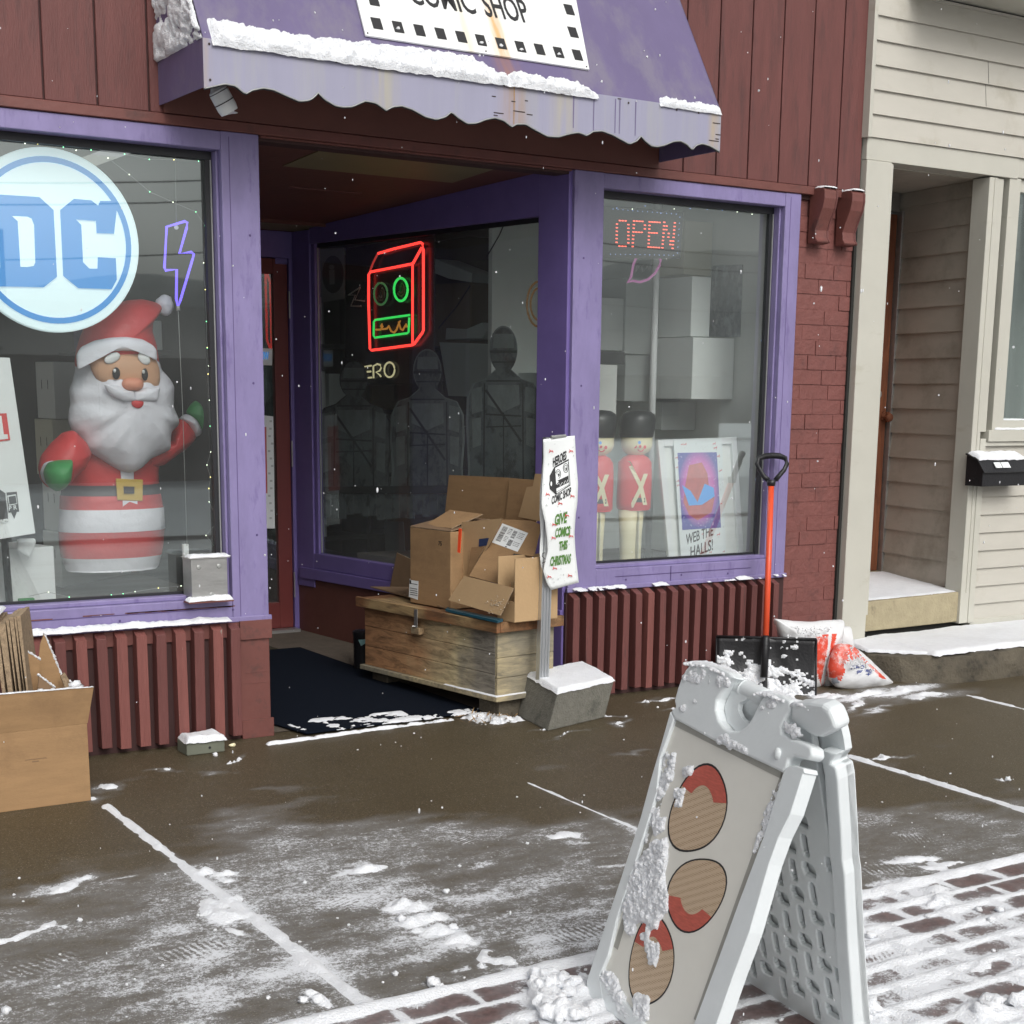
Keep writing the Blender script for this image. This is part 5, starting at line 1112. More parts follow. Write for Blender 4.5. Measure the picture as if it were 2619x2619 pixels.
# toy soldiers
def soldier(dx, lab):
    Yt = .33; zf = .601
    t = thing('toy_soldier', (W(('G',600,1000),Yt)[0]+dx, Yt, zf), lab, 'toy soldier', 'toy soldiers in the right window')
    cx = lambda x, y: W(('G',x,y),Yt)
    def pr(rows): 
        base = None; out = []
        for y, l, r in rows:
            a, c = cx(l,y), cx(r,y); out.append((y, (c[0]-a[0])/2, (a[0]+c[0])/2, (a[2]+c[2])/2))
        return out
    def loft(rows, m_, nm, sy=.8, n=24, regs=None, mats=None):
        mb = MB(); R_ = pr(rows); 
        for y, hw, xc_, z in R_: mb.v += [(xc_+dx+hw*math.cos(2*math.pi*j/n), Yt+hw*sy*math.sin(2*math.pi*j/n), max(z, zf)) for j in range(n)]
        for i in range(len(R_)-1):
            for j in range(n): mb.f.append((i*n+j,i*n+(j+1)%n,(i+1)*n+(j+1)%n,(i+1)*n+j)); mb.m.append(0)
        mb.f.append(tuple(range(n))); mb.m.append(0); mb.f.append(tuple((len(R_)-1)*n+j for j in range(n))); mb.m.append(0)
        return mb, R_
    mb,_ = loft([(1680,520,640),(1500,518,645),(1300,520,655),(1110,512,668)], 'cream', 'legs'); mb.build('trousers', 'cream', t, smooth=True)
    k = MB(); k.box(*(lambda a: (a[0]+dx-.003,a[0]+dx+.003,Yt-.075,Yt-.0,zf,a[2]))(cx(590,1120))); k.build('trouser_seam', 'tanbox', t)
    mb,_ = loft([(1115,520,700),(1100,505,712),(1060,502,712),(950,508,718),(850,512,720),(780,515,718),(745,545,700),(725,575,672),(705,590,660)], 'toyred', 'coat'); co = mb.build('coat', 'toyred', t, smooth=True)
    hw = 0
    def fr(q, off=.004):
        Y = Yt-.08
        for _ in range(5):
            p = W(q, Y); c = cx(612, q[2]); w = abs(cx(718,q[2])[0]-cx(508,q[2])[0])/2; d_ = min(abs(p[0]-c[0])/w, .97); Y = Yt-w*.8*math.sqrt(1-d_*d_)-off
        return W(q, Y)+np.array([dx,0,0])
    k = MB()
    def strip(pts, wpx, off=.004):
        for (x0_,y0_),(x1_,y1_) in zip(pts[:-1], pts[1:]):
            for s_ in range(4):
                a0 = s_/4; a1 = (s_+1)/4; xa = x0_+(x1_-x0_)*a0; ya = y0_+(y1_-y0_)*a0; xb = x0_+(x1_-x0_)*a1; yb_ = y0_+(y1_-y0_)*a1
                k.add([fr(('G',xa-wpx/2,ya),off), fr(('G',xa+wpx/2,ya),off), fr(('G',xb+wpx/2,yb_),off), fr(('G',xb-wpx/2,yb_),off)], [(0,1,2,3)])
    strip([(570,770),(660,950),(690,1080)], 30); strip([(695,860),(655,970),(590,1100)], 30); kid(k.build('cross_belt', 'cream', co), co)
    k = MB(); strip([(552,1045),(600,1045)], 28, .003); 
    for xx in (565,600,650,680): k.add([fr(('G',xx-22,1030),.0035),fr(('G',xx+10,1030),.0035),fr(('G',xx+10,1062),.0035),fr(('G',xx-22,1062),.0035)], [(0,1,2,3)])
    kid(k.build('waist_belt', 'toyblack', co), co)
    mb,_ = loft([(735,598,652),(722,570,672),(700,548,705),(660,538,722),(625,537,722),(600,540,722)], 'cream', 'head', .9); hd = mb.build('head', 'cream', t, smooth=True)
    def hf(q, off=.003):
        Y = Yt-.08
        for _ in range(5):
            p = W(q, Y); c = cx(630, q[2]); w = abs(cx(720,q[2])[0]-cx(540,q[2])[0])/2; d_ = min(abs(p[0]-c[0])/w, .97); Y = Yt-w*.9*math.sqrt(1-d_*d_)-off
        return W(q, Y)+np.array([dx,0,0])
    for nm, x, y, rx, ry, m_ in (('eye',650,640,11,12,M['emblemblue']),('cheek',618,668,14,14,'toyred'),('cheek',688,672,11,13,'toyred')):
        k = MB(); k.add([hf(q) for q in ell('G',x,y,rx,ry,0,10)], [tuple(range(10))]); kid(k.build(nm, m_, hd), hd)
    k = MB(); k.tube([hf(('G',x,y)) for x,y in ((638,690),(652,702),(668,700),(680,688))], .003, 5); k.tube([hf(('G',655,668)), hf(('G',655,668), .02)], .008, 8); kid(k.build('smile', 'toyred', hd), hd)
    mb,_ = loft([(602,534,724),(590,528,728),(540,530,738),(480,535,745),(440,550,738),(418,580,710),(412,610,670)], 'toyblack', 'hat', .9); mb.build('busby_hat', 'toyblack', t, smooth=True)
    return t
soldier(0., 'plastic toy soldier in red coat and tall black hat, fully seen beside the framed poster')
d_ = W(('G',325,660),.33)[0]-W(('G',600,660),.33)[0]
soldier(d_, 'plastic toy soldier in red coat half hidden by the left post of the right window')
# framed poster
fp = thing('framed_poster', (5.3,.25,.6), 'white picture frame with a pink and blue picture in the right window', 'poster')
FQ = [W(('G',x,y),yy) for x,y,yy in ((765,622,.30),(1320,602,.30),(1385,1640,.22),(862,1660,.22))]
def FQp(u, v, off=0.): a, b, c, d = FQ; return a*(1-u)*(1-v)+b*u*(1-v)+c*u*v+d*(1-u)*v+np.array([0,-off,0])
fn = np.cross(FQ[1]-FQ[0], FQ[3]-FQ[0]); fn /= np.linalg.norm(fn)
if fn[1] > 0: fn = -fn
def onF(q, off=0.): return Pl(q, FQ[0]+fn*off, fn)
k = MB()
for u0,u1,v0,v1 in ((0,.07,0,1),(.93,1,0,1),(.07,.93,0,.045),(.07,.93,.955,1)): k.prism([FQp(u0,v0),FQp(u1,v0),FQp(u1,v1),FQp(u0,v1)], fn*.02)
k.build('frame', 'white', fp, bevel=.002)
k = MB(); k.prism([FQp(.02,.02),FQp(.98,.02),FQp(.98,.98),FQp(.02,.98)], -fn*.004); k.build('backing', 'cream' if False else 'offwhite', fp)
M['paperprint'] = mat('printed_paper', (.74,.79,.79), .55, .03, 4, .1, 12, col2=(.55,.45,.45), c2lo=.66, c2hi=.68, c2scale=42)
k = MB(); k.prism([onF(('G',x,y),.024) for x,y in ((888,620),(1230,607),(1268,1640),(955,1650))], fn*.0015); pb_ = k.build('paper_banner', M['paperprint'], fp)
def fpic():
    m, t, b = new_mat('pink_blue_print'); N = t.nodes.new; L = t.links.new
    c = (onF(('G',1070,960),.027)); tc = N('ShaderNodeTexCoord'); mp = N('ShaderNodeMapping'); mp.vector_type = 'TEXTURE'; mp.inputs['Location'].default_value = tuple(c); mp.inputs['Scale'].default_value = (.15,1,.22)
    L(tc.outputs['Object'], mp.inputs['Vector']); g = N('ShaderNodeTexGradient'); g.gradient_type = 'SPHERICAL'; L(mp.outputs[0], g.inputs['Vector'])
    cr = N('ShaderNodeValToRGB'); e = cr.color_ramp.elements; e[0].position = .0; e[0].color = (.07,.07,.38,1); e[1].position = .7; e[1].color = (.75,.30,.62,1); x = e.new(.3); x.color = (.62,.12,.50,1)
    no = N('ShaderNodeTexNoise'); no.inputs['Scale'].default_value = 90; L(tc.outputs['Object'], no.inputs['Vector'])
    r = N('ShaderNodeMapRange'); r.inputs['From Min'].default_value = .68; r.inputs['From Max'].default_value = .72; L(no.outputs['Fac'], r.inputs['Value'])
    mx = N('ShaderNodeMix'); mx.data_type = 'RGBA'; L(g.outputs['Fac'], cr.inputs[0]); L(r.outputs[0], mx.inputs[0]); L(cr.outputs[0], mx.inputs[6]); mx.inputs[7].default_value = (.8,.75,.9,1)
    L(mx.outputs[2], b.inputs['Base Color']); b.inputs['Roughness'].default_value = .4; return m
k = MB(); k.prism([onF(('G',x,y),.0265) for x,y in ((918,713),(1195,708),(1225,1240),(953,1257))], fn*.001); pic = kid(k.build('picture', fpic(), pb_), pb_)
M['coral'] = mat('coral_print', (.55,.13,.12), .5, .2, 20)
k = MB(); k.prism([onF(('G',x,y),.028) for x,y in ((1000,800),(1090,780),(1130,860),(1140,950),(1180,1030),(1160,1130),(1060,1190),(1000,1150),(960,1060),(975,930))], fn*.0005); kid(k.build('picture_shape', M['coral'], pb_), pb_)
k = MB(); k.prism([onF(('G',x,y),.0288) for x,y in ((950,940),(1010,980),(1060,1060),(1110,930),(1175,960),(1180,1020),(1090,1080),(1000,1085))], fn*.0004); kid(k.build('picture_shape', M['emblemblue'], pb_), pb_)
def text_s(mb, body, z, p0, p1, hpx, plane, th=.001, **kw):
    """lettering along a sighted baseline on a plane (point, normal)"""
    P, n = plane; a = Pl((z,)+p0, P, n); c = Pl((z,)+p1, P, n); e = Pl((z,p0[0],p0[1]-hpx), P, n); u = c-a; up = e-a
    n = np.array(n, float)/np.linalg.norm(n)
    text_mesh(body, mb, a, u, up-0*u, np.linalg.norm(up), width=np.linalg.norm(u), depth=th, **kw)
k = MB(); pf = (FQ[0]+fn*.0262, fn); text_s(k, 'WEB THE', 'G', (978,1362), (1170,1293), 72, pf, bold=.015); text_s(k, 'HALLS!', 'G', (1010,1452), (1168,1396), 76, pf, bold=.015); kid(k.build('lettering', 'ink', pb_), pb_)
def sprinkles(mb_r, mb_g, quad, n, rnd_, plane_n, size=.006):
    a, b, c, d = arr(*quad); pn = np.array(plane_n, float)
    for i in range(n):
        u, v = rnd_.random(), rnd_.random(); P = a*(1-u)*(1-v)+b*u*(1-v)+c*u*v+d*(1-u)*v; s_ = size*rnd_.uniform(.7,1.3)
        if i % 4 == 0:    # leaping deer mark
            ux = np.array([1,0,0.]); uz = np.array([0,0,1.])
            for (x,y) in ((( -1,0),(1,.1)),): mb_r.prism([P+ux*s_*q[0]+uz*s_*q[1] for q in ((-1.2,0),(.6,.1),(1.,.9),(1.4,.8),(1.1,-.3),(1.3,-1.1),(.9,-1.),(.6,-.4),(-.7,-.5),(-1.1,-1.3),(-1.4,-1.))], pn*.0006)
        else:
            ux = np.array([1,0,0.]); uz = np.array([0,0,1.]); mb_g.prism([P+ux*s_*.35*q[0]+uz*s_*.5*q[1] for q in ((-1,-1),(1,-1),(0,1.2))], pn*.0006)
kr, kg = MB(), MB(); rq = random.Random(4)
for qd in (((895,645),(1215,640),(1215,700),(900,705)),((905,720),(915,1250),(945,1250),(915,720)),((1200,710),(1235,1240),(1255,1240),(1220,710)),((955,1265),(1240,1260),(1262,1480),(950,1480))):
    sprinkles(kr, kg, [onF(('G',x,y),.0262) for x,y in qd], 16, rq, fn, .007)
kid(kr.build('deer_print', 'red_ink', pb_), pb_); kid(kg.build('tree_print', 'greybox', pb_), pb_)
# cartons, wall poster, column
M['palebox'] = mat('pale_boxboard', (.80,.84,.82), .55, .04, 3)
# pale lining wall on the right side of the bay
p = Pl(('S',1205,775), (6.30,0,0), (1,0,0))
PQ = [Pl(('S',x,y), (5.994,0,0), (1,0,0)) for x,y in ((1165,770),(1378,765),(1358,1275),(1130,1272))]
k = MB(); k.prism(PQ, (.004,0,0)); M['greyposter'] = mat('grey_poster', (.24,.26,.28), .5, .35, 26, col2=(.42,.46,.50), c2lo=.5, c2hi=.62, c2scale=18, c2stretch=(1,1,.6))
wp = k.build('wall_poster', M['greyposter']); tag(wp, 'narrow grey film-style poster on the side wall of the right window bay', 'poster')
def cart(quad, Y0, depth, m_, lab, z='S', group='pale cartons stacked in the right window'):
    P = [W((z,x,y),Y0) for x,y in quad]; xl = (P[0][0]+P[3][0])/2; xr = min((P[1][0]+P[2][0])/2, 5.99); zt = (P[0][2]+P[1][2])/2; zb = max((P[2][2]+P[3][2])/2, .601)
    mb = MB(); mb.hexa([(xl,Y0,zb),(xr,Y0,zb),(xr,Y0+depth,zb),(xl,Y0+depth,zb),(xl,Y0,zt),(xr,Y0,zt),(xr,Y0+depth,zt),(xl,Y0+depth,zt)])
    o = mb.build('carton', m_, bevel=.003); tag(o, lab, 'box', group); return o
cart(((985,465),(1270,465),(1270,842),(950,842)), .75, .3, 'tanbox', 'tan carton high in the right window, behind the LED board')
cart(((1035,850),(1150,850),(1150,1272),(1000,1272)), .60, .3, 'palebox', 'narrow cream-white carton left of the grey wall poster')
cart(((1038,1282),(1348,1282),(1345,1715),(1010,1715)), .52, .35, 'palebox', 'brightest white carton under the grey wall poster')
cart(((550,880),(1030,860),(1025,1400),(550,1400)), .98, .35, 'greybox', 'big grey carton in the middle of the right window')
cart(((556,1405),(1008,1405),(1005,1730),(540,1730)), 1.0, .35, 'greybox', 'grey carton with an oval hand hole under the big grey carton')
cart(((815,1735),(1052,1735),(1050,1932),(800,1932)), .85, .3, 'greybox', 'darker grey carton low behind the black hat of the toy soldier')
cart(((350,1470),(490,1470),(490,1850),(345,1850)), .8, .3, 'offwhite', 'pinkish white carton behind the half hidden toy soldier')
cart(((380,1000),(545,1000),(540,1370),(370,1370)), 1.0, .3, 'greybox', 'small grey carton at the left edge of the right window')
cart(((345,300),(770,300),(770,900),(345,900)), 1.3, .3, 'greybox', 'shadowed grey carton at the top left of the right window')
for i, (zz_) in enumerate((0,)):
    pass
k = MB(); a, c = W(('S',765,880),.72), W(('S',755,1900),.72); k.tube([(a[0],.72,2.75),(a[0],.72,.601)], .020, 12); o = k.build('white_pole', 'white', smooth=True); tag(o, 'slim white pole standing in the middle of the right window', 'pole')
k = MB(); a = W(('S',1300,400),.75); k.box(a[0]-.03,a[0]+.03,.75,.8,2.0,2.77); o = k.build('ceiling_post', 'greybox'); tag(o, 'grey vertical post above the wall poster in the right window', 'post')
k = MB(); a, c = W(('S',350,1395),.5), W(('S',545,1385),.5); k.box(a[0]-.1, c[0], .5, .7, a[2]-.05, a[2]+.015); o = k.build('dark_shelf', 'dark'); tag(o, 'short dark shelf at the left edge of the right window', 'shelf')
s2 = thing('string_lights', (5.2,.13,2.4), 'string of tiny blue-white bulbs across the top and right edge of the right window', 'string lights')
R4 = [('S',490,690-325),('S',600,372),('S',690,350),('S',800,400),('S',895,370),('S',1008,368),('S',1128,375),('S',1235,380),('S',1340,392),('S',1445,408),('S',1560,430),('S',1562,820),('S',1548,965),('S',1524,1265),('S',1510,1300),('S',1505,1560),('S',1495,1840),('G',1495,460),('G',1485,610),('G',1470,900),('G',1450,1300),('G',1400,1440),('G',1300,1455),('G',900,1480),('G',600,1490)]
k = MB(); k.tube([W(q,.12) for q in R4], .0011, 4); k.build('wire', 'alu', s2, smooth=True)
for q in R4[:20]: k = MB(); k.ball(W(q,.117), .0024, 6); k.build('bulb', ri.choice([M['bulbw'],M['ledblue'],M['ledblue']]), s2)
# ================================================================ INSIDE THE RECESS WINDOW
NI = np.array([RWn[0], RWn[1], 0.])
def rwp(pts, z, off): return [OnR((z,x,y), off) for x,y in pts]
def rprism(mb, pts, z, off, th=.002, mi=0): mb.prism(rwp(pts, z, off), NI*th, mi)
nsn = thing('neon_robot_sign', OnR(('Q',1200,1800),-.15), 'red, green and orange neon sign of a boxy robot head in the entrance window', 'neon sign')
k = MB(); rprism(k, ((800,950),(1525,830),(1522,1905),(795,1890)), 'Q', -.20, .012); M['blackboard'] = mat('black_acrylic', (.010,.009,.010), .25, .1); k.build('board', M['blackboard'], nsn)
M['neonred'] = emis('red_neon', (1.,.045,.035), 2.6); M['neongreen'] = emis('green_neon', (.045,.85,.14), 1.1); M['neonorange'] = emis('orange_neon', (.75,.30,.05), .6); M['neonwhite'] = emis('cream_neon', (.80,.72,.42), .75); M['neondim'] = emis('dim_red_neon', (.6,.05,.04), .8); M['neondimg'] = emis('dim_green_neon', (.10,.35,.12), .4)
def ntube(z, pts, off, r, m_, nm, par, closed=False):
    k = MB(); k.tube([OnR((z,x,y), off) for x,y in pts], r, 8, closed=closed); return k.build(nm, m_, par, smooth=True)
o1 = -.165
ntube('Q', ((1055,992),(1180,955),(1402,902),(1418,912),(1426,960),(1426,1625),(1418,1645),(1350,1738),(1335,1746),(1000,1790),(986,1780),(975,1400),(976,1165),(990,1145),(1325,1080),(1342,1072),(1412,945)), o1, .0078, M['neonred'], 'red_tube', nsn)
ntube('Q', ((985,1140),(1012,1070),(1050,995)), o1, .006, M['neondim'], 'red_tube', nsn)
ntube('Q', ((1337,1085),(1337,1740)), o1, .0066, M['neonred'], 'red_tube', nsn)
ntube('Q', [(1075+55*math.cos(t), 1325+90*math.sin(t)) for t in np.linspace(-1.5,4.55,26)], o1, .006, M['neondimg'], 'green_tube', nsn)
ntube('Q', [(1240+56*math.cos(t), 1290+94*math.sin(t)) for t in np.linspace(-1.5,4.65,26)], o1, .0072, M['neongreen'], 'green_tube', nsn)
for cx_, cy_ in ((1075,1325),(1240,1290)):
    for q_ in (30,17): ntube('Q', [(cx_+q_*math.cos(t), cy_+q_*1.75*math.sin(t)) for t in np.linspace(-1.2,2.6,12)], o1-.006, .0045, 'neonoff', 'unlit_tube', nsn)
ntube('Q', ((1312,1500),(1200,1515),(1030,1540),(1018,1555),(1016,1670),(1026,1686),(1290,1650),(1304,1640),(1310,1520)), o1, .0066, M['neongreen'], 'green_tube', nsn)
ntube('Q', ((1035,1620),(1075,1620),(1092,1590),(1085,1575),(1075,1590),(1090,1615),(1125,1612),(1140,1590),(1160,1632),(1185,1645),(1205,1620),(1228,1560),(1235,1550),(1222,1556),(1240,1615),(1255,1625),(1285,1575),(1292,1600)), o1, .0058, M['neonorange'], 'orange_tube', nsn)
k = MB(); k.tube([OnR(('Q',1175,870),-.19), OnR(('Q',1178,980),-.19)], .0015, 5); k.build('wire', 'alu', nsn)
nh = thing('neon_lettering', OnR(('F',660,420),-.17), 'cream neon shop lettering under the robot head sign, partly hidden by a cut-out', 'neon sign')
S_ = 'F'; of = -.17
ntube(S_, ((470,318),(470,400)), of, .0055, M['neonwhite'], 'letter_tube', nh); ntube(S_, ((520,315),(520,400)), of, .0055, M['neonwhite'], 'letter_tube', nh); ntube(S_, ((470,360),(520,356)), of, .0055, M['neonwhite'], 'letter_tube', nh)
ntube(S_, ((603,326),(560,333),(560,403),(605,400)), of, .0055, M['neonwhite'], 'letter_tube', nh); ntube(S_, ((562,366),(600,362)), of, .0055, M['neonwhite'], 'letter_tube', nh)
ntube(S_, ((617,404),(615,330),(640,316),(658,322),(664,340),(655,358),(632,366),(655,384),(662,394)), of, .0055, M['neonwhite'], 'letter_tube', nh)
ntube(S_, [(715+32*math.cos(t), 352+46*math.sin(t)) for t in np.linspace(0,2*math.pi,20)[:-1]], of, .0055, M['neonwhite'], 'letter_tube', nh, True)
k = MB(); rprism(k, ((430,280),(860,270),(860,440),(430,450)), 'F', -.19, .006); k.build('board', M['blackboard'], nh)
nz = thing('neon_zigzag', OnR(('Q',870,1350),-.15), 'small unlit neon zigzag star left of the robot head sign', 'neon sign')
ntube('Q', ((905,1270),(885,1285),(808,1335),(865,1335),(828,1425),(915,1428)), -.15, .004, M['tape'], 'tube', nz); ntube('Q', ((905,1275),(862,1375),(942,1385)), -.15, .004, M['tape'], 'tube', nz)
ni = thing('round_letter_sign', OnR(('Q',680,1300),-.12), 'dark poster with a black disc and pale letter i beside the unlit zigzag', 'sign')
M['dimpaper'] = mat('dim_paper', (.17,.18,.18), .7, .1)  # paper darkened in its colour, standing in for dim indoor light
k = MB(); rprism(k, ((570,958),(775,945),(778,1365),(590,1395)), 'Q', -.12, .003); k.build('paper', M['dimpaper'], ni)
k = MB(); k.prism([OnR(('Q',682+88*math.cos(t),1165+155*math.sin(t)),-.116) for t in np.linspace(0,2*math.pi,30)[:-1]], NI*.001); dz = k.build('disc', 'ink', ni)
k = MB(); rprism(k, ((650,1130),(692,1125),(695,1245),(655,1250)), 'Q', -.1145, .001); k.prism([OnR(('Q',670+22*math.cos(t),1105+20*math.sin(t)),-.1145) for t in np.linspace(0,2*math.pi,14)[:-1]], NI*.001); kid(k.build('letter_i', M['dimpaper'], dz), dz)
# plain grey painted cut-out boards (no figures) with a fence strip below
M['cutgrey'] = mat('grey_poster_paint', (.115,.135,.14), .8, .28, 9, col2=(.05,.055,.058), c2lo=.5, c2hi=.6, c2scale=10)
M['cutdark'] = mat('dark_poster_paint', (.030,.033,.035), .85, .25, 9); M['cutline'] = mat('pale_chalk_outline', (.16,.18,.18), .8, .2)
M['cutpale'] = mat('pale_grey_poster_paint', (.19,.215,.22), .8, .28, 12)
def figure_board(cx, top, bot, i, lab):
    hy = 115+i*14
    head = [(cx+82*math.cos(t), top+hy-hy*math.sin(t)) for t in np.linspace(-math.pi*.32, math.pi*1.32, 22)]
    sh_ = top+2*hy
    body = [(cx-105,sh_+35),(cx-175,sh_+60),(cx-212,sh_+140),(cx-218,sh_+300),(cx-205,bot-120),(cx-215,bot),(cx+215,bot),(cx+205,bot-120),(cx+218,sh_+300),(cx+212,sh_+140),(cx+175,sh_+60),(cx+105,sh_+35)]
    out = [(x, y) for x, y in head]+body; mid = (bot+top)/2
    big = [((x-cx)*1.055+cx, (y-mid)*1.02+mid) for x, y in out]; o0 = -.060+i*.004
    k = MB(); rprism(k, big, 'F', o0, .003); o = k.build('cutout_board', M['cutpale'] if i else M['cutdark']); tag(o, lab, 'cut-out', 'grey cut-outs in the entrance window')
    k = MB(); rprism(k, out, 'F', o0+.0032, .001); kid0(k.build('grey_face', M['cutgrey']), o)
    k = MB()
    for pl_ in (((-95,sh_-top+70),(95,sh_-top+70),(100,sh_-top+190),(0,sh_-top+235),(-100,sh_-top+190)), ((-200,sh_-top+95),(-135,sh_-top+80),(-130,sh_-top+230),(-195,sh_-top+250)), ((200,sh_-top+95),(135,sh_-top+80),(130,sh_-top+230),(195,sh_-top+250)), ((-195,sh_-top+280),(-140,sh_-top+270),(-140,sh_-top+440),(-190,sh_-top+460)), ((195,sh_-top+280),(140,sh_-top+270),(140,sh_-top+440),(190,sh_-top+460)), ((-60,40),(60,40),(66,hy*.9),(-66,hy*.9))):
        rprism(k, [(cx+x, top+y) for x, y in pl_], 'F', o0+.0045, .0006)
    kid0(k.build('pale_panels', M['cutpale']), o)
    k = MB()
    for (x0,y0),(x1,y1),w in (((-118,sh_-top+60),(-122,bot-top-10),9),((118,sh_-top+60),(122,bot-top-10),9),((-110,sh_-top+250),(110,sh_-top+262),10),((-110,sh_-top+330),(110,sh_-top+322),8),((0,sh_-top+240),(0,bot-top),7),((-85,hy*1.05),(85,hy*1.05),16),((-70,hy*1.5),(70,hy*1.5),8),((-105,sh_-top+45),(105,sh_-top+45),9),((-110,sh_-top+100),(110,sh_-top+420),14)):
        d = np.array([x1-x0,y1-y0],float); n = np.array([-d[1],d[0]])/np.hypot(*d)*w/2
        rprism(k, [(cx+x0+n[0],top+y0+n[1]),(cx+x1+n[0],top+y1+n[1]),(cx+x1-n[0],top+y1-n[1]),(cx+x0-n[0],top+y0-n[1])], 'F', o0+.0055, .0006)
    kid0(k.build('painted_lines', M['cutdark']), o)
figure_board(495, 300, 1080, 0, 'dimmest grey painted cut-out board, left in the entrance window')
figure_board(950, 232, 1080, 1, 'grey painted cut-out board in the middle of the entrance window')
figure_board(1420, 90, 1080, 2, 'tallest grey painted cut-out board, right in the entrance window')
k = MB(); rprism(k, ((300,1075),(1640,1060),(1640,1112),(600,1118),(300,1112)), 'F', -.046, .003); ra = k.build('painted_rail', M['cutdark']); tag(ra, 'dark painted rail below the grey cut-out boards in the entrance window', 'painted board')
k = MB(); rq = random.Random(12)
for i in range(17):
    x = 310+i*47; l = rq.uniform(120,170); rprism(k, ((x,1120),(x+44,1119),(x+44,1118+l),(x,1120+l)), 'F', -.052, .002)
fe = k.build('painted_boards', M['cutgrey']); tag(fe, 'row of grey painted vertical boards under the dark rail in the entrance window', 'painted boards')
# background of the shop seen through the entrance window
def ibox(name, pts, z, off, dep, m_, lab, cat='box', grp=None):
    k = MB(); k.prism(rwp(pts, z, off), -NI*dep); o = k.build(name, m_, bevel=.003); tag(o, lab, cat, grp); return o
M['dimwhite'] = mat('dim_white_carton', (.50,.56,.55), .6, .05)  # white carton with the indoor shade put into its colour
M['dimtan'] = mat('dim_brown_carton', (.17,.13,.075), .8, .1)  # brown carton darkened the same way for the dim interior
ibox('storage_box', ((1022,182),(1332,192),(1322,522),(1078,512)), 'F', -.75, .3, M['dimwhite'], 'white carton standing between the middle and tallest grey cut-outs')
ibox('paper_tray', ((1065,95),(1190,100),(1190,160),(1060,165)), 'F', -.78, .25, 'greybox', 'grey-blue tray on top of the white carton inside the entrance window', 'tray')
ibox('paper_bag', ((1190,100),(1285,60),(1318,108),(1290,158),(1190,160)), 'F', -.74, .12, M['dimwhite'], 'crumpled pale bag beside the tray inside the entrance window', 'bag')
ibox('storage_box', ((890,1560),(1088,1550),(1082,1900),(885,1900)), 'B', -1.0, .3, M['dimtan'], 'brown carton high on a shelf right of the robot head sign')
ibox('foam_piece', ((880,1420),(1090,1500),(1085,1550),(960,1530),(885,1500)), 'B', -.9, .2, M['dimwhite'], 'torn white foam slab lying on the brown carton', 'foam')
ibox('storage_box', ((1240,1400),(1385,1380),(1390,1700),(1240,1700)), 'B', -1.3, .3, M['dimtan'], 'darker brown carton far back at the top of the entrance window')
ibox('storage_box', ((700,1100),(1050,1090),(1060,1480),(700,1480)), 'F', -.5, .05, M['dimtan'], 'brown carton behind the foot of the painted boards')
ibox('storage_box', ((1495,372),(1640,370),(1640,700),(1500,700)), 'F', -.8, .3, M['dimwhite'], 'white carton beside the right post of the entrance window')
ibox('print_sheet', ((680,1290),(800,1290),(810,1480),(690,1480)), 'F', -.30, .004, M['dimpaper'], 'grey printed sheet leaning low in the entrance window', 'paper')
k = MB(); k.tube([OnR(('Q',1810,1260),-.6), OnR(('Q',1700,1430),-.62), OnR(('Q',1550,1610),-.65)], .004, 5); k.tube([OnR(('B',1310,1120),-.6), OnR(('B',1240,1290),-.6), OnR(('B',1170,1410),-.6)], .004, 5); o = k.build('cable', 'black'); tag(o, 'dark cable hanging down behind the entrance window', 'cable')
nc = thing('neon_ring', OnR(('B',1450,1760),-.5), 'dim orange ring-shaped neon sign at the right edge of the entrance window', 'neon sign')
M['neonring'] = emis('dim_orange_neon', (.30,.15,.04), .35)
for q_ in (70,50): ntube('B', [(1460+q_*math.cos(t), 1670+q_*1.8*math.sin(t)) for t in np.linspace(0,2*math.pi,24)[:-1]], -.5, .006, M['neonring'], 'tube', nc, True)
M['shelfw'] = mat('tall_dark_shelving', (.055,.06,.058), .8, .2, 3)
k = MB()
for z_ in (.5,.95,1.4,1.85,2.25): k.box(4.6,6.5,3.6,4.0,z_,z_+.03)
for x_ in (4.6,5.2,5.8,6.45): k.box(x_,x_+.03,3.6,4.0,.05,2.3)
sh = k.build('shelving', M['shelfw']); tag(sh, 'tall dark shelving deep in the shop behind the entrance window', 'shelving')
rq = random.Random(6); kk = 0
for z_ in (.53,.98,1.43,1.88):
    for x_ in (4.66,4.92,5.26,5.52,5.86,6.14):
        if rq.random() < .25: continue
        kk += 1; w_ = rq.uniform(.18,.24); h_ = rq.uniform(.18,.34)
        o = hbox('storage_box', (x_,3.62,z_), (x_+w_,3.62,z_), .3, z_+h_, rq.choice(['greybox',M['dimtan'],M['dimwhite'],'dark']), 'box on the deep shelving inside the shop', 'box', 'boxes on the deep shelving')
# poster and sign in the red door
dp = thing('door_poster', W(('E',1660,1330),2.49), 'narrow white poster with a purple and blue picture inside the red door', 'poster')
k = MB(); k.prism([W(('E',x,y),2.49) for x,y in ((1560,625),(1688,640),(1698,1332),(1570,1332))], (0,.003,0)); k.build('paper', 'paper', dp)
k = MB(); k.prism([W(('E',x,y),2.487) for x,y in ((1560,700),(1645,705),(1652,1115),(1560,1115))], (0,.002,0)); pp = k.build('picture', M['coral'], dp)
k = MB(); rq = random.Random(9)
for i in range(14): p = W(('E',rq.uniform(1662,1684),670+i*46),2.4885); k.box(p[0]-.008,p[0]+.008,2.4878,2.4885,p[2]-.006,p[2]+.006)
k.build('margin_print', 'greybox', dp)
dw = thing('door_notice', W(('E',1655,325),2.49), 'small white notice with a letter W on the glass of the red door', 'notice')
k = MB(); k.prism([W(('E',x,y),2.49) for x,y in ((1580,215),(1683,222),(1680,326),(1580,322))], (0,.003,0)); k.build('paper', 'paper', dw)
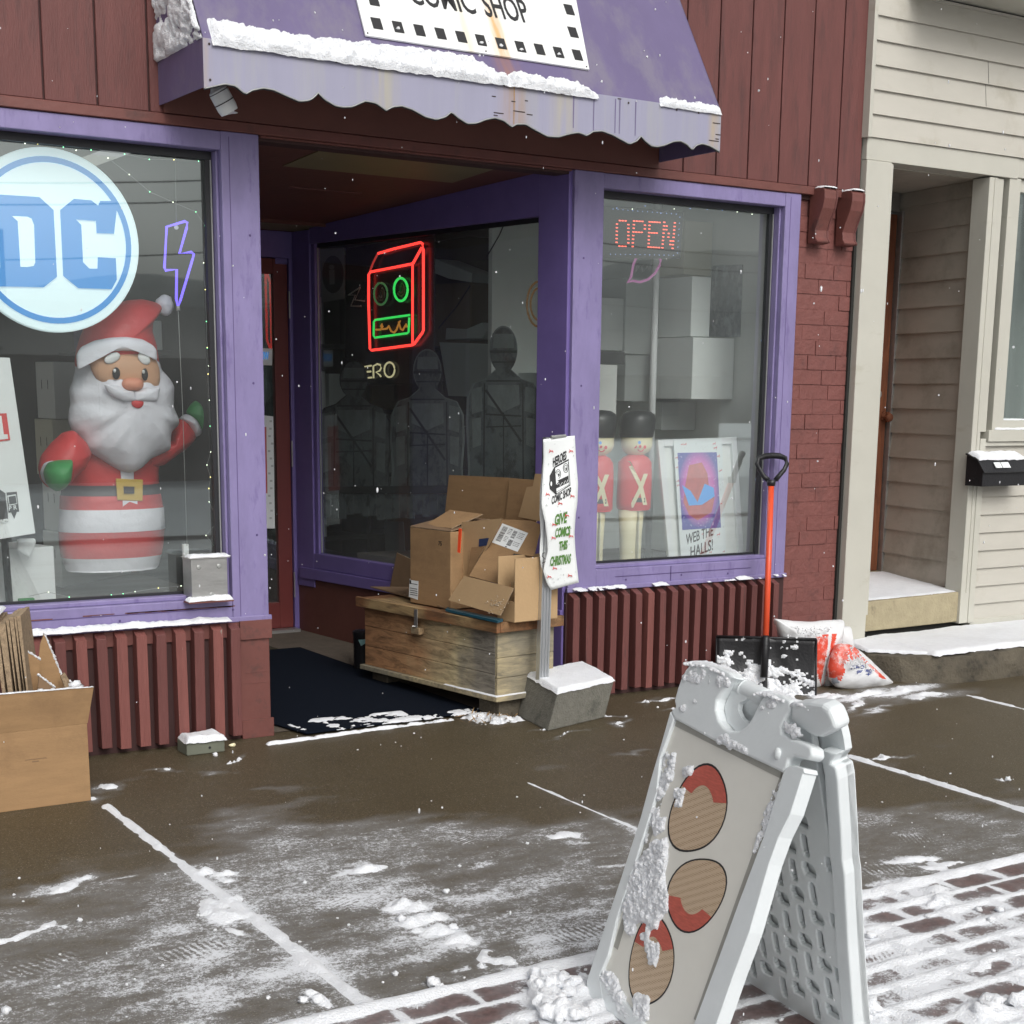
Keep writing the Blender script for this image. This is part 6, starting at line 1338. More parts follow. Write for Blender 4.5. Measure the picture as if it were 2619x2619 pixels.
k = MB(); a = W(('E',1595,286),2.488); text_mesh('NOW', k, a, (1,0,0), (0,0,1), .045, width=W(('E',1660,286),2.488)[0]-a[0], bold=.02); k.build('lettering', M['emblemblue'], dw)

# ================================================================ RECESS FLOOR THINGS
mt = MB(); mq = [Gp(('J',395,1138)), Gp(('J',1700,935)), (3.86,1.85,.055), (2.86,1.85,.055), (2.90,.30,.02)]
pts = [(2.945,-.125),(3.915,-.10),(3.84,1.85),(2.86,1.85),(2.83,.40)]
mt.prism([(x,y,gz(y)+.010) for x,y in pts], (0,0,.008)); o = mt.build('door_mat', 'matblue', bevel=.003); tag(o, 'big dark navy entrance mat in the recess, snow along its front edge', 'mat')
M['olivemat'] = mat('olive_mat', (.035,.028,.012), .95, .3, 100, .7, 200)
mt = MB(); mt.prism([(x,y,gz(y)+.010) for x,y in ((2.85,1.86),(3.70,1.86),(3.68,2.30),(2.85,2.30))], (0,0,.008)); o = mt.build('door_mat', M['olivemat'], bevel=.003); tag(o, 'small olive mat right in front of the red door', 'mat')
def dm(U, V): return 1-.3*V
snow_cap('snow', [(2.93,-.135,.012),(3.55,-.12,.012),(3.55,.06,.018),(2.93,.13,.018)], .010, None, .008, 71, .02, patchy=.50, lump=.5, lscale=10, label='patch of snow on the front left corner of the navy mat')
snow_cap('snow', [(3.35,-.13,.012),(3.93,-.13,.013),(3.93,-.03,.016),(3.35,-.03,.016)], .008, None, .007, 72, .02, patchy=.56, lump=.5, lscale=14, label='thin broken snow along the front of the navy mat')
snow_cap('snow', [(2.72,-.205,-.003),(3.55,-.165,-.002),(3.55,-.135,-.001),(2.72,-.170,-.001)], .014, None, .006, 73, .012, patchy=.30, lump=.6, lscale=18, label='ridge of snow along the joint in front of the entrance')
snow_cap('snow', [(3.5,-.165,-.002),(3.98,-.15,-.002),(3.98,-.12,-.001),(3.5,-.135,-.001)], .010, None, .006, 74, .010, patchy=.50, lump=.6, lscale=18, label='broken specks of snow right of the entrance joint')
# dry leaves and straw at the chest foot
k = MB(); rq = random.Random(5)
for i in range(90):
    x = rq.gauss(3.90,.10); y = rq.gauss(-.20,.07); a = rq.uniform(0,math.pi); l = rq.uniform(.015,.06); z = gz(y)+rq.uniform(.003,.03); w = rq.uniform(.002,.006)
    d = np.array([math.cos(a)*l, math.sin(a)*l, rq.uniform(-.01,.02)]); n_ = np.array([-math.sin(a)*w, math.cos(a)*w, .001]); c = np.array([x,y,z]); k.add([c-d, c+n_, c+d, c-n_, ], [(0,1,2,3)])
o = k.build('leaf_litter', 'leaf'); tag(o, 'dry straw and leaf litter at the foot of the wooden chest', 'litter', None, 'stuff')
snow_cap('snow', [(3.78,-.33,gz(-.3)),(4.02,-.33,gz(-.3)),(4.02,-.13,0),(3.78,-.13,0)], .022, None, .007, 75, .03, patchy=.47, lump=.6, lscale=16, label='snow caught in the straw at the foot of the wooden chest')
# black bin in the corner behind the chest
bn_ = thing('waste_bin', (3.93,.98,.03), 'black bin with a teal sticker tucked behind the far end of the wooden chest', 'bin')
pbn = Gp(('J',820,655)); k = MB(); 
bx_, by_ = 3.80, 1.02; pbase = Gp(('J',825,655)); bx_, by_ = pbase[0], pbase[1]
k.lathe((bx_+.03,by_+.05,pbase[2]), [(.040,0),(.05,.01),(.055,.20),(.058,.21),(.058,.225),(.045,.23)], 20); k.build('bucket', 'black', bn_, smooth=True, auto=40)
k = MB(); k.prism([Pl(q,(0,by_-.01,0),(0,1,0)) for q in (('J',790,405),('J',850,400),('J',848,430),('J',812,452))], (0,-.002,0)); M['teal'] = mat('teal_sticker', (.30,.52,.52), .5); k.build('sticker', M['teal'], bn_)
# wooden chest
ch_t = thing('wooden_chest', (4.0,.3,0.), 'weathered wooden chest with metal hasp beside the entrance, cardboard piled on its lid', 'chest')
CA, CB = np.array([3.757,.853]), np.array([3.898,-.256]); cdv = (CB-CA)/np.linalg.norm(CB-CA); cnv = np.array([-cdv[1], cdv[0]])
if cnv[0] < 0: cnv = -cnv
CW, CL = .362, np.linalg.norm(CB-CA)
def CH(s, w, z): p = CA+cdv*s+cnv*w; return (p[0], p[1], z)
def cbox(mb, s0, s1, w0, w1, z0, z1, mi=0): mb.hexa([CH(s1,w0,z0),CH(s1,w1,z0),CH(s0,w1,z0),CH(s0,w0,z0),CH(s1,w0,z1),CH(s1,w1,z1),CH(s0,w1,z1),CH(s0,w0,z1)], mi)
def OnC(q, d=0.): return Pl(q, (*(CA+cnv*d),0), (*cnv,0))
M['chestwood'] = wood_mat('chest_planks', (.38,.22,.10), (.36,.31,.20), (.14,.09,.05), 'y')
M['chestgrey'] = wood_mat('chest_end_planks', (.28,.25,.18), (.50,.41,.24), (.15,.135,.10), 'x')
M['chestlid'] = wood_mat('chest_lid', (.25,.11,.045), (.36,.25,.12), (.09,.05,.025), 'y')
# front planks fade from warm to grey towards the street
def fade_wood():
    m, t, b = new_mat('chest_front_planks'); N = t.nodes.new; L = t.links.new
    tc = N('ShaderNodeTexCoord'); sx_ = N('ShaderNodeSeparateXYZ'); L(tc.outputs['Object'], sx_.inputs[0])
    mp = N('ShaderNodeMapping'); mp.inputs['Scale'].default_value = (9,1.1,9); L(tc.outputs['Object'], mp.inputs['Vector'])
    n1 = N('ShaderNodeTexNoise'); n1.inputs['Scale'].default_value = 3.6; n1.inputs['Detail'].default_value = 9; n1.inputs['Roughness'].default_value = .72; n1.inputs['Distortion'].default_value = .8; L(mp.outputs[0], n1.inputs['Vector'])
    n2 = N('ShaderNodeTexNoise'); n2.inputs['Scale'].default_value = 5; n2.inputs['Detail'].default_value = 4; L(tc.outputs['Object'], n2.inputs['Vector'])
    ad = N('ShaderNodeMath'); ad.operation = 'MULTIPLY_ADD'; ad.inputs[1].default_value = .55; L(n2.outputs['Fac'], ad.inputs[0]); L(sx_.outputs[1], ad.inputs[2])
    cr = N('ShaderNodeValToRGB'); e = cr.color_ramp.elements
    r = N('ShaderNodeMapRange'); r.inputs['From Min'].default_value = -.15; r.inputs['From Max'].default_value = 1.25; L(ad.outputs[0], r.inputs['Value'])
    e[0].position = 0; e[0].color = (.20,.185,.16,1); e[1].position = 1; e[1].color = (.29,.14,.065,1); x = e.new(.22); x.color = (.25,.225,.18,1); x = e.new(.36); x.color = (.58,.48,.28,1); x = e.new(.62); x.color = (.42,.23,.11,1)
    L(r.outputs[0], cr.inputs[0])
    r2 = N('ShaderNodeMapRange'); r2.inputs['From Min'].default_value = .34; r2.inputs['From Max'].default_value = .6; r2.inputs['To Min'].default_value = .38; r2.inputs['To Max'].default_value = 1.12; L(n1.outputs['Fac'], r2.inputs['Value'])
    mu = N('ShaderNodeVectorMath'); mu.operation = 'MULTIPLY'; L(cr.outputs[0], mu.inputs[0]); L(r2.outputs[0], mu.inputs[1]); L(mu.outputs[0], b.inputs['Base Color']); b.inputs['Roughness'].default_value = .8
    bp = N('ShaderNodeBump'); bp.inputs['Strength'].default_value = .4; bp.inputs['Distance'].default_value = .003; L(n1.outputs['Fac'], bp.inputs['Height']); L(bp.outputs[0], b.inputs['Normal']); return m
M['chestfront'] = fade_wood()
k = MB()
for z0_, z1_ in ((.116,.218),(.2205,.325),(.3275,.432)): cbox(k, 0, CL-.019, .0, .018, z0_, z1_)
k.build('front_planks', M['chestfront'], ch_t, bevel=.002)
k = MB()
for z0_, z1_ in ((.116,.20),(.2025,.30),(.3025,.432)): cbox(k, CL-.018, CL, .001, CW, z0_, z1_)
k.build('end_planks', M['chestgrey'], ch_t, bevel=.002)
k = MB(); cbox(k, 0, .018, .02, CW, .116, .432); cbox(k, .02, CL-.02, CW-.018, CW, .116, .432); k.build('back_planks', M['chestwood'], ch_t)
k = MB(); cbox(k, -.03, CL+.03, -.03, CW+.03, .434, .456); cbox(k, -.035, CL+.035, -.035, -.012, .430, .482); cbox(k, CL+.012, CL+.036, -.011, CW+.035, .430, .482); cbox(k, -.03, CL+.011, -.0115, CW+.03, .457, .476); lid = k.build('lid', M['chestlid'], ch_t, bevel=.003)
k = MB(); cbox(k, -.02, CL+.022, -.022, CW+.02, .090, .115); k.build('base_board', M['chestgrey'], ch_t, bevel=.003)
k = MB(); cbox(k, CL-.18, CL-.02, .03, CW-.04, -.012, .089); cbox(k, .02, .16, .03, CW-.04, .01, .089); k.build('support_block', 'concdirty', ch_t, bevel=.006)
h0 = OnC(('J',1230,160), -.036); u_ = np.array([*cdv,0]); n_ = -np.array([*cnv,0])
k = MB(); p = OnC(('J',1230,240), -.037); k.obox(p, u_*.012, n_*.002, (0,0,.045)); p = OnC(('J',1228,300), -.03); k.obox(p, u_*.011, n_*.004, (0,0,.022)); k.tube([p+n_*.004-u_*.01, p+n_*.02, p+n_*.004+u_*.01], .003, 6); k.build('hasp', 'steel', ch_t)
k = MB(); p = OnC(('J',1242,335), -.018); k.obox(p, u_*.034, n_*.017, (0,0,.017)); k.build('hasp_block', M['chestwood'], ch_t, bevel=.002)
snow_cap('snow', [CH(CL-.40,-.022,.116),CH(CL+.02,-.022,.116),CH(CL+.02,-.002,.116),CH(CL-.40,-.002,.116)], .006, None, .005, 81, .006, label='line of snow on the base board of the wooden chest, long side')
snow_cap('snow', [CH(CL+.002,-.02,.116),CH(CL+.002,CW,.116),CH(CL+.02,CW,.116),CH(CL+.02,-.02,.116)], .006, None, .005, 82, .006, label='line of snow on the base board of the wooden chest, street end')
# ---- cardboard piled on the chest
G_ = 'flattened boxes and cartons piled on the wooden chest'
def cb(name, z, pts, place, th, m_, lab, edge='cardedge'):
    P = [place((z,x,y)) for x,y in pts]; a = np.array(P[0]); n = np.cross(np.array(P[1])-a, np.array(P[-1])-a); n /= np.linalg.norm(n)
    if n@(CAM-a) < 0: n = -n
    k = MB(); k.prism(P, -n*th); 
    for i in range(2, len(k.f)): k.m[i] = 1
    o = k.build(name, [m_, edge], bevel=.0); tag(o, lab, 'cardboard', G_); return o
cb('cardboard_sheet', 'X', ((800,370),(1298,393),(1296,760),(760,745)), lambda q: OnR(q, .05), .004, 'cardboard', 'wide brown cardboard sheet standing at the back against the entrance window')
cb('cardboard_sheet', 'X', ((1300,395),(1520,412),(1520,760),(1262,740)), lambda q: OnR(q, .062), .004, 'cardboard', 'brown cardboard sheet folded behind the banner, right of the wide sheet')
cb('cardboard_sheet', 'X', ((1508,360),(1600,362),(1600,760),(1370,715),(1440,470),(1490,462)), lambda q: OnR(q, .12), .004, 'cardlight', 'paler stepped cardboard sheet behind the banner')
cb('cardboard_sheet', 'X', ((370,1010),(490,1065),(490,1340),(305,1330)), lambda q: OnR(q, .045), .004, 'carddark', 'dark cardboard piece leaning low on the wall at the far end of the chest')
# big carton
def chest_box(name, z, fl, fr, top_l, d0, depth, m_, lab, mats2=None):
    a, c = OnC((z,)+fl, d0), OnC((z,)+fr, d0); zt = OnC((z,)+top_l, d0)[2]; a[2] = c[2] = .4825
    n = np.array([*cnv,0])*depth; k = MB(); P = [a, c, c+n, a+n]; P = [(*p[:2], .4825) for p in P]+[(*p[:2], zt) for p in P]; k.hexa([P[i] for i in (0,1,2,3,4,5,6,7)]); o = k.build(name, m_, bevel=.004); tag(o, lab, 'box', G_); return o, a, c, zt
bigc, a_, c_, zt_ = chest_box('carton', 'X', (480,1400), (812,1475), (490,800), .06, .26, 'cardboard', 'tall brown carton on the far half of the chest, white sticker low on its edge')
pl_ = lambda q: OnC(q, .0585)
k = MB(); k.prism([pl_(('X',x,y)) for x,y in ((475,1232),(548,1245),(543,1398),(470,1372))], n_*.0008); kid0(k.build('sticker', 'paper'), bigc)
k = MB(); 
for y_ in (1262,1300,1318,1335,1352): k.prism([OnC(('X',x,y),.0572) for x,y in ((478,y_-3),(540,y_+8),(540,y_+13),(478,y_+2))], n_*.0004)
k.prism([OnC(('X',x,y),.0572) for x,y in ((475,1235),(488,1238),(488,1268),(475,1265))], n_*.0004); kid0(k.build('sticker_print', 'ink'), bigc)
k = MB(); a = OnC(('X',712,948),.0585); text_mesh('75', k, a, -(-u_), (0,0,1), .022, bold=.01, depth=.0005); kid0(k.build('hand_writing', 'ink'), bigc)
k = MB()
def flap(P, th, o_par, nm, m_='cardboard'):
    a = np.array(P[0]); n = np.cross(np.array(P[1])-a, np.array(P[-1])-a); n /= np.linalg.norm(n); k = MB(); k.prism(P, n*th); 
    for i in range(2, len(k.f)): k.m[i] = 1
    return kid0(k.build(nm, [m_, 'cardedge']), o_par)
flap([a_*[1,1,0]+[0,0,zt_+.001], c_*[1,1,0]+[0,0,zt_+.001], c_*[1,1,0]+[.25,.03,zt_+.05], a_*[1,1,0]+[.25,.03,zt_+.045]], .004, bigc, 'top_flap', 'carddark')
flap([a_*[1,1,0]+[.06,-.05,zt_+.006], c_*[1,1,0]+[.03,.04,zt_+.012], c_*[1,1,0]+[.22,.05,zt_+.075], a_*[1,1,0]+[.24,-.0,zt_+.078]], .004, bigc, 'top_flap', 'cardboard')
cb('cardboard_sheet', 'X', ((905,758),(1235,728),(1160,900),(960,1210),(868,1260)), lambda q: OnC(q, .14), .004, 'cardlight', 'pale cardboard sheet with a small blue print in the middle of the pile')
k = MB(); k.prism([OnC(('X',x,y), .1385) for x,y in ((1048,896),(1128,888),(1110,950),(1045,960))], n_*.0006); o = k.build('blue_label', M['emblemblue']); M['inkblue'] = mat('navy_print', (.02,.045,.12), .6); o.data.materials[0] = M['inkblue']; kid0(o, bpy.data.objects['cardboard_sheet.004'] if 'cardboard_sheet.004' in bpy.data.objects else bigc)
cb('cardboard_sheet', 'X', ((985,965),(1090,960),(965,1215),(942,1205)), lambda q: OnC(q, .125), .004, 'cardboard', 'small folded cardboard strip beside the blue print')
cb('strap', 'X', ((880,808),(902,815),(888,1012),(868,1006)), lambda q: OnC(q, .055), .004, emis('glowing_orange_strap', (1.,.10,.03), .35), 'short orange strap hanging beside the tall carton', 'orange')  # emission brightens the strap colour; the strap is no light source
bpy.data.objects['strap']['category'] = 'strap'; del bpy.data.objects['strap']['group']
# slanting labelled panel (lid of the open carton)
sl_n = np.array([-.80,-.28,.52]); slp = OnC(('X',965,1200), .06)
onS = lambda q: Pl(q, slp, sl_n)
lp_ = cb('cardboard_sheet', 'X', ((1238,735),(1480,745),(1560,780),(1500,1040),(1328,1015),(1310,1295),(965,1200)), onS, .004, 'cardboard', 'slanting cardboard panel with a large white shipping label')
sn_ = sl_n/np.linalg.norm(sl_n); onS2 = lambda q, o_=.001: Pl(q, slp+sn_*o_, sl_n)
k = MB(); k.prism([onS2(('X',x,y)) for x,y in ((1240,768),(1452,848),(1365,1003),(1153,925))], sn_*.0006); kid0(k.build('shipping_label', 'paper'), lp_)
def LB(u, v):
    q = np.array([(1240,768),(1452,848),(1365,1003),(1153,925)], float); p = q[0]*(1-u)*(1-v)+q[1]*u*(1-v)+q[2]*u*v+q[3]*(1-u)*v; return onS2(('X',p[0],p[1]), .0018)
k = MB(); rq = random.Random(3)
def bars(u0,u1,v0,v1,n):
    for i in range(n):
        a = u0+(u1-u0)*i/n; w = (u1-u0)/n*rq.uniform(.3,.75); k.add([LB(a,v0),LB(a+w,v0),LB(a+w,v1),LB(a,v1)], [(0,1,2,3)])
def barsv(u0,u1,v0,v1,n):
    for i in range(n):
        a = v0+(v1-v0)*i/n; w = (v1-v0)/n*rq.uniform(.3,.75); k.add([LB(u0,a),LB(u1,a),LB(u1,a+w),LB(u0,a+w)], [(0,1,2,3)])
barsv(.08,.26,.10,.85,18); barsv(.50,.64,.12,.5,10); barsv(.50,.66,.58,.9,10); bars(.33,.46,.1,.16,4)
for v_ in (.2,.27,.34,.5,.57,.64,.71): bars(.32,.46,v_,v_+.03,5)
for v_ in (.12,.2,.28,.36,.6,.68,.76): bars(.70,.93,v_,v_+.035,7)
k.add([LB(.5,.94),LB(.56,.94),LB(.56,.985),LB(.5,.985)], [(0,1,2,3)])
kid0(k.build('label_print', 'ink'), lp_)
# open carton at the street end with its flap folded down towards the entrance
e0 = Hz(('X',1340,1588), .4825); ey = Pl(('X',1385,1058), e0, (.35,-1,0)); zt2 = W(('X',1362,1200), e0[1])[2]
zt2 = Pl(('X',1385,1058), e0, (0,1,0))[2]
e1 = W(('X',1692,1545), e0[1]+.03); e1[2] = .4825; e2 = e0+np.array([*(-cdv),0])*.13; e3 = e1+np.array([*(-cdv),0])*.13
k = MB()
def wall_(a, c, z1_, th=.005, mi=0):
    a, c = np.array(a), np.array(c); d = c-a; n = np.array([-d[1], d[0], 0])/np.hypot(d[0], d[1])*th; k.hexa([a, c, c+n, a+n]+[p+np.array([0,0,z1_-.4825]) for p in (a, c, c+n, a+n)], mi)
wall_(e0, e1, zt2); wall_(e1, e3, zt2); wall_(e3, e2, zt2); wall_(e2, e0, .4825+.10); k.hexa([e0,e1,e3,e2]+[p+np.array([0,0,.004]) for p in (e0,e1,e3,e2)])
oc = k.build('open_carton', 'cardlight', bevel=.001); tag(oc, 'open light-brown carton at the street end of the chest, behind the aluminium pole', 'box', G_)
flp = OnC(('X',793,1400), -.005); _p2 = Pl(('X',1332,1300), e0+np.array([0,-.02,0]), (.1,-1,0)); _p3 = OnC(('X',1222,1527), -.045); fl_n = np.cross(_p2-flp, _p3-flp); fl_n = fl_n if fl_n@(CAM-flp) > 0 else -fl_n; 
ff_ = lambda q: Pl(q, flp, fl_n)
fq_ = cb('carton_flap', 'X', ((925,1200),(1332,1300),(1222,1527),(793,1400)), ff_, .004, 'cardlight', 'bright folded-down carton flap with a torn pale patch, hanging over the chest lid')
k = MB(); fnn = fl_n/np.linalg.norm(fl_n); rq = random.Random(2)
for i in range(60):
    x, y = 1195+rq.gauss(0,38), 1430+rq.gauss(0,34)
    if 1100 < x < 1290 and y < 1520: k.ball(Pl(('X',x,y), flp+fnn*.0008, fl_n), rq.uniform(.002,.005), 6, (1,1,.3), lump=.5, seed=i)
for x, y, r in ((885,1400,.006),(1118,1410,.005)): k.ball(Pl(('X',x,y), flp+fnn*.001, fl_n), r, 7, (1,.6,.5))
kid0(k.build('torn_patch', mat('torn_paper', (.55,.47,.36), .8, .15)), fq_)
# flat sheets on the lid
k = MB(); k.prism([Hz(('X',x,y), .487) for x,y in ((150,1296),(470,1300),(470,1345),(770,1475),(560,1405))], (0,0,.006)); o = k.build('cardboard_sheet', ['carddark']); tag(o, 'flat dark cardboard sheet jutting out over the far end of the lid', 'cardboard', G_)
k = MB(); k.prism([Hz(('X',x,y), .487) for x,y in ((790,1478),(1245,1575),(1200,1590),(770,1492))]+[], (0,0,.012)); M['tealbook'] = mat('teal_blue_cover', (.02,.09,.13), .4); o = k.build('flat_folder', M['tealbook']); tag(o, 'thin teal-blue folder under the cardboard along the lid edge', 'folder')

# ================================================================ POLE AND PAPER BANNER
bp_ = thing('banner_pole', (4.14,-.28,0), 'grooved aluminium pole standing behind the concrete block, carrying the paper banner', 'pole')
k = MB(); prof_ = [(-.028,-.016),(-.028,.016),(.028,.016),(.028,-.016),(.019,-.016),(.019,-.010),(.013,-.010),(.013,-.016),(.003,-.016),(.003,-.010),(-.005,-.010),(-.005,-.016),(-.016,-.016),(-.016,-.010),(-.022,-.010),(-.022,-.016)]
k.prism([(4.104+x+.0,-.335+y,gz(-.28)) for x, y in prof_], (.024,0,1.36)); k.build('profile', 'alupole', bp_)
bt = thing('paper_banner', (4.2,-.34,.65), 'wavy white paper banner with a robot head logo and green lettering on the aluminium pole', 'banner')
def strip_mesh(left, right, Y0, amp, nV=40, nU=10, seed=0):
    ly = [p[1] for p in left]; ry = [p[1] for p in right]; vs_ = []
    for i in range(nV+1):
        t = i/nV; yl = ly[0]+(ly[-1]-ly[0])*t; yr = ry[0]+(ry[-1]-ry[0])*t; xl = np.interp(yl, ly, [p[0] for p in left]); xr = np.interp(yr, ry, [p[0] for p in right])
        for j in range(nU+1):
            u = j/nU; x = xl+(xr-xl)*u; y = yl+(yr-yl)*u; Yd = Y0+amp*math.sin(t*9+seed)*(1-u)*.6+amp*.5*math.sin(t*6.5+u*2)+.02*(1-u)
            vs_.append(W(('X',x,y), Yd))
    return vs_, [(i*(nU+1)+j, i*(nU+1)+j+1, (i+1)*(nU+1)+j+1, (i+1)*(nU+1)+j) for i in range(nV) for j in range(nU)]
Lf = [(1575,75),(1578,250),(1566,450),(1560,620),(1590,760),(1608,900),(1612,1000),(1590,1090),(1576,1160),(1600,1250),(1638,1318)]
Rt = [(1835,45),(1846,250),(1862,440),(1856,600),(1842,700),(1832,850),(1840,1000),(1852,1110),(1868,1255)]
k = MB(); v_, f_ = strip_mesh(Lf, Rt, -.405, .012); k.add(v_, f_); fs_ = k.build('front_sheet', 'paper', bt, smooth=True)
m_ = fs_.modifiers.new('sheet', 'SOLIDIFY'); m_.thickness = .0012; m_.offset = -1
Lb = [(1590,95),(1568,300),(1548,520),(1546,700),(1556,850),(1546,1000),(1556,1120),(1600,1240)]; Rb = [(1700,95),(1700,520),(1700,1000),(1700,1240)]
k = MB(); v_, f_ = strip_mesh(Lb, Rb, -.365, .006, seed=2); k.add(v_, f_); bs_ = k.build('back_sheet', 'paper', bt, smooth=True)
BY = -.385
def bpos(x, y): 
    t = (y-60)/1250.; l = np.interp(y, [p[1] for p in Lf], [p[0] for p in Lf]); r = np.interp(y, [p[1] for p in Rt], [p[0] for p in Rt]); u = min(max((x-l)/(r-l), 0), 1)
    return W(('X',x,y), -.405+.012*math.sin(t*9)*(1-u)*.6+.006*math.sin(t*6.5+u*2)+.02*(1-u)-.0035)
def bend_text(body, mb, x0, y0, x1, y1, hp, bold=.035, shear=0.):
    tmp = MB(); text_mesh(body, tmp, (0,0,0), (1,0,0), (0,1,0), 1., width=1., bold=bold, shear=shear, depth=.0)
    for f in tmp.f[:]: pass
    V = np.array(tmp.v); n = len(V)//2
    pts_ = [bpos(x0+(x1-x0)*p[0], y0+(y1-y0)*p[0]-hp*p[1]) for p in V[:n]]
    mb.add(pts_, [tuple(i-n for i in f) for f in tmp.f if min(f) >= n])
k = MB(); bend_text('HEROES', k, 1656, 300, 1768, 238, 70); bend_text('COMIC SHOP', k, 1646, 612, 1806, 530, 62)
kid(k.build('shop_lettering', 'ink', fs_), fs_)
def bpoly(mb, pts): mb.add([bpos(x,y) for x,y in pts], [tuple(range(len(pts)))])
def bpos2(x, y, o=.0022): return bpos(x,y)+np.array([0,-o,0])
def bpoly2(mb, pts, o=.0022): mb.add([bpos2(x,y,o) for x,y in pts], [tuple(range(len(pts)))])
k = MB(); bpoly(k, ((1630,375),(1668,302),(1785,238),(1800,455),(1680,532),(1630,485))); bpoly(k, [(1640+14*math.cos(t),442+36*math.sin(t)) for t in np.linspace(0,2*math.pi,16)[:-1]]); rb = kid(k.build('robot_logo', 'ink', fs_), fs_)
k = MB(); bpoly2(k, ((1672,312),(1780,252),(1792,448),(1684,522))); kid(k.build('logo_face', 'paper', fs_), fs_)
k = MB()
for cx_, cy_ in ((1696,362),(1758,312)):
    def ring(rx, ry, o, w):
        o_ = [bpos2(cx_+rx*math.cos(t), cy_+ry*math.sin(t), o) for t in np.linspace(0,2*math.pi,20)[:-1]]; i_ = [bpos2(cx_+(rx-w)*math.cos(t), cy_+(ry-w)*math.sin(t), o) for t in np.linspace(0,2*math.pi,20)[:-1]]
        k.add(o_+i_, [(i,(i+1)%19,19+(i+1)%19,19+i) for i in range(19)])
    ring(23,40,.0032,5); ring(14,25,.0032,4); bpoly2(k, [(cx_+3+6*math.cos(t),cy_+6+11*math.sin(t)) for t in np.linspace(0,2*math.pi,12)[:-1]], .0032)
bpoly2(k, ((1675,422),(1780,374),(1782,430),(1680,482)), .0032)
k.tube([bpos2(x,y,.0022) for x,y in ((1680,512),(1786,448),(1778,262))], .0012, 4)
kid(k.build('logo_features', 'ink', fs_), fs_)
k = MB(); k.tube([bpos2(x,y,.0052) for x,y in ((1686,450),(1700,436),(1710,458),(1728,430),(1740,446),(1752,416),(1764,432),(1774,408))], .0016, 5)
bpoly2(k, [(1640+7*math.cos(t),442+20*math.sin(t)) for t in np.linspace(0,2*math.pi,12)[:-1]], .002); kid(k.build('logo_mouth_line', 'paper', fs_), fs_)
k = MB(); bend_text('GIVE', k, 1672, 782, 1775, 755, 82, .045, .2); bend_text('COMICS', k, 1676, 884, 1800, 862, 72, .045, .2); bend_text('THIS', k, 1708, 990, 1778, 975, 68, .045, .2); bend_text('CHRISTMAS', k, 1634, 1118, 1806, 1092, 72, .045, .3)
kid(k.build('greeting_lettering', 'green_ink', fs_), fs_)
kr, kg = MB(), MB(); rq = random.Random(8)
for (x, y) in ((1640,170),(1805,170),(1612,525),(1815,540),(1715,600),(1665,775),(1770,700),(1660,885),(1625,1205),(1795,1195),(1670,1135),(1805,870)):
    s_ = 16; kr.add([bpos2(x+a*s_, y+b*s_) for a,b in ((-1.,-.9),(-.3,-.1),(.8,-.1),(1.1,.9),(.8,.9),(.5,.3),(-.5,.4),(-1,1.1),(-1.2,1.),(-.8,0.))], [tuple(range(10))])
for i in range(70):
    y = rq.uniform(100,1250); l = np.interp(y, [p[1] for p in Lf], [p[0] for p in Lf])+12; r = np.interp(y, [p[1] for p in Rt], [p[0] for p in Rt])-12; x = rq.uniform(l, r)
    if 230 < y < 620 and 1620 < x < 1815: continue
    s_ = rq.uniform(4,9); kg.add([bpos2(x-s_*.6,y+s_), bpos2(x+s_*.6,y+s_), bpos2(x,y-s_)], [(0,1,2)])
kid(kr.build('deer_print', 'red_ink', fs_), fs_); kid(kg.build('tree_print', 'greybox', fs_), fs_)
k = MB(); k.tube([W(('X',x,y),-.385) for x,y in ((1590,1010),(1572,1015),(1568,1040),(1590,1060),(1592,1085),(1568,1095))], .002, 5); kid(k.build('lettering', 'ink', bs_), bs_)
k = MB(); k.tube([W(('X',1640,58),-.39), W(('X',1760,48),-.39)], .008, 6); k.build('tape', 'alu', bt)

# ================================================================ CONCRETE BLOCK
k = MB(); bt4 = [Gp(('K',530,1302)), Gp(('K',1042,1178)), None, Gp(('K',258,1165))]; bt4[2] = bt4[1]+bt4[3]-bt4[0]
tp4 = [W(('K',620,960), bt4[0][1]+.0), W(('K',1128,842), bt4[1][1]-.0), None, W(('K',340,797), bt4[3][1])]; tp4[2] = tp4[1]+tp4[3]-tp4[0]
k.hexa([np.array(p) for p in (bt4[0],bt4[1],bt4[2],bt4[3],tp4[0],tp4[1],tp4[2],tp4[3])]); 
blk = k.build('concrete_block', 'concrete', bevel=.006); tag(blk, 'grey concrete block with a thick cap of snow at the foot of the banner pole', 'concrete block')
M['concrete_l'] = M['concrete']
ct = sum(np.array(p) for p in tp4)/4; t4 = [ct+(np.array(p)-ct)*1.03+np.array([0,0,-.004]) for p in tp4]
snow_cap('snow', t4, .026, None, .007, 91, .022, lump=.22, lscale=7, label='thick even cap of snow on the grey concrete block')
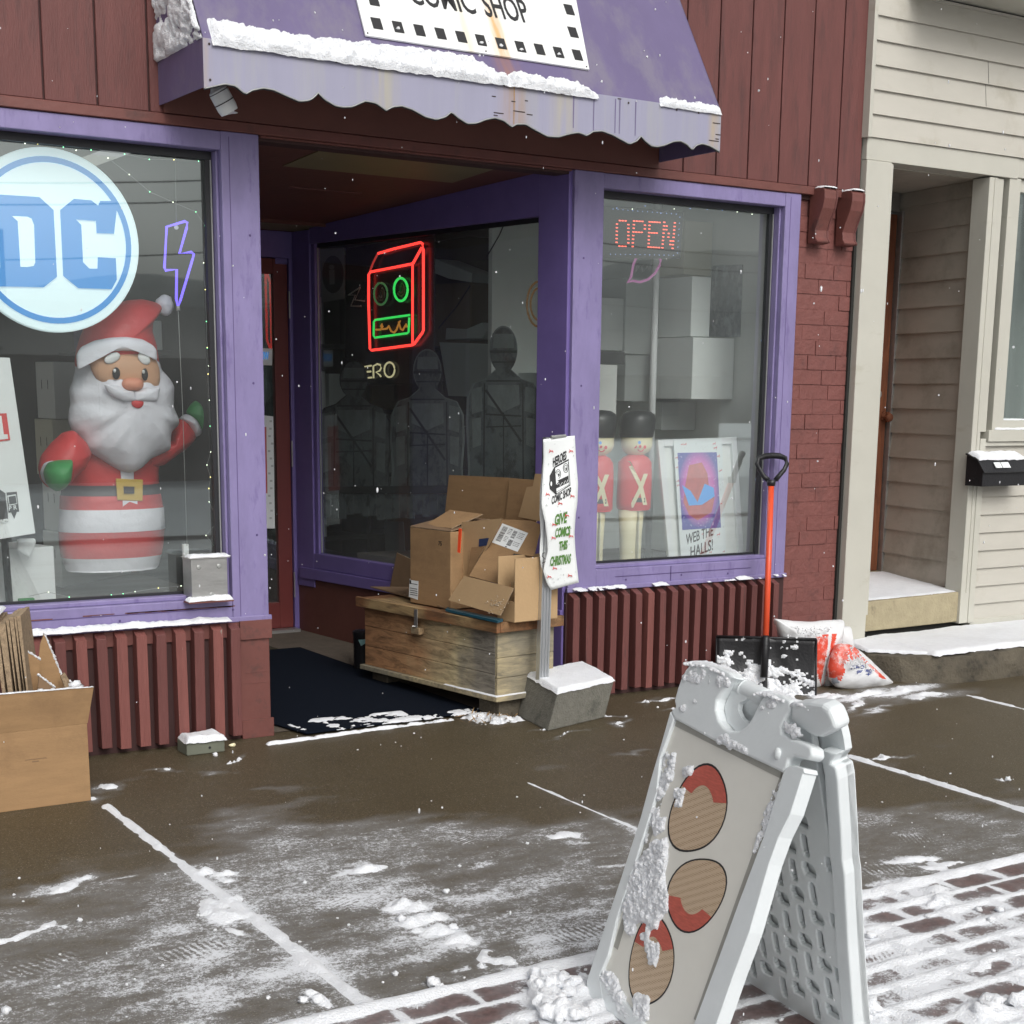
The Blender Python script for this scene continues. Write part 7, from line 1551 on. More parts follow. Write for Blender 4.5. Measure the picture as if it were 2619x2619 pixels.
# small green block in front of the battens
k = MB(); k.box(2.335, 2.51, -.215, -.10, gz(-.16), .052); M['greenwood'] = mat('greenish_wood', (.14,.15,.115), .8, .15, 8); gb = k.build('wooden_block', M['greenwood'], bevel=.004); tag(gb, 'small greenish wooden block capped with snow in front of the left battens', 'block')
k = MB(); k.tube([(2.44,-.217,.022),(2.44,-.214,.022)], .006, 8); kid0(k.build('nail_hole', 'ink'), gb)
snow_cap('snow', [(2.33,-.225,.050),(2.52,-.225,.050),(2.51,-.09,.052),(2.34,-.09,.052)], .03, None, .006, 92, .02, lump=.35, lscale=14, label='mound of snow on the small greenish wooden block')
k = MB(); p = Gp(('I',1436,990)); k.ball(p+np.array([0,0,.008]), .010, 10, (1.8,1,.8), lump=.2); o = k.build('packing_peanut', 'cream', smooth=True); tag(o, 'cream foam packing peanut lying beside the small greenish block', 'packing peanut')
# ================================================================ CARDBOARD BOX ON THE WALK
bxl = thing('cardboard_box', (1.4,-.55,gz(-.6)), 'big open cardboard box on the walk at the left edge, filled with snowy flattened cardboard', 'box')
yF = -.685; rgt = W(('V',868,1400), yF)[0]; x0b = .95
zc = W(('V',865,1350), yF)[2]; zb_ = gz(yF)
k = MB(); th = .006
k.hexa([(x0b,yF,zb_),(rgt,yF,zb_),(rgt,yF+th,zb_),(x0b,yF+th,zb_),(x0b,yF,zc-.01),(rgt-.002,yF,zc),(rgt-.002,yF+th,zc),(x0b,yF+th,zc-.01)])
k.box(rgt-th, rgt, yF+th, yF+.40, zb_, zc-.01); k.box(x0b, x0b+th, yF+th, yF+.40, zb_, zc-.01); k.box(x0b+th, rgt-th, yF+.40-th, yF+.40, zb_, zc-.01); k.box(x0b+th, rgt-th, yF+th, yF+.39, zb_+.003, zb_+.009)
k.build('carton_body', 'cardboard', bxl, bevel=.002)
tl_, tr_ = W(('V',0,1065), yF-.03), W(('V',927,990), yF-.03)
k = MB(); ex = (tr_-tl_); tl2 = tr_-ex*1.75; k.prism([(x0b,yF-.001,zc-.012), (rgt,yF-.001,zc), tr_, tl2], (0,.005,0)); 
for i in range(2,len(k.f)): k.m[i] = 1
k.build('front_flap', ['cardboard','cardedge'], bxl)
k = MB()
for _ in range(2): pass
k.box(1.52,1.60,yF-.0015,yF-.0005,zb_+.19,zb_+.192); k.box(1.545,1.57,yF-.0015,yF-.0005,zb_+.18,zb_+.184); k.build('scuff', 'carddark', bxl)
snow_cap('snow', [tl2+np.array([0,-.004,.0]), tr_+np.array([0,-.004,0]), tr_+np.array([0,.008,0]), tl2+np.array([0,.008,0])], .006, None, .004, 95, .005, lump=.6, patchy=.3, label='rime of snow on the front flap edge of the cardboard box')
def inb_(pts, Y, th, m_, nm, lab, snow=None):
    k = MB(); k.prism([W(('V',x,y),Y) for x,y in pts], (0,th,0)); 
    for i in range(2,len(k.f)): k.m[i] = 1
    o = k.build(nm, [m_, 'cardedge']); tag(o, lab, 'cardboard', 'flattened cardboard standing in the box on the walk')
    if snow:
        for i, (a, c) in enumerate(snow):
            k = MB(); A__, B__ = W(('V',)+a, Y+th/2), W(('V',)+c, Y+th/2); rq = random.Random(i)
            for s_ in np.linspace(0,1,int(np.linalg.norm(B__-A__)/.006)+2): k.ball(A__+(B__-A__)*s_+np.array([0,0,.002]), rq.uniform(.003,.0065), 6, lump=.5, seed=s_*40)
            kid0(k.build('snow_edge', 'snow', smooth=True), o)
    return o
inb_(((435,468),(600,860),(680,1120),(330,1120),(400,560)), -.40, .005, 'cardboard', 'cardboard_sheet', 'triangular corner of a cardboard sheet sticking up beside the battens', [((440,470),(600,860)),((600,860),(660,1010))])
inb_(((180,590),(392,722),(362,1120),(188,1120)), -.50, .005, 'cardboard', 'cardboard_sheet', 'cardboard sheet with a clipped sloping corner in the box', [((180,590),(392,722))])
inb_(((380,878),(600,1060),(600,1120),(380,1120)), -.56, .006, 'carddark', 'cardboard_sheet', 'low dark cardboard piece inside the box', [((380,878),(540,1000))])
inb_(((640,850),(720,990),(760,1120),(690,1120),(600,890)), -.46, .010, 'cardedge', 'cardboard_sheet', 'short upright cardboard strip near the right corner of the box', [((690,940),(740,990))])
for i, (x0_, x1_, yt_) in enumerate(((120,160,275),(95,118,285),(48,90,290),(15,44,310),(-60,10,350),(-120,-65,330))):
    k = MB(); a, c = W(('V',x0_,yt_), -.52), W(('V',x1_,yt_), -.52); A2 = W(('V',x0_+25,1120), -.52)
    k.hexa([(a[0]+.02,-.60,A2[2]),(c[0]+.01,-.60,A2[2]),(c[0]+.12,-.36,A2[2]),(a[0]+.13,-.36,A2[2]),(a[0],-.58,a[2]),(c[0],-.58,a[2]),(c[0]+.10,-.34,a[2]),(a[0]+.10,-.34,a[2])])
    o = k.build('cardboard_bundle', 'cardedge'); tag(o, '%s folded carton standing on edge in the bundle at the left frame edge' % ('rightmost','second','third','fourth','fifth','leftmost')[i], 'cardboard', 'folded cartons standing on edge in the box')
snow_cap('snow', [(1.15,-.585,W(('V',60,275),-.52)[2]+.001),(1.475,-.585,W(('V',60,275),-.52)[2]+.001),(1.57,-.345,W(('V',60,275),-.52)[2]+.001),(1.25,-.345,W(('V',60,275),-.52)[2]+.001)], .012, None, .006, 96, .012, lump=.6, lscale=16, label='snow on top of the bundle of folded cartons at the left edge')
k = MB(); rq = random.Random(7)
for x, y, r in ((740,960,.028),(765,985,.025),(720,985,.02),(790,1000,.015),(520,1010,.012),(400,1010,.012),(655,1000,.014)): k.ball(W(('V',x,y+12), -.60), r*.7, 9, (1.2,1,.7), lump=.5, seed=x)
o = k.build('snow', 'snow', smooth=True); tag(o, 'lumps of snow lying among the cardboard inside the box on the walk', 'snow', None, 'stuff')
# ================================================================ SNOW SHOVEL
sh = thing('snow_shovel', (5.5,-.4,gz(-.4)), 'black snow shovel with a long orange handle and D grip leaning on the right window', 'shovel')
BR_ = Gp(('L',1000,836)); BL_ = Gp(('L',232,760)); BL_ = BR_+(Gp(('L',300,790))-BR_)/np.linalg.norm(Gp(('L',300,790))-BR_)*.62
HT = W(('G',1585,925), -.075); bm_ = (BL_+BR_)/2
spn = np.cross(BR_-BL_, HT-bm_); spn /= np.linalg.norm(spn)
if spn[1] > 0: spn = -spn
onB = lambda q, o=0.: Pl(q, BR_+spn*o, spn)
tlb, trb = onB(('L',245,380)), onB(('L',1006,402))
blb = onB(('L',240,790)); brb = onB(('L',1000,836))
blb[2] = max(blb[2], gz(blb[1])); brb[2] = max(brb[2], gz(brb[1])+.001)
k = MB(); nU, nV = 24, 12; vs_ = []
for j in range(nV+1):
    for i in range(nU+1):
        u, v = i/nU, j/nV; P = (tlb*(1-u)+trb*u)*(1-v)+(blb*(1-u)+brb*u)*v
        dish = -.045*math.sin(math.pi*v*.9)*(.6+.4*math.sin(math.pi*u))+.018*math.exp(-((u-.5)/.05)**2)*(v < 1)
        for ru in (.25,.75): dish += .006*math.exp(-((u-ru-(v-.5)*(.25 if ru > .5 else -.25))/.02)**2)
        vs_.append(P+spn*(dish+.0))
k.add(vs_, [(j*(nU+1)+i, j*(nU+1)+i+1, (j+1)*(nU+1)+i+1, (j+1)*(nU+1)+i) for j in range(nV) for i in range(nU)])
bl_ = k.build('blade', 'black', sh, smooth=True); m_ = bl_.modifiers.new('sheet','SOLIDIFY'); m_.thickness = .004; m_.offset = 0
k = MB(); k.tube([tlb+spn*.004, trb+spn*.004], .007, 8); k.tube([trb, brb+spn*.0], .005, 8); k.tube([tlb, blb], .005, 8); kid(k.build('blade_rim', 'black', bl_, smooth=True), bl_)
hb = onB(('L',605,690), .012); hb2 = onB(('L',618,395), .02); hj = onB(('L',620,400), .018); HG = onB(('G',1580,930), .012)
k = MB(); k.tube([hb, hj, hj+(HG-hj)*.02], [.021,.021,.019], 14); k.build('socket', 'black', sh, smooth=True)
k = MB(); k.tube([hj-(HG-hj)*.005, hj+(HG-hj)*.5, HG], .0165, 14); k.build('shaft', 'orange', sh, smooth=True)
gr = [onB(('G',x,y), .012) for x,y in ((1560,905),(1530,880),(1495,830),(1480,790),(1495,752),(1540,735),(1590,732),(1640,735),(1680,752),(1692,788),(1672,832),(1635,875),(1610,905))]
k = MB(); k.tube([HG-(HG-hj)*.0+np.array([0,0,-.012]), HG+np.array([0,0,.02])], [.022,.026], 14); k.tube(gr, [.014,.013,.013,.013,.014,.0165,.017,.0165,.014,.013,.013,.013,.014], 12); k.build('grip', 'black', sh, smooth=True)
# snow sticking to the blade
nU, nV = 90, 60; U, V = np.meshgrid(np.linspace(0,1,nU), np.linspace(0,1,nV), indexing='ij')
nn_ = fbm(U*9, V*7, 3, 5)*.6+fbm(U*26, V*20, 4, 4)*.4
pk = ss(V, .15, .95)*(.55+.5*np.exp(-((U-.36)/.16)**2)+.35*np.exp(-((U-.60)/.12)**2)); hh = (nn_-(.665-.33*pk))*.09; hh = np.where(np.abs(U-.49) < .035, hh-.01, hh); hh = np.clip(hh, -.002, .014)
PP = (tlb[None,None]*(1-U)[...,None]+trb*U[...,None])*(1-V)[...,None]+(blb*(1-U)[...,None]+brb*U[...,None])*V[...,None]
dish = -.045*np.sin(math.pi*V*.9)*(.6+.4*np.sin(math.pi*U))+.018*np.exp(-((U-.5)/.05)**2)+.0065
PP = PP+spn*(dish+hh)[...,None]; ix = np.arange(nU*nV).reshape(nU,nV); hq = np.maximum(np.maximum(hh[:-1,:-1],hh[1:,:-1]),np.maximum(hh[1:,1:],hh[:-1,1:])) > 0
qd = np.stack([ix[:-1,:-1],ix[1:,:-1],ix[1:,1:],ix[:-1,1:]],-1)[hq]; us = np.unique(qd); rm = -np.ones(nU*nV,int); rm[us] = np.arange(len(us))
me = fast_mesh('snow', PP.reshape(-1,3)[us], rm[qd]); me.materials.append(M['snow']); o = bpy.data.objects.new('snow', me); COL.objects.link(o); tag(o, 'wet snow stuck to the black shovel blade', 'snow', None, 'stuff')

# ================================================================ SALT BAGS
def bag(name, outline, Y, depth, red, lab, ctr, tilt=0., plane=None):
    t = thing(name, W(ctr, Y)*np.array([1,1,0])+np.array([0,0,gz(Y)]), lab, 'bag', 'bags of de-icing salt by the beige post')
    k = MB(); pillow(k, outline, Y, depth, ctr=ctr, rings=22, power=.5, plane=plane)
    k.v = [tuple(np.array(p)+np.array([0, .010*mnoise.noise(Vector(p)*14), 0])) for p in k.v]
    colour_faces(k, red); o = k.build('sack', ['bagwhite','bagred','baggrey'], t, smooth=True); return t, o
M['bagwhite'] = mat('white_sack_film', (.70,.71,.72), .35, .05, 9, .35, 24); 
M['bagred'] = mat('red_sack_print', (.66,.075,.04), .35, .08, 9, .3, 24, col2=(.74,.52,.50), c2lo=.50, c2hi=.64, c2scale=16); M['baggrey'] = mat('grey_sack_print', (.30,.33,.38), .4)
t3, s3 = bag('salt_bag', [('L',x,y) for x,y in ((1175,300),(1255,302),(1262,350),(1268,450),(1300,560),(1240,640),(1160,600),(1150,400))], -.24, .06, [], 'white salt bag at the back, only its corner showing between the other two bags', ('L',1210,450))
t1, s1 = bag('salt_bag', [('L',x,y) for x,y in ((680,244),(760,252),(830,262),(960,268),(1100,256),(1207,252),(1200,300),(1180,380),(1165,470),(1140,600),(1110,720),(1130,800),(1060,815),(1040,760),(980,800),(860,800),(820,600),(780,480),(735,370))], -.33, .085,
    [([('L',x,y) for x,y in ((985,395),(1060,370),(1110,365),(1160,362),(1120,560),(1055,770),(990,770),(985,560))],1), ([('L',x,y) for x,y in ((1098,350),(1124,350),(1105,520),(1075,680),(1052,770),(1040,720),(1066,600),(1088,480))],0), ([('L',x,y) for x,y in ((985,600),(1050,770),(985,790))],0)],
    'upright white and red salt bag with a flat crimped top, right behind the shovel', ('L',1000,520))
t2, s2_ = bag('salt_bag', [('L',x,y) for x,y in ((1170,440),(1215,425),(1270,445),(1340,500),(1420,570),(1500,650),(1580,730),(1560,745),(1500,772),(1380,780),(1240,788),(1150,765),(1120,720),(1100,640),(1120,520))], -.46, .085,
    [([('L',x,y) for x,y in ((1130,430),(1270,440),(1330,490),(1330,530),(1210,590),(1225,640),(1190,720),(1100,690),(1095,600))],1), ([('L',x,y) for x,y in ((1235,450),(1300,480),(1540,705),(1500,700),(1400,600),(1300,520))],1), ([('L',x,y) for x,y in ((1120,700),(1165,690),(1175,735),(1125,745))],2)],
    'slumped white and red salt bag with upside-down blue print beside the stoop', ('L',1300,640))
ypl = -.46-.094
k = MB(); 
def bt_(body, x0,y0,x1,y1,h,bold):
    # printed on the sack front; the sack stands on its head so the words run upside down
    def put(x, y):
        Yq = -.46; return W(('L',x,y), ypl+.006)
    tmp = MB(); text_mesh(body, tmp, (0,0,0), (1,0,0), (0,1,0), 1., width=1., bold=bold, depth=0.); V = np.array(tmp.v); n = len(V)//2
    for p in V[:n]: pass
    k.add([put(x0+(x1-x0)*p[0]+0, y0+(y1-y0)*p[0]+h*p[1]) for p in V[:n]], [tuple(i-n for i in f) for f in tmp.f if min(f) >= n])
bt_('Diamond', 1424,628,1316,640, 27, .03); bt_('Crystal', 1368,598,1268,606, 27, .03)
def star_(x,y,r): k.add([W(('L',x+r*(1 if i%2 == 0 else .3)*math.cos(i*math.pi/4),y+r*(1 if i%2 == 0 else .3)*.8*math.sin(i*math.pi/4)), ypl+.006) for i in range(8)], [tuple(range(8))])
star_(1400,668,20); k.add([W(('L',x,y), ypl+.006) for x,y in ((1322,674),(1380,664),(1440,658),(1380,670))], [(0,1,2,3)])
M['inkblue2'] = mat('blue_sack_print', (.05,.08,.28), .4); kid(k.build('brand_print', M['inkblue2'], s2_), s2_)
k = MB()
for i,(x,y,h) in enumerate(((1100,560,30),(1095,585,28),(1090,610,28))): pass
def vt(body, x0,y0,x1,y1,h):
    tmp = MB(); text_mesh(body, tmp, (0,0,0), (1,0,0), (0,1,0), 1., width=1., bold=.02, depth=0.); V = np.array(tmp.v); n = len(V)//2; d = np.array([x1-x0,y1-y0], float); nn = np.array([-d[1],d[0]])/np.hypot(*d)
    k.add([W(('L',x0+d[0]*p[0]-nn[0]*h*p[1], y0+d[1]*p[0]-nn[1]*h*p[1]), -.33-.090) for p in V[:n]], [tuple(i-n for i in f) for f in tmp.f if min(f) >= n])
vt('MELT', 1112,612,1140,498,30); kid(k.build('side_print', 'bagred', s1), s1)
# loose snow dusted over the bags
def dust_bag(Y, cx, cy, rx, ry, n, seed, lab, cond=None):
    k = MB(); rq = random.Random(seed)
    for i in range(n):
        x, y = rq.gauss(cx, rx), rq.gauss(cy, ry)
        if cond and not cond(x, y): continue
        k.ball(W(('L',x,y), Y), rq.uniform(.002,.0065), 6, (1.2,.5,1), lump=.5, seed=i)
    o = k.build('snow', 'snow', smooth=True); tag(o, lab, 'snow', None, 'stuff')
dust_bag(-.555, 1350, 560, 90, 45, 170, 3, 'snow dusted over the shoulder of the slumped salt bag', lambda x,y: y > 455+(x-1270)*.92 and y < 700 and x > 1150 and y < 600+(x-1200)*.3)
dust_bag(-.42, 950, 350, 90, 30, 90, 4, 'snow dusted over the crimped top of the upright salt bag', lambda x,y: 780 < x < 1150 and 290 < y < 400)

# ================================================================ FOLDING A-FRAME SIGN
af = thing('a_frame_sign', (2.45,-3.45,gz(-3.5)), 'white plastic folding pavement sign with carry handle, snow clinging to its front panel', 'sign')
phi, aH, HH = .12, .26, .905
au = np.array([-math.sin(phi),-math.cos(phi),0]); av = np.array([math.cos(phi),-math.sin(phi),0])
FF = np.array([2.33,-3.266,gz(-3.266)]); HG_ = FF+av*aH+np.array([0,0,HH])
fup = HG_-av*.035-FF; fup /= np.linalg.norm(fup); fnm = np.cross(au, fup); fnm /= np.linalg.norm(fnm)
if fnm@av > 0: fnm = -fnm             # outward, towards the left
BF = FF+av*2*aH; BF[2] = gz(BF[1]); bup = HG_+av*.035-BF; bup /= np.linalg.norm(bup); bnm = np.cross(au, bup); bnm /= np.linalg.norm(bnm)
if bnm@av < 0: bnm = -bnm
onFr = lambda q, o=0.: Pl(q, FF+fnm*o, fnm)
onBk = lambda q, o=0.: Pl(q, BF+bnm*o, bnm)       # inner face is at negative offset
def fl_(u, w, o=0.): return FF+au*u+fup*w+fnm*o
def bl2(u, w, o=0.): return BF+au*u+bup*w+bnm*o
def fuw(q): d = onFr(q)-FF; return d@au, d@fup
def buw(q, o=0.): d = onBk(q, o)-BF; return d@au, d@bup
TF = .042
def slab(pts, plane, th, m_, nm, par, bev=.008, seg=3, off=0.):
    n = fnm if plane is fl_ else bnm; k = MB(); k.prism([plane(u, w, off) for u, w in pts], -n*th); o = k.build(nm, m_, par, bevel=bev, seg=seg); return o
Yp = lambda pts: [fuw(('Y',x,y)) for x,y in pts]
Mp = lambda pts: [fuw(('M',x,y)) for x,y in pts]
head_o = [(380,305),(470,305),(600,338),(690,382),(735,430)]
bowl = [(700,450),(640,530),(590,610),(580,690),(605,780),(650,840),(700,868),(770,862),(830,825),(875,760),(910,690),(945,620),(985,565)]
head_r = [(1040,552),(1120,570),(1200,620),(1190,700),(1150,760),(1120,830),(1125,880),(1190,925),(1260,945),(1330,975),(1368,1000),(1375,1070),(1340,1108),(1290,1098),(1225,1080),(1180,1100),(1160,1165),(1135,1215)]
head_b = [(850,1080),(560,950),(235,770),(205,700),(245,668),(235,620),(262,520),(290,440),(330,360)]
head = slab(Yp(head_o+bowl+head_r+head_b), fl_, TF, 'aframe', 'head', af, .010, 3)
rs_out = Yp([(1160,1167),(1225,1150),(1305,1175),(1312,1215)])+Mp([(1555,200),(1515,330),(1470,470),(1395,620),(1330,800),(1265,1025),(1200,1250),(1090,1550),(985,1852)])
uo, wo = rs_out[-1]; rs_out += [(uo-.004, .0)]
rs_in = [(uo-.085, .0)]+Mp([(835,1852),(985,1450),(1130,1050),(1300,600),(1420,205)])[0:]
rst = slab(rs_out+rs_in, fl_, TF, 'aframe', 'right_stile', af, .010, 3)
ls = Mp([(620,0),(550,240),(480,500),(350,900),(250,1200),(130,1560),(118,1700)]); ls = Yp([(205,702)])+ls
ls_in = Mp([(215,1530),(270,1400),(330,1150),(470,720),(590,330)])+Yp([(120,1100),(235,772)])
lst = slab(ls+[(ls[-1][0]+.005,-.01),(.035,-.01)]+ls_in, fl_, TF, 'aframe', 'left_stile', af, .010, 3)
bb = Mp([(215,1532)]); u1, w1 = bb[0]
bar = slab([(u1,w1),(u1+.02,.0),(uo-.09,-.0),(uo-.09,.07),(.22,.035)], fl_, TF*.9, 'aframe', 'bottom_rail', af, .006, 2, -.001)
# recessed insert with tape along its edges
ins = Yp([(235,772),(560,950),(850,1080),(1133,1213)])+Mp([(1300,600),(1130,1050),(985,1450),(835,1852)])
ins += [(uo-.085,.04),(.22,.02),(u1,w1-.01)]+ls_in[:-1]
k = MB(); k.prism([fl_(u,w,-.010) for u,w in ins], -fnm*.008); insert = k.build('sign_insert', 'insert', af)
k = MB()
a_, b_ = fuw(('Y',235,775)), fuw(('Y',1133,1216))
def tape(p, q, w, o=-.0095): 
    p, q = np.array(p), np.array(q); d = (q-p)/np.linalg.norm(q-p); n = np.array([-d[1], d[0]])*w; 
    k.prism([fl_(*p,o), fl_(*q,o), fl_(*(q+n),o), fl_(*(p+n),o)], fnm*.0006)
tape(b_, a_, .016); tape(fuw(('M',590,330)), fuw(('M',290,1340)), .022); tape(fuw(('M',1420,210)), fuw(('M',840,1840)), -.018) 
kid(k.build('edge_tape', 'tape', insert), insert)
# handle bar and the moulding behind it
k = MB(); h1, h2 = onFr(('Y',730,480), -.045), onFr(('Y',985,592), -.045); k.tube([h1-(h2-h1)*.12, h1, (h1+h2)/2, h2, h2+(h2-h1)*.12], [.022,.0235,.0235,.0235,.022], 18); hn = k.build('handle', 'aframe', af, smooth=True)
k = MB(); k.tube([onFr(('Y',822,525),-.045), onFr(('Y',832,530),-.045)], .0255, 18); kid(k.build('handle_ring', 'aframe', hn, smooth=True), hn)
bw = Yp([(700,440),(640,530),(585,650),(605,780),(690,868),(770,862),(850,800),(910,690),(940,660),(905,700),(830,805),(780,790),(720,740),(695,680),(705,625),(760,600),(800,560)])
k = MB(); k.prism([fl_(u,w,-.026) for u,w in bw], -fnm*.014); kid(k.build('bowl_lip', 'aframe', head), head)
k = MB(); p = onFr(('Y',1092,1055), .002); k.ball(p, .011, 12, (.7,1,1.4)); kid(k.build('knob', 'aframe', head, smooth=True), head)
# back leaf: solid sheet with woven slots, thick rims
def bk(pts, o=0.): return [buw(('Y',x,y), o) for x,y in pts]
io = -.045
top_pts = [buw(('Y',x,y), io) for x,y in ((690,470),(800,560),(1000,640),(1200,660),(1340,650),(1430,660),(1500,700),(1540,790),(1562,880),(1580,960),(1592,1050),(1552,1110),(1548,1130),(1594,1160),(1612,1260),(1640,1700),(1650,1932))]
nr = [buw(('N',x,y), io) for x,y in ((720,900),(745,1400),(785,1932))]
un, wn = nr[-1]
bl_l = [buw(('M',x,y), io) for x,y in ((1370,1852),(1110,1660),(1090,1500))]
outl = top_pts+nr+[(un+.004,.0),(un-.06,.0),(un-.10,.03)]+bl_l
uf = bl_l[-1][0]
outl += [(uf-.015,.25),(top_pts[0][0]-.03,.70),(top_pts[0][0]-.02,.80)]
k = MB(); k.prism([bl2(u,w,io+.020) for u,w in outl], bnm*.020); bleaf = k.build('back_leaf', 'aframe', af)
# woven pockets moulded into the inner skin: a sheet with openings, standing off the leaf
sl0 = buw(('N',455,400), io); sl1 = buw(('N',475,780), io); pu = un-.105; per = .136; pitch = .072; rs_ = .0036
uu_ = np.arange(-.03, un+.004, rs_); ww_ = np.arange(0., .93, rs_); A, B = np.meshgrid(uu_, ww_, indexing='ij')
sol = np.zeros(A.shape, bool); n = len(outl); j = n-1
for i in range(n):
    xi, yi = outl[i]; xj, yj = outl[j]
    c = ((yi > B) != (yj > B)) & (A < (xj-xi)*(B-yi)/((yj-yi) if abs(yj-yi) > 1e-9 else 1e-9)+xi); sol ^= c; j = i
open_ = np.zeros(A.shape, bool)
for ci in range(0, 9):
    u = pu-ci*pitch
    if u < -.01: continue
    for ri_ in range(-8, 8):
        w0 = sl0[1]+ri_*per+(ci % 2)*per*.31+ci*.004
        for dw, hu, hw in ((0,.0115,.031),(per*.5,.0255,.0175)):
            ww = w0+dw
            if ww < .05 or ww > .76: continue
            x = (A-u)/hu; y = (B-ww)/hw; open_ |= (np.abs(x)**5+np.abs(y)**5) < 1
for y_ in (840,1225,1600):
    p = buw(('N',593+(y_-840)*.08,y_), io); x = (A-p[0])/.015; y = (B-p[1])/.020; open_ |= (np.abs(x)**5+np.abs(y)**5) < 1
sol2 = sol & ~open_
k = MB(); nx, ny = A.shape
VV = np.zeros((nx+1, ny+1), int)-1; vl = []
def gv(i, j, o):
    key = (i, j, o)
    if key not in gvd: gvd[key] = len(vl); vl.append(tuple(bl2(-.03+(i-.5)*rs_, (j-.5)*rs_, io if o == 0 else io+.0195)))
    return gvd[key]
gvd = {}; fl2 = []
for i in range(nx):
    for j in range(ny):
        if not sol2[i,j]: continue
        fl2.append((gv(i,j,0), gv(i+1,j,0), gv(i+1,j+1,0), gv(i,j+1,0)))
        for di, dj, e in ((-1,0,((i,j),(i,j+1))),(1,0,((i+1,j),(i+1,j+1))),(0,-1,((i,j),(i+1,j))),(0,1,((i,j+1),(i+1,j+1)))):
            a_, b2_ = i+di, j+dj
            if not (0 <= a_ < nx and 0 <= b2_ < ny) or not sol2[a_,b2_]: fl2.append((gv(*e[0],0), gv(*e[1],0), gv(*e[1],1), gv(*e[0],1)))
k.v = vl; k.f = fl2; k.m = [0]*len(fl2); skin = k.build('moulded_skin', 'aframe', bleaf)
sm = skin.modifiers.new('soften','SMOOTH'); sm.factor = .5; sm.iterations = 3
# near rim of the back leaf stands proud
rim = [(p[0], p[1]) for p in top_pts[10:]]+nr+[(un+.004,0.0),(un-.055,.0)]
inner = [(u-.052, w) for u, w in rim[::-1][2:]]
k = MB(); k.prism([bl2(u,w,io-.010) for u,w in rim+inner], bnm*.054); rm_ = k.build('back_rim', 'aframe', af, bevel=.005, seg=2)
k = MB(); hp = [buw(('Y',x,y), io-.03) for x,y in ((1190,650),(1340,640),(1440,655),(1500,695),(1535,780),(1560,860),(1440,930),(1380,925),(1290,870),(1185,790))]
k.prism([bl2(u,w,io-.028) for u,w in hp], bnm*.05); k.build('hinge_block', 'aframe', af, bevel=.012, seg=3)
# plain printed patches on the insert (stand-ins, no faces)
def halftone():
    m, t, b = new_mat('tan_halftone'); N = t.nodes.new; L = t.links.new
    tc = N('ShaderNodeTexCoord'); v = N('ShaderNodeTexVoronoi'); v.inputs['Scale'].default_value = 210; v.inputs['Randomness'].default_value = .15; L(tc.outputs['Object'], v.inputs['Vector'])
    r = N('ShaderNodeMapRange'); r.inputs['From Min'].default_value = .25; r.inputs['From Max'].default_value = .4; L(v.outputs['Distance'], r.inputs['Value'])
    mx = N('ShaderNodeMix'); mx.data_type = 'RGBA'; L(r.outputs[0], mx.inputs[0]); mx.inputs[6].default_value = (.30,.19,.11,1); mx.inputs[7].default_value = (.56,.43,.30,1); L(mx.outputs[2], b.inputs['Base Color']); b.inputs['Roughness'].default_value = .4; return m
M['halftone'] = halftone(); M['printred'] = mat('red_hatch_print', (.50,.11,.08), .4, .25, 40, stretch=(1,1,6))
def patch(cx, cy, rx, ry, a, cap_dx, cap_dy, lab):
    ca, sn = math.cos(a), math.sin(a)
    def P(t, s=1., ox=0, oy=0):
        r = s*(1+.05*math.sin(3*t+1)+.04*math.cos(2*t)); x, y = rx*r*math.cos(t)+ox, ry*r*math.sin(t)+oy; return (cx+x*ca-y*sn, cy+x*sn+y*ca)
    ts = np.linspace(0,2*math.pi,40)[:-1]
    k = MB(); k.prism([onFr(('M',)+P(t,1.05), -.0095) for t in ts], fnm*.0004); o = k.build('printed_patch', 'ink', insert); o['label'] = lab; kid(o, insert)
    k = MB(); k.prism([onFr(('M',)+P(t), -.0088) for t in ts], fnm*.0004); kid(k.build('tan_print', M['halftone'], insert), insert)
    k = MB(); k.prism([onFr(('M',)+P(t), -.0081) for t in ts if math.sin(t) < -.25]+[onFr(('M',)+P(t,.55), -.0081) for t in ts[::-1] if math.sin(t) < -.45], fnm*.0004); kid(k.build('red_print', M['printred'], insert), insert)
patch(865, 440, 165, 300, .32, 0, 0, 'upper tan and red printed oval'); patch(850, 995, 170, 255, .42+math.pi, 0, 0, 'middle tan and red printed oval'); patch(555, 1440, 135, 300, .12, 0, 0, 'lower tan and red printed oval')
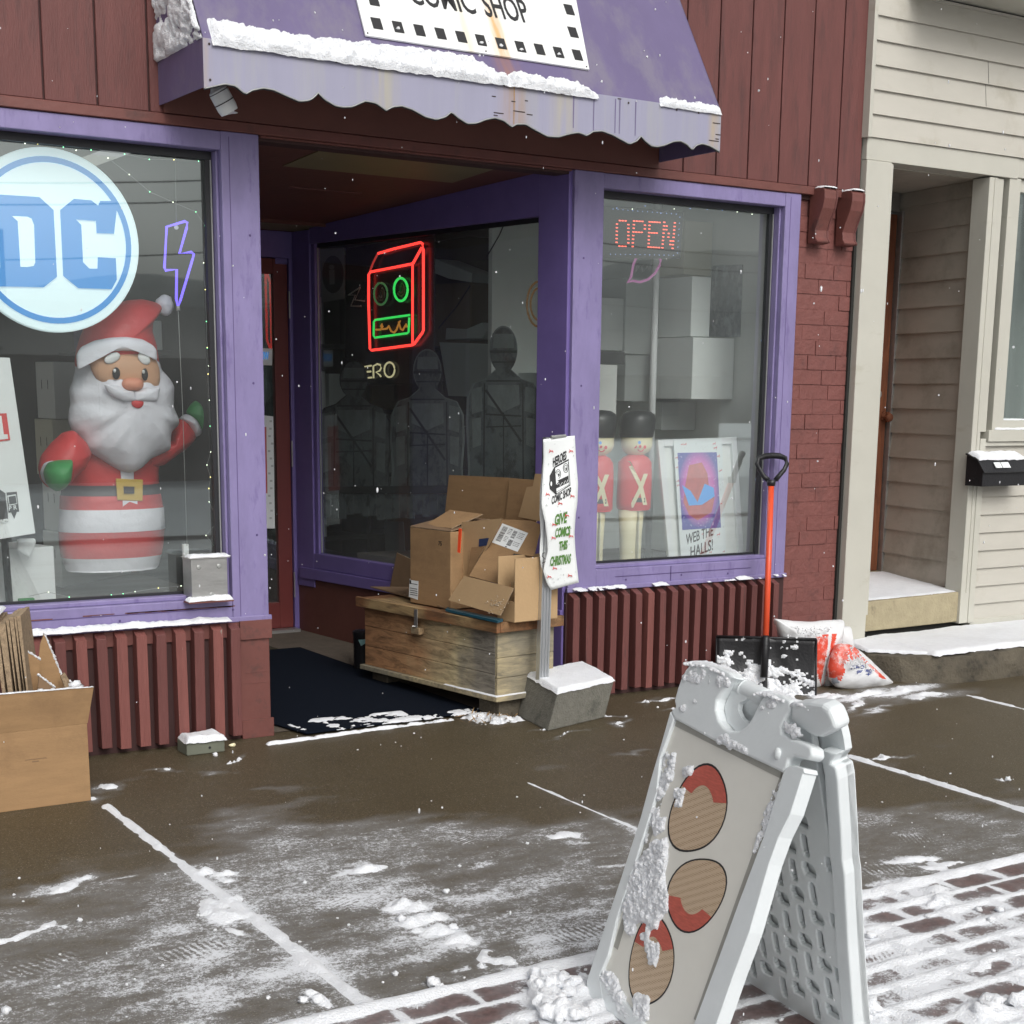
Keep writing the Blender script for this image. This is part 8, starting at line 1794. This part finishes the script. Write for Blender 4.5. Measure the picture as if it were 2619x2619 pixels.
# snow on the sign: clinging patches as real height fields on the sloping face
def clinging(polys, base_off, th, seed, label, sc=1., res=.0032, blur=3):
    U_, W_ = [], []
    loc = []
    for pts, amp in polys:
        P = [fuw(q) for q in pts]; loc.append((P, amp)); U_ += [p[0] for p in P]; W_ += [p[1] for p in P]
    us_ = np.arange(min(U_)-.03, max(U_)+.03, res); ws_ = np.arange(min(W_)-.03, max(W_)+.03, res)
    A, B = np.meshgrid(us_, ws_, indexing='ij'); msk = np.zeros_like(A)
    for P, amp in loc:
        ins = np.zeros(A.shape, bool); n = len(P); j = n-1
        for i in range(n):
            xi, yi = P[i]; xj, yj = P[j]
            with np.errstate(divide='ignore', invalid='ignore'): c = ((yi > B) != (yj > B)) & (A < (xj-xi)*(B-yi)/((yj-yi) if yj != yi else 1e-9)+xi)
            ins ^= c; j = i
        msk = np.maximum(msk, ins*amp)
    for _ in range(blur*2):
        msk = (msk+np.roll(msk,1,0)+np.roll(msk,-1,0)+np.roll(msk,1,1)+np.roll(msk,-1,1))/5
    n1 = fbm(A*38+seed, B*38, seed, 4); n2 = fbm(A*110, B*110, seed+5, 4)
    hh = (msk*1.35-.62+(n1-.5)*1.5+(n2-.5)*.55)
    hh = np.where(msk < .02, -1, hh); top = np.clip(hh, -.02, 1.1)
    z = np.where(top > 0, np.sqrt(np.clip(top,0,None))*th*(.15+1.25*n2), -.002)
    ix = np.arange(A.size).reshape(A.shape); kq = np.maximum(np.maximum(z[:-1,:-1],z[1:,:-1]),np.maximum(z[1:,1:],z[:-1,1:])) > 0
    qd = np.stack([ix[:-1,:-1],ix[1:,:-1],ix[1:,1:],ix[:-1,1:]],-1)[kq]; us = np.unique(qd); rm = -np.ones(A.size,int); rm[us] = np.arange(len(us))
    PP = FF+A[...,None]*au+B[...,None]*fup+(base_off+z)[...,None]*fnm
    me = fast_mesh('snow', PP.reshape(-1,3)[us], rm[qd]); me.materials.append(M['snow']); o = bpy.data.objects.new('snow', me); COL.objects.link(o); tag(o, label, 'snow', None, 'stuff')
MM = lambda pts: [('M',x,y) for x,y in pts]
clinging([(MM(((560,640),(640,620),(645,760),(620,900),(650,1000),(655,1100),(560,1200),(450,1180),(350,1120),(380,980),(430,780),(520,700))),1.), (MM(((640,40),(700,60),(690,200),(600,420),(560,560),(480,700),(430,760),(500,480),(580,200))),.55), (MM(((555,490),(625,495),(625,585),(560,605))),1.),
  (MM(((735,155),(805,155),(815,205),(735,225))),1.), (MM(((638,205),(682,205),(682,242),(638,242))),1.), (MM(((690,285),(765,300),(740,425),(685,420))),.8), (MM(((340,1120),(450,1180),(425,1255),(390,1275),(350,1180))),.9), (MM(((495,1155),(595,1145),(585,1235),(515,1235))),.9),
  (MM(((470,1240),(530,1240),(520,1295),(478,1300))),.8), (MM(((495,1310),(595,1300),(605,1380),(570,1485),(515,1460))),.75), (MM(((225,1480),(300,1540),(350,1640),(420,1800),(400,1880),(250,1640),(208,1560))),1.), (MM(((430,1640),(520,1650),(520,1830),(440,1852),(420,1800))),.9)],
  -.0085, .012, 3, 'clinging snow along the left side of the front panel of the white pavement sign')
clinging([(MM(((1330,300),(1410,225),(1345,480),(1250,700),(1195,770),(1250,540))),.62)], -.0085, .007, 8, 'thin rime of snow along the right side of the white sign front panel')
YYq = lambda pts: [('Y',x,y) for x,y in pts]
clinging([(YYq(((560,930),(680,895),(840,1010),(840,1050),(720,1005),(600,965))),.85), (YYq(((300,400),(420,330),(640,420),(720,470),(640,540),(520,500),(400,480),(300,470))),.62), (YYq(((930,690),(960,620),(1040,590),(1110,600),(1080,680),(990,710))),.6), (YYq(((285,650),(335,645),(340,710),(285,705))),.95), (YYq(((390,600),(425,600),(425,640),(390,640))),.6),(YYq(((1130,800),(1190,790),(1300,880),(1350,930),(1250,925),(1150,880))),.7)],
  .0008, .007, 14, 'frosting of snow on the head of the white pavement sign')
kt = MB()
def along(pts, plane, off, r0, r1, n, seed, spread=.012):
    rq = random.Random(seed); P = [plane(q, off) for q in pts]; L_ = [np.linalg.norm(b-a) for a, b in zip(P[:-1], P[1:])]; T = sum(L_)
    for i in range(n):
        s = rq.random()*T; j = 0
        while s > L_[j] and j < len(L_)-1: s -= L_[j]; j += 1
        p = P[j]+(P[j+1]-P[j])*s/L_[j]; r = rq.uniform(r0, r1)
        kt.ball(p+np.array([rq.gauss(0,spread), rq.gauss(0,spread), -r*.45]), r, 8, (1.5,1.5,.75), lump=.3, seed=i+seed*9)
along(YYq(((385,303),(480,305),(600,336),(690,380),(735,432))), onFr, -.02, .005, .009, 330, 1, .009)
along(YYq(((1000,552),(1100,562),(1190,610))), onFr, -.02, .005, .009, 190, 2, .009)
along(YYq(((760,470),(985,565))), onFr, -.045, .004, .006, 150, 3, .006)
along(YYq(((1200,640),(1340,640),(1440,660),(1490,690))), onBk, -.045, .005, .008, 200, 4, .011)
o = kt.build('snow', 'snow', smooth=True); rmv = o.modifiers.new('merge','REMESH'); rmv.mode = 'VOXEL'; rmv.voxel_size = .0032; rmv.use_smooth_shade = True; smv = o.modifiers.new('soften','SMOOTH'); smv.iterations = 2; smv.factor = .5
tag(o, 'lumpy snow lying along the top edge and handle of the white pavement sign', 'snow', None, 'stuff')

# ================================================================ ACROSS THE STREET (seen mirrored in the panes)
M['farroof'] = mat('far_dark_roof', (.05,.05,.05), .8); M['farbrick'] = mat('far_brick', (.14,.06,.05), .8); M['farwall'] = mat('far_house_wall', (.16,.15,.13), .8, .2, 1)
def house(x, y, w, d, hgt, rh, lab, m_='farwall'):
    t = thing('house', (x,y,-.2), lab, 'house', 'houses across the street')
    k = MB(); k.box(x-w/2,x+w/2,y-d,y,-.3,hgt); k.build('wall', m_, t)
    k = MB(); k.prism([(x-w/2-.3,y+.3,hgt),(x-w/2-.3,y-d-.3,hgt),(x-w/2-.3,y-d/2,hgt+rh)], (w+.6,0,0)); rf = k.build('roof', 'farroof', t)
    k = MB(); k.box(x-w*.2,x-w*.2+.5,y-d/2-.3,y-d/2+.3,hgt,hgt+rh+1.); kid(k.build('chimney', 'farbrick', rf), rf)
    for i in range(3): 
        k = MB(); k.box(x-w*.35+i*w*.28,x-w*.35+i*w*.28+.8,y,y+.04,.9,2.1); k.build('window', 'black', t)
# mirrored view lines: a thing at (x, -Y) shows where a thing at (x, +Y) would
house(7.6, -15.2, 7.5, 6, 2.0, .9, 'dark low house with brick chimney across the street', 'farroof')
house(30, -34, 9, 7, 2.2, 1.6, 'second low house farther right across the street')
k = MB(); rq = random.Random(2); N_ = 80; xs_ = np.linspace(-60,140,N_); 
hh = [2.0+2.2*fbm(np.array([x/18.]), np.array([0.]), 3, 4)[0]+max(0,(x-25))*.05 for x in xs_]
k.add([(x,-70,-1) for x in xs_]+[(x,-74,h_+1.2) for x, h_ in zip(xs_, hh)]+[(x,-120,h_*1.9+2) for x, h_ in zip(xs_, hh)], [(i,i+1,N_+i+1,N_+i) for i in range(N_-1)]+[(N_+i,N_+i+1,2*N_+i+1,2*N_+i) for i in range(N_-1)])
M['farhill'] = mat('far_wooded_hill', (.17,.18,.18), .9, .2, .15); o = k.build('hill', M['farhill'], smooth=True); tag(o, kind='structure')
k = MB(); k.add([(-80,-11.5,-.2),(120,-11.5,-.2),(120,-13,.25),(-80,-13,.25),(-80,-60,.1),(120,-60,.1)], [(0,1,2,3),(3,2,5,4)]); o = k.build('snowy_lawn', 'snow'); tag(o, kind='structure')
up = []
for x_, y_ in ((8.6,-13.2),(24.,-13.2),(40,-13.2)):
    t = thing('utility_pole', (x_,y_,0), 'wooden utility pole across the street', 'utility pole', 'utility poles across the street'); up.append((x_,y_))
    k = MB(); k.tube([(x_,y_,-.2),(x_,y_,8)], [.14,.10], 10); k.build('pole', 'farroof', t); k = MB(); k.box(x_-.05,x_+.05,y_-1.,y_+1.,7.4,7.52); k.build('crossarm', 'farroof', t)
k = MB()
for yy, zz_ in ((-13.9,7.5),(-13.2,7.55),(-12.5,7.5),(-13.2,5.6),(-13.2,4.3),(-13.25,4.05),(-13.2,3.4)):
    for a, b_ in ((-8,8.6),(8.6,24.),(24.,40.)):
        k.tube([(a+(b_-a)*s_, yy, zz_-.5*4*s_*(1-s_)) for s_ in np.linspace(0,1,14)], .010, 5, cap=False)
o = k.build('overhead_wires', 'black'); tag(o, 'sagging overhead wires across the street', 'wires')

# ================================================================ FALLING SNOW
k = MB(); rq = random.Random(21)
for i in range(300):
    d = rq.uniform(1.3, 6.6); x, y = rq.uniform(0,2619), rq.uniform(0,2619); r = ray((x,y)); P = CAM+r*d
    if P[1] > -.12 or P[2] < .05: continue
    s_ = rq.uniform(.0009,.0022)*(.6 if d < 2.5 else 1.); k.ball(P, s_, 5, (1,1,rq.choice([1,1,1.6,2.2])))
for i in range(36):
    x, y, z = rq.uniform(2.9,4.2), rq.uniform(-.1,1.6), rq.uniform(.2,2.4); k.ball((x,y,z), rq.uniform(.0016,.0030), 5, (1,1,1.5))
o = k.build('snowflakes', 'snow', smooth=True); tag(o, 'snowflakes falling through the air in front of the shop', 'snowflakes', None, 'stuff')
# dark hedge line either side of the house opposite
def hedge(x0, x1, y, hgt, lab, seed):
    rq = random.Random(seed); k = MB(); n = int((x1-x0)*90)
    for i in range(n):
        x = rq.uniform(x0,x1); z = rq.random()**.7*hgt*(.8+.3*math.sin(x*1.7)); a = rq.uniform(0,3.14); s_ = rq.uniform(.06,.16); c = np.array([x, y+rq.gauss(0,.25), z]); d = np.array([math.cos(a)*s_, rq.uniform(-.05,.05), math.sin(a)*s_]); e = np.array([-math.sin(a)*s_*.5, .02, math.cos(a)*s_*.5]); k.add([c-d, c-e, c+d, c+e], [(0,1,2,3)])
    for x in np.arange(x0, x1, .5): k.tube([(x,y,0),(x+rq.uniform(-.2,.2),y,hgt*.8)], .03, 5)
    o = k.build('hedge', 'farroof'); tag(o, lab, 'hedge')
hedge(-2, 3.7, -14.6, 2.1, 'bare dark hedge left of the low house across the street', 1); hedge(11.6, 13.5, -14.8, 1.5, 'short bare dark hedge right of the low house across the street', 2)
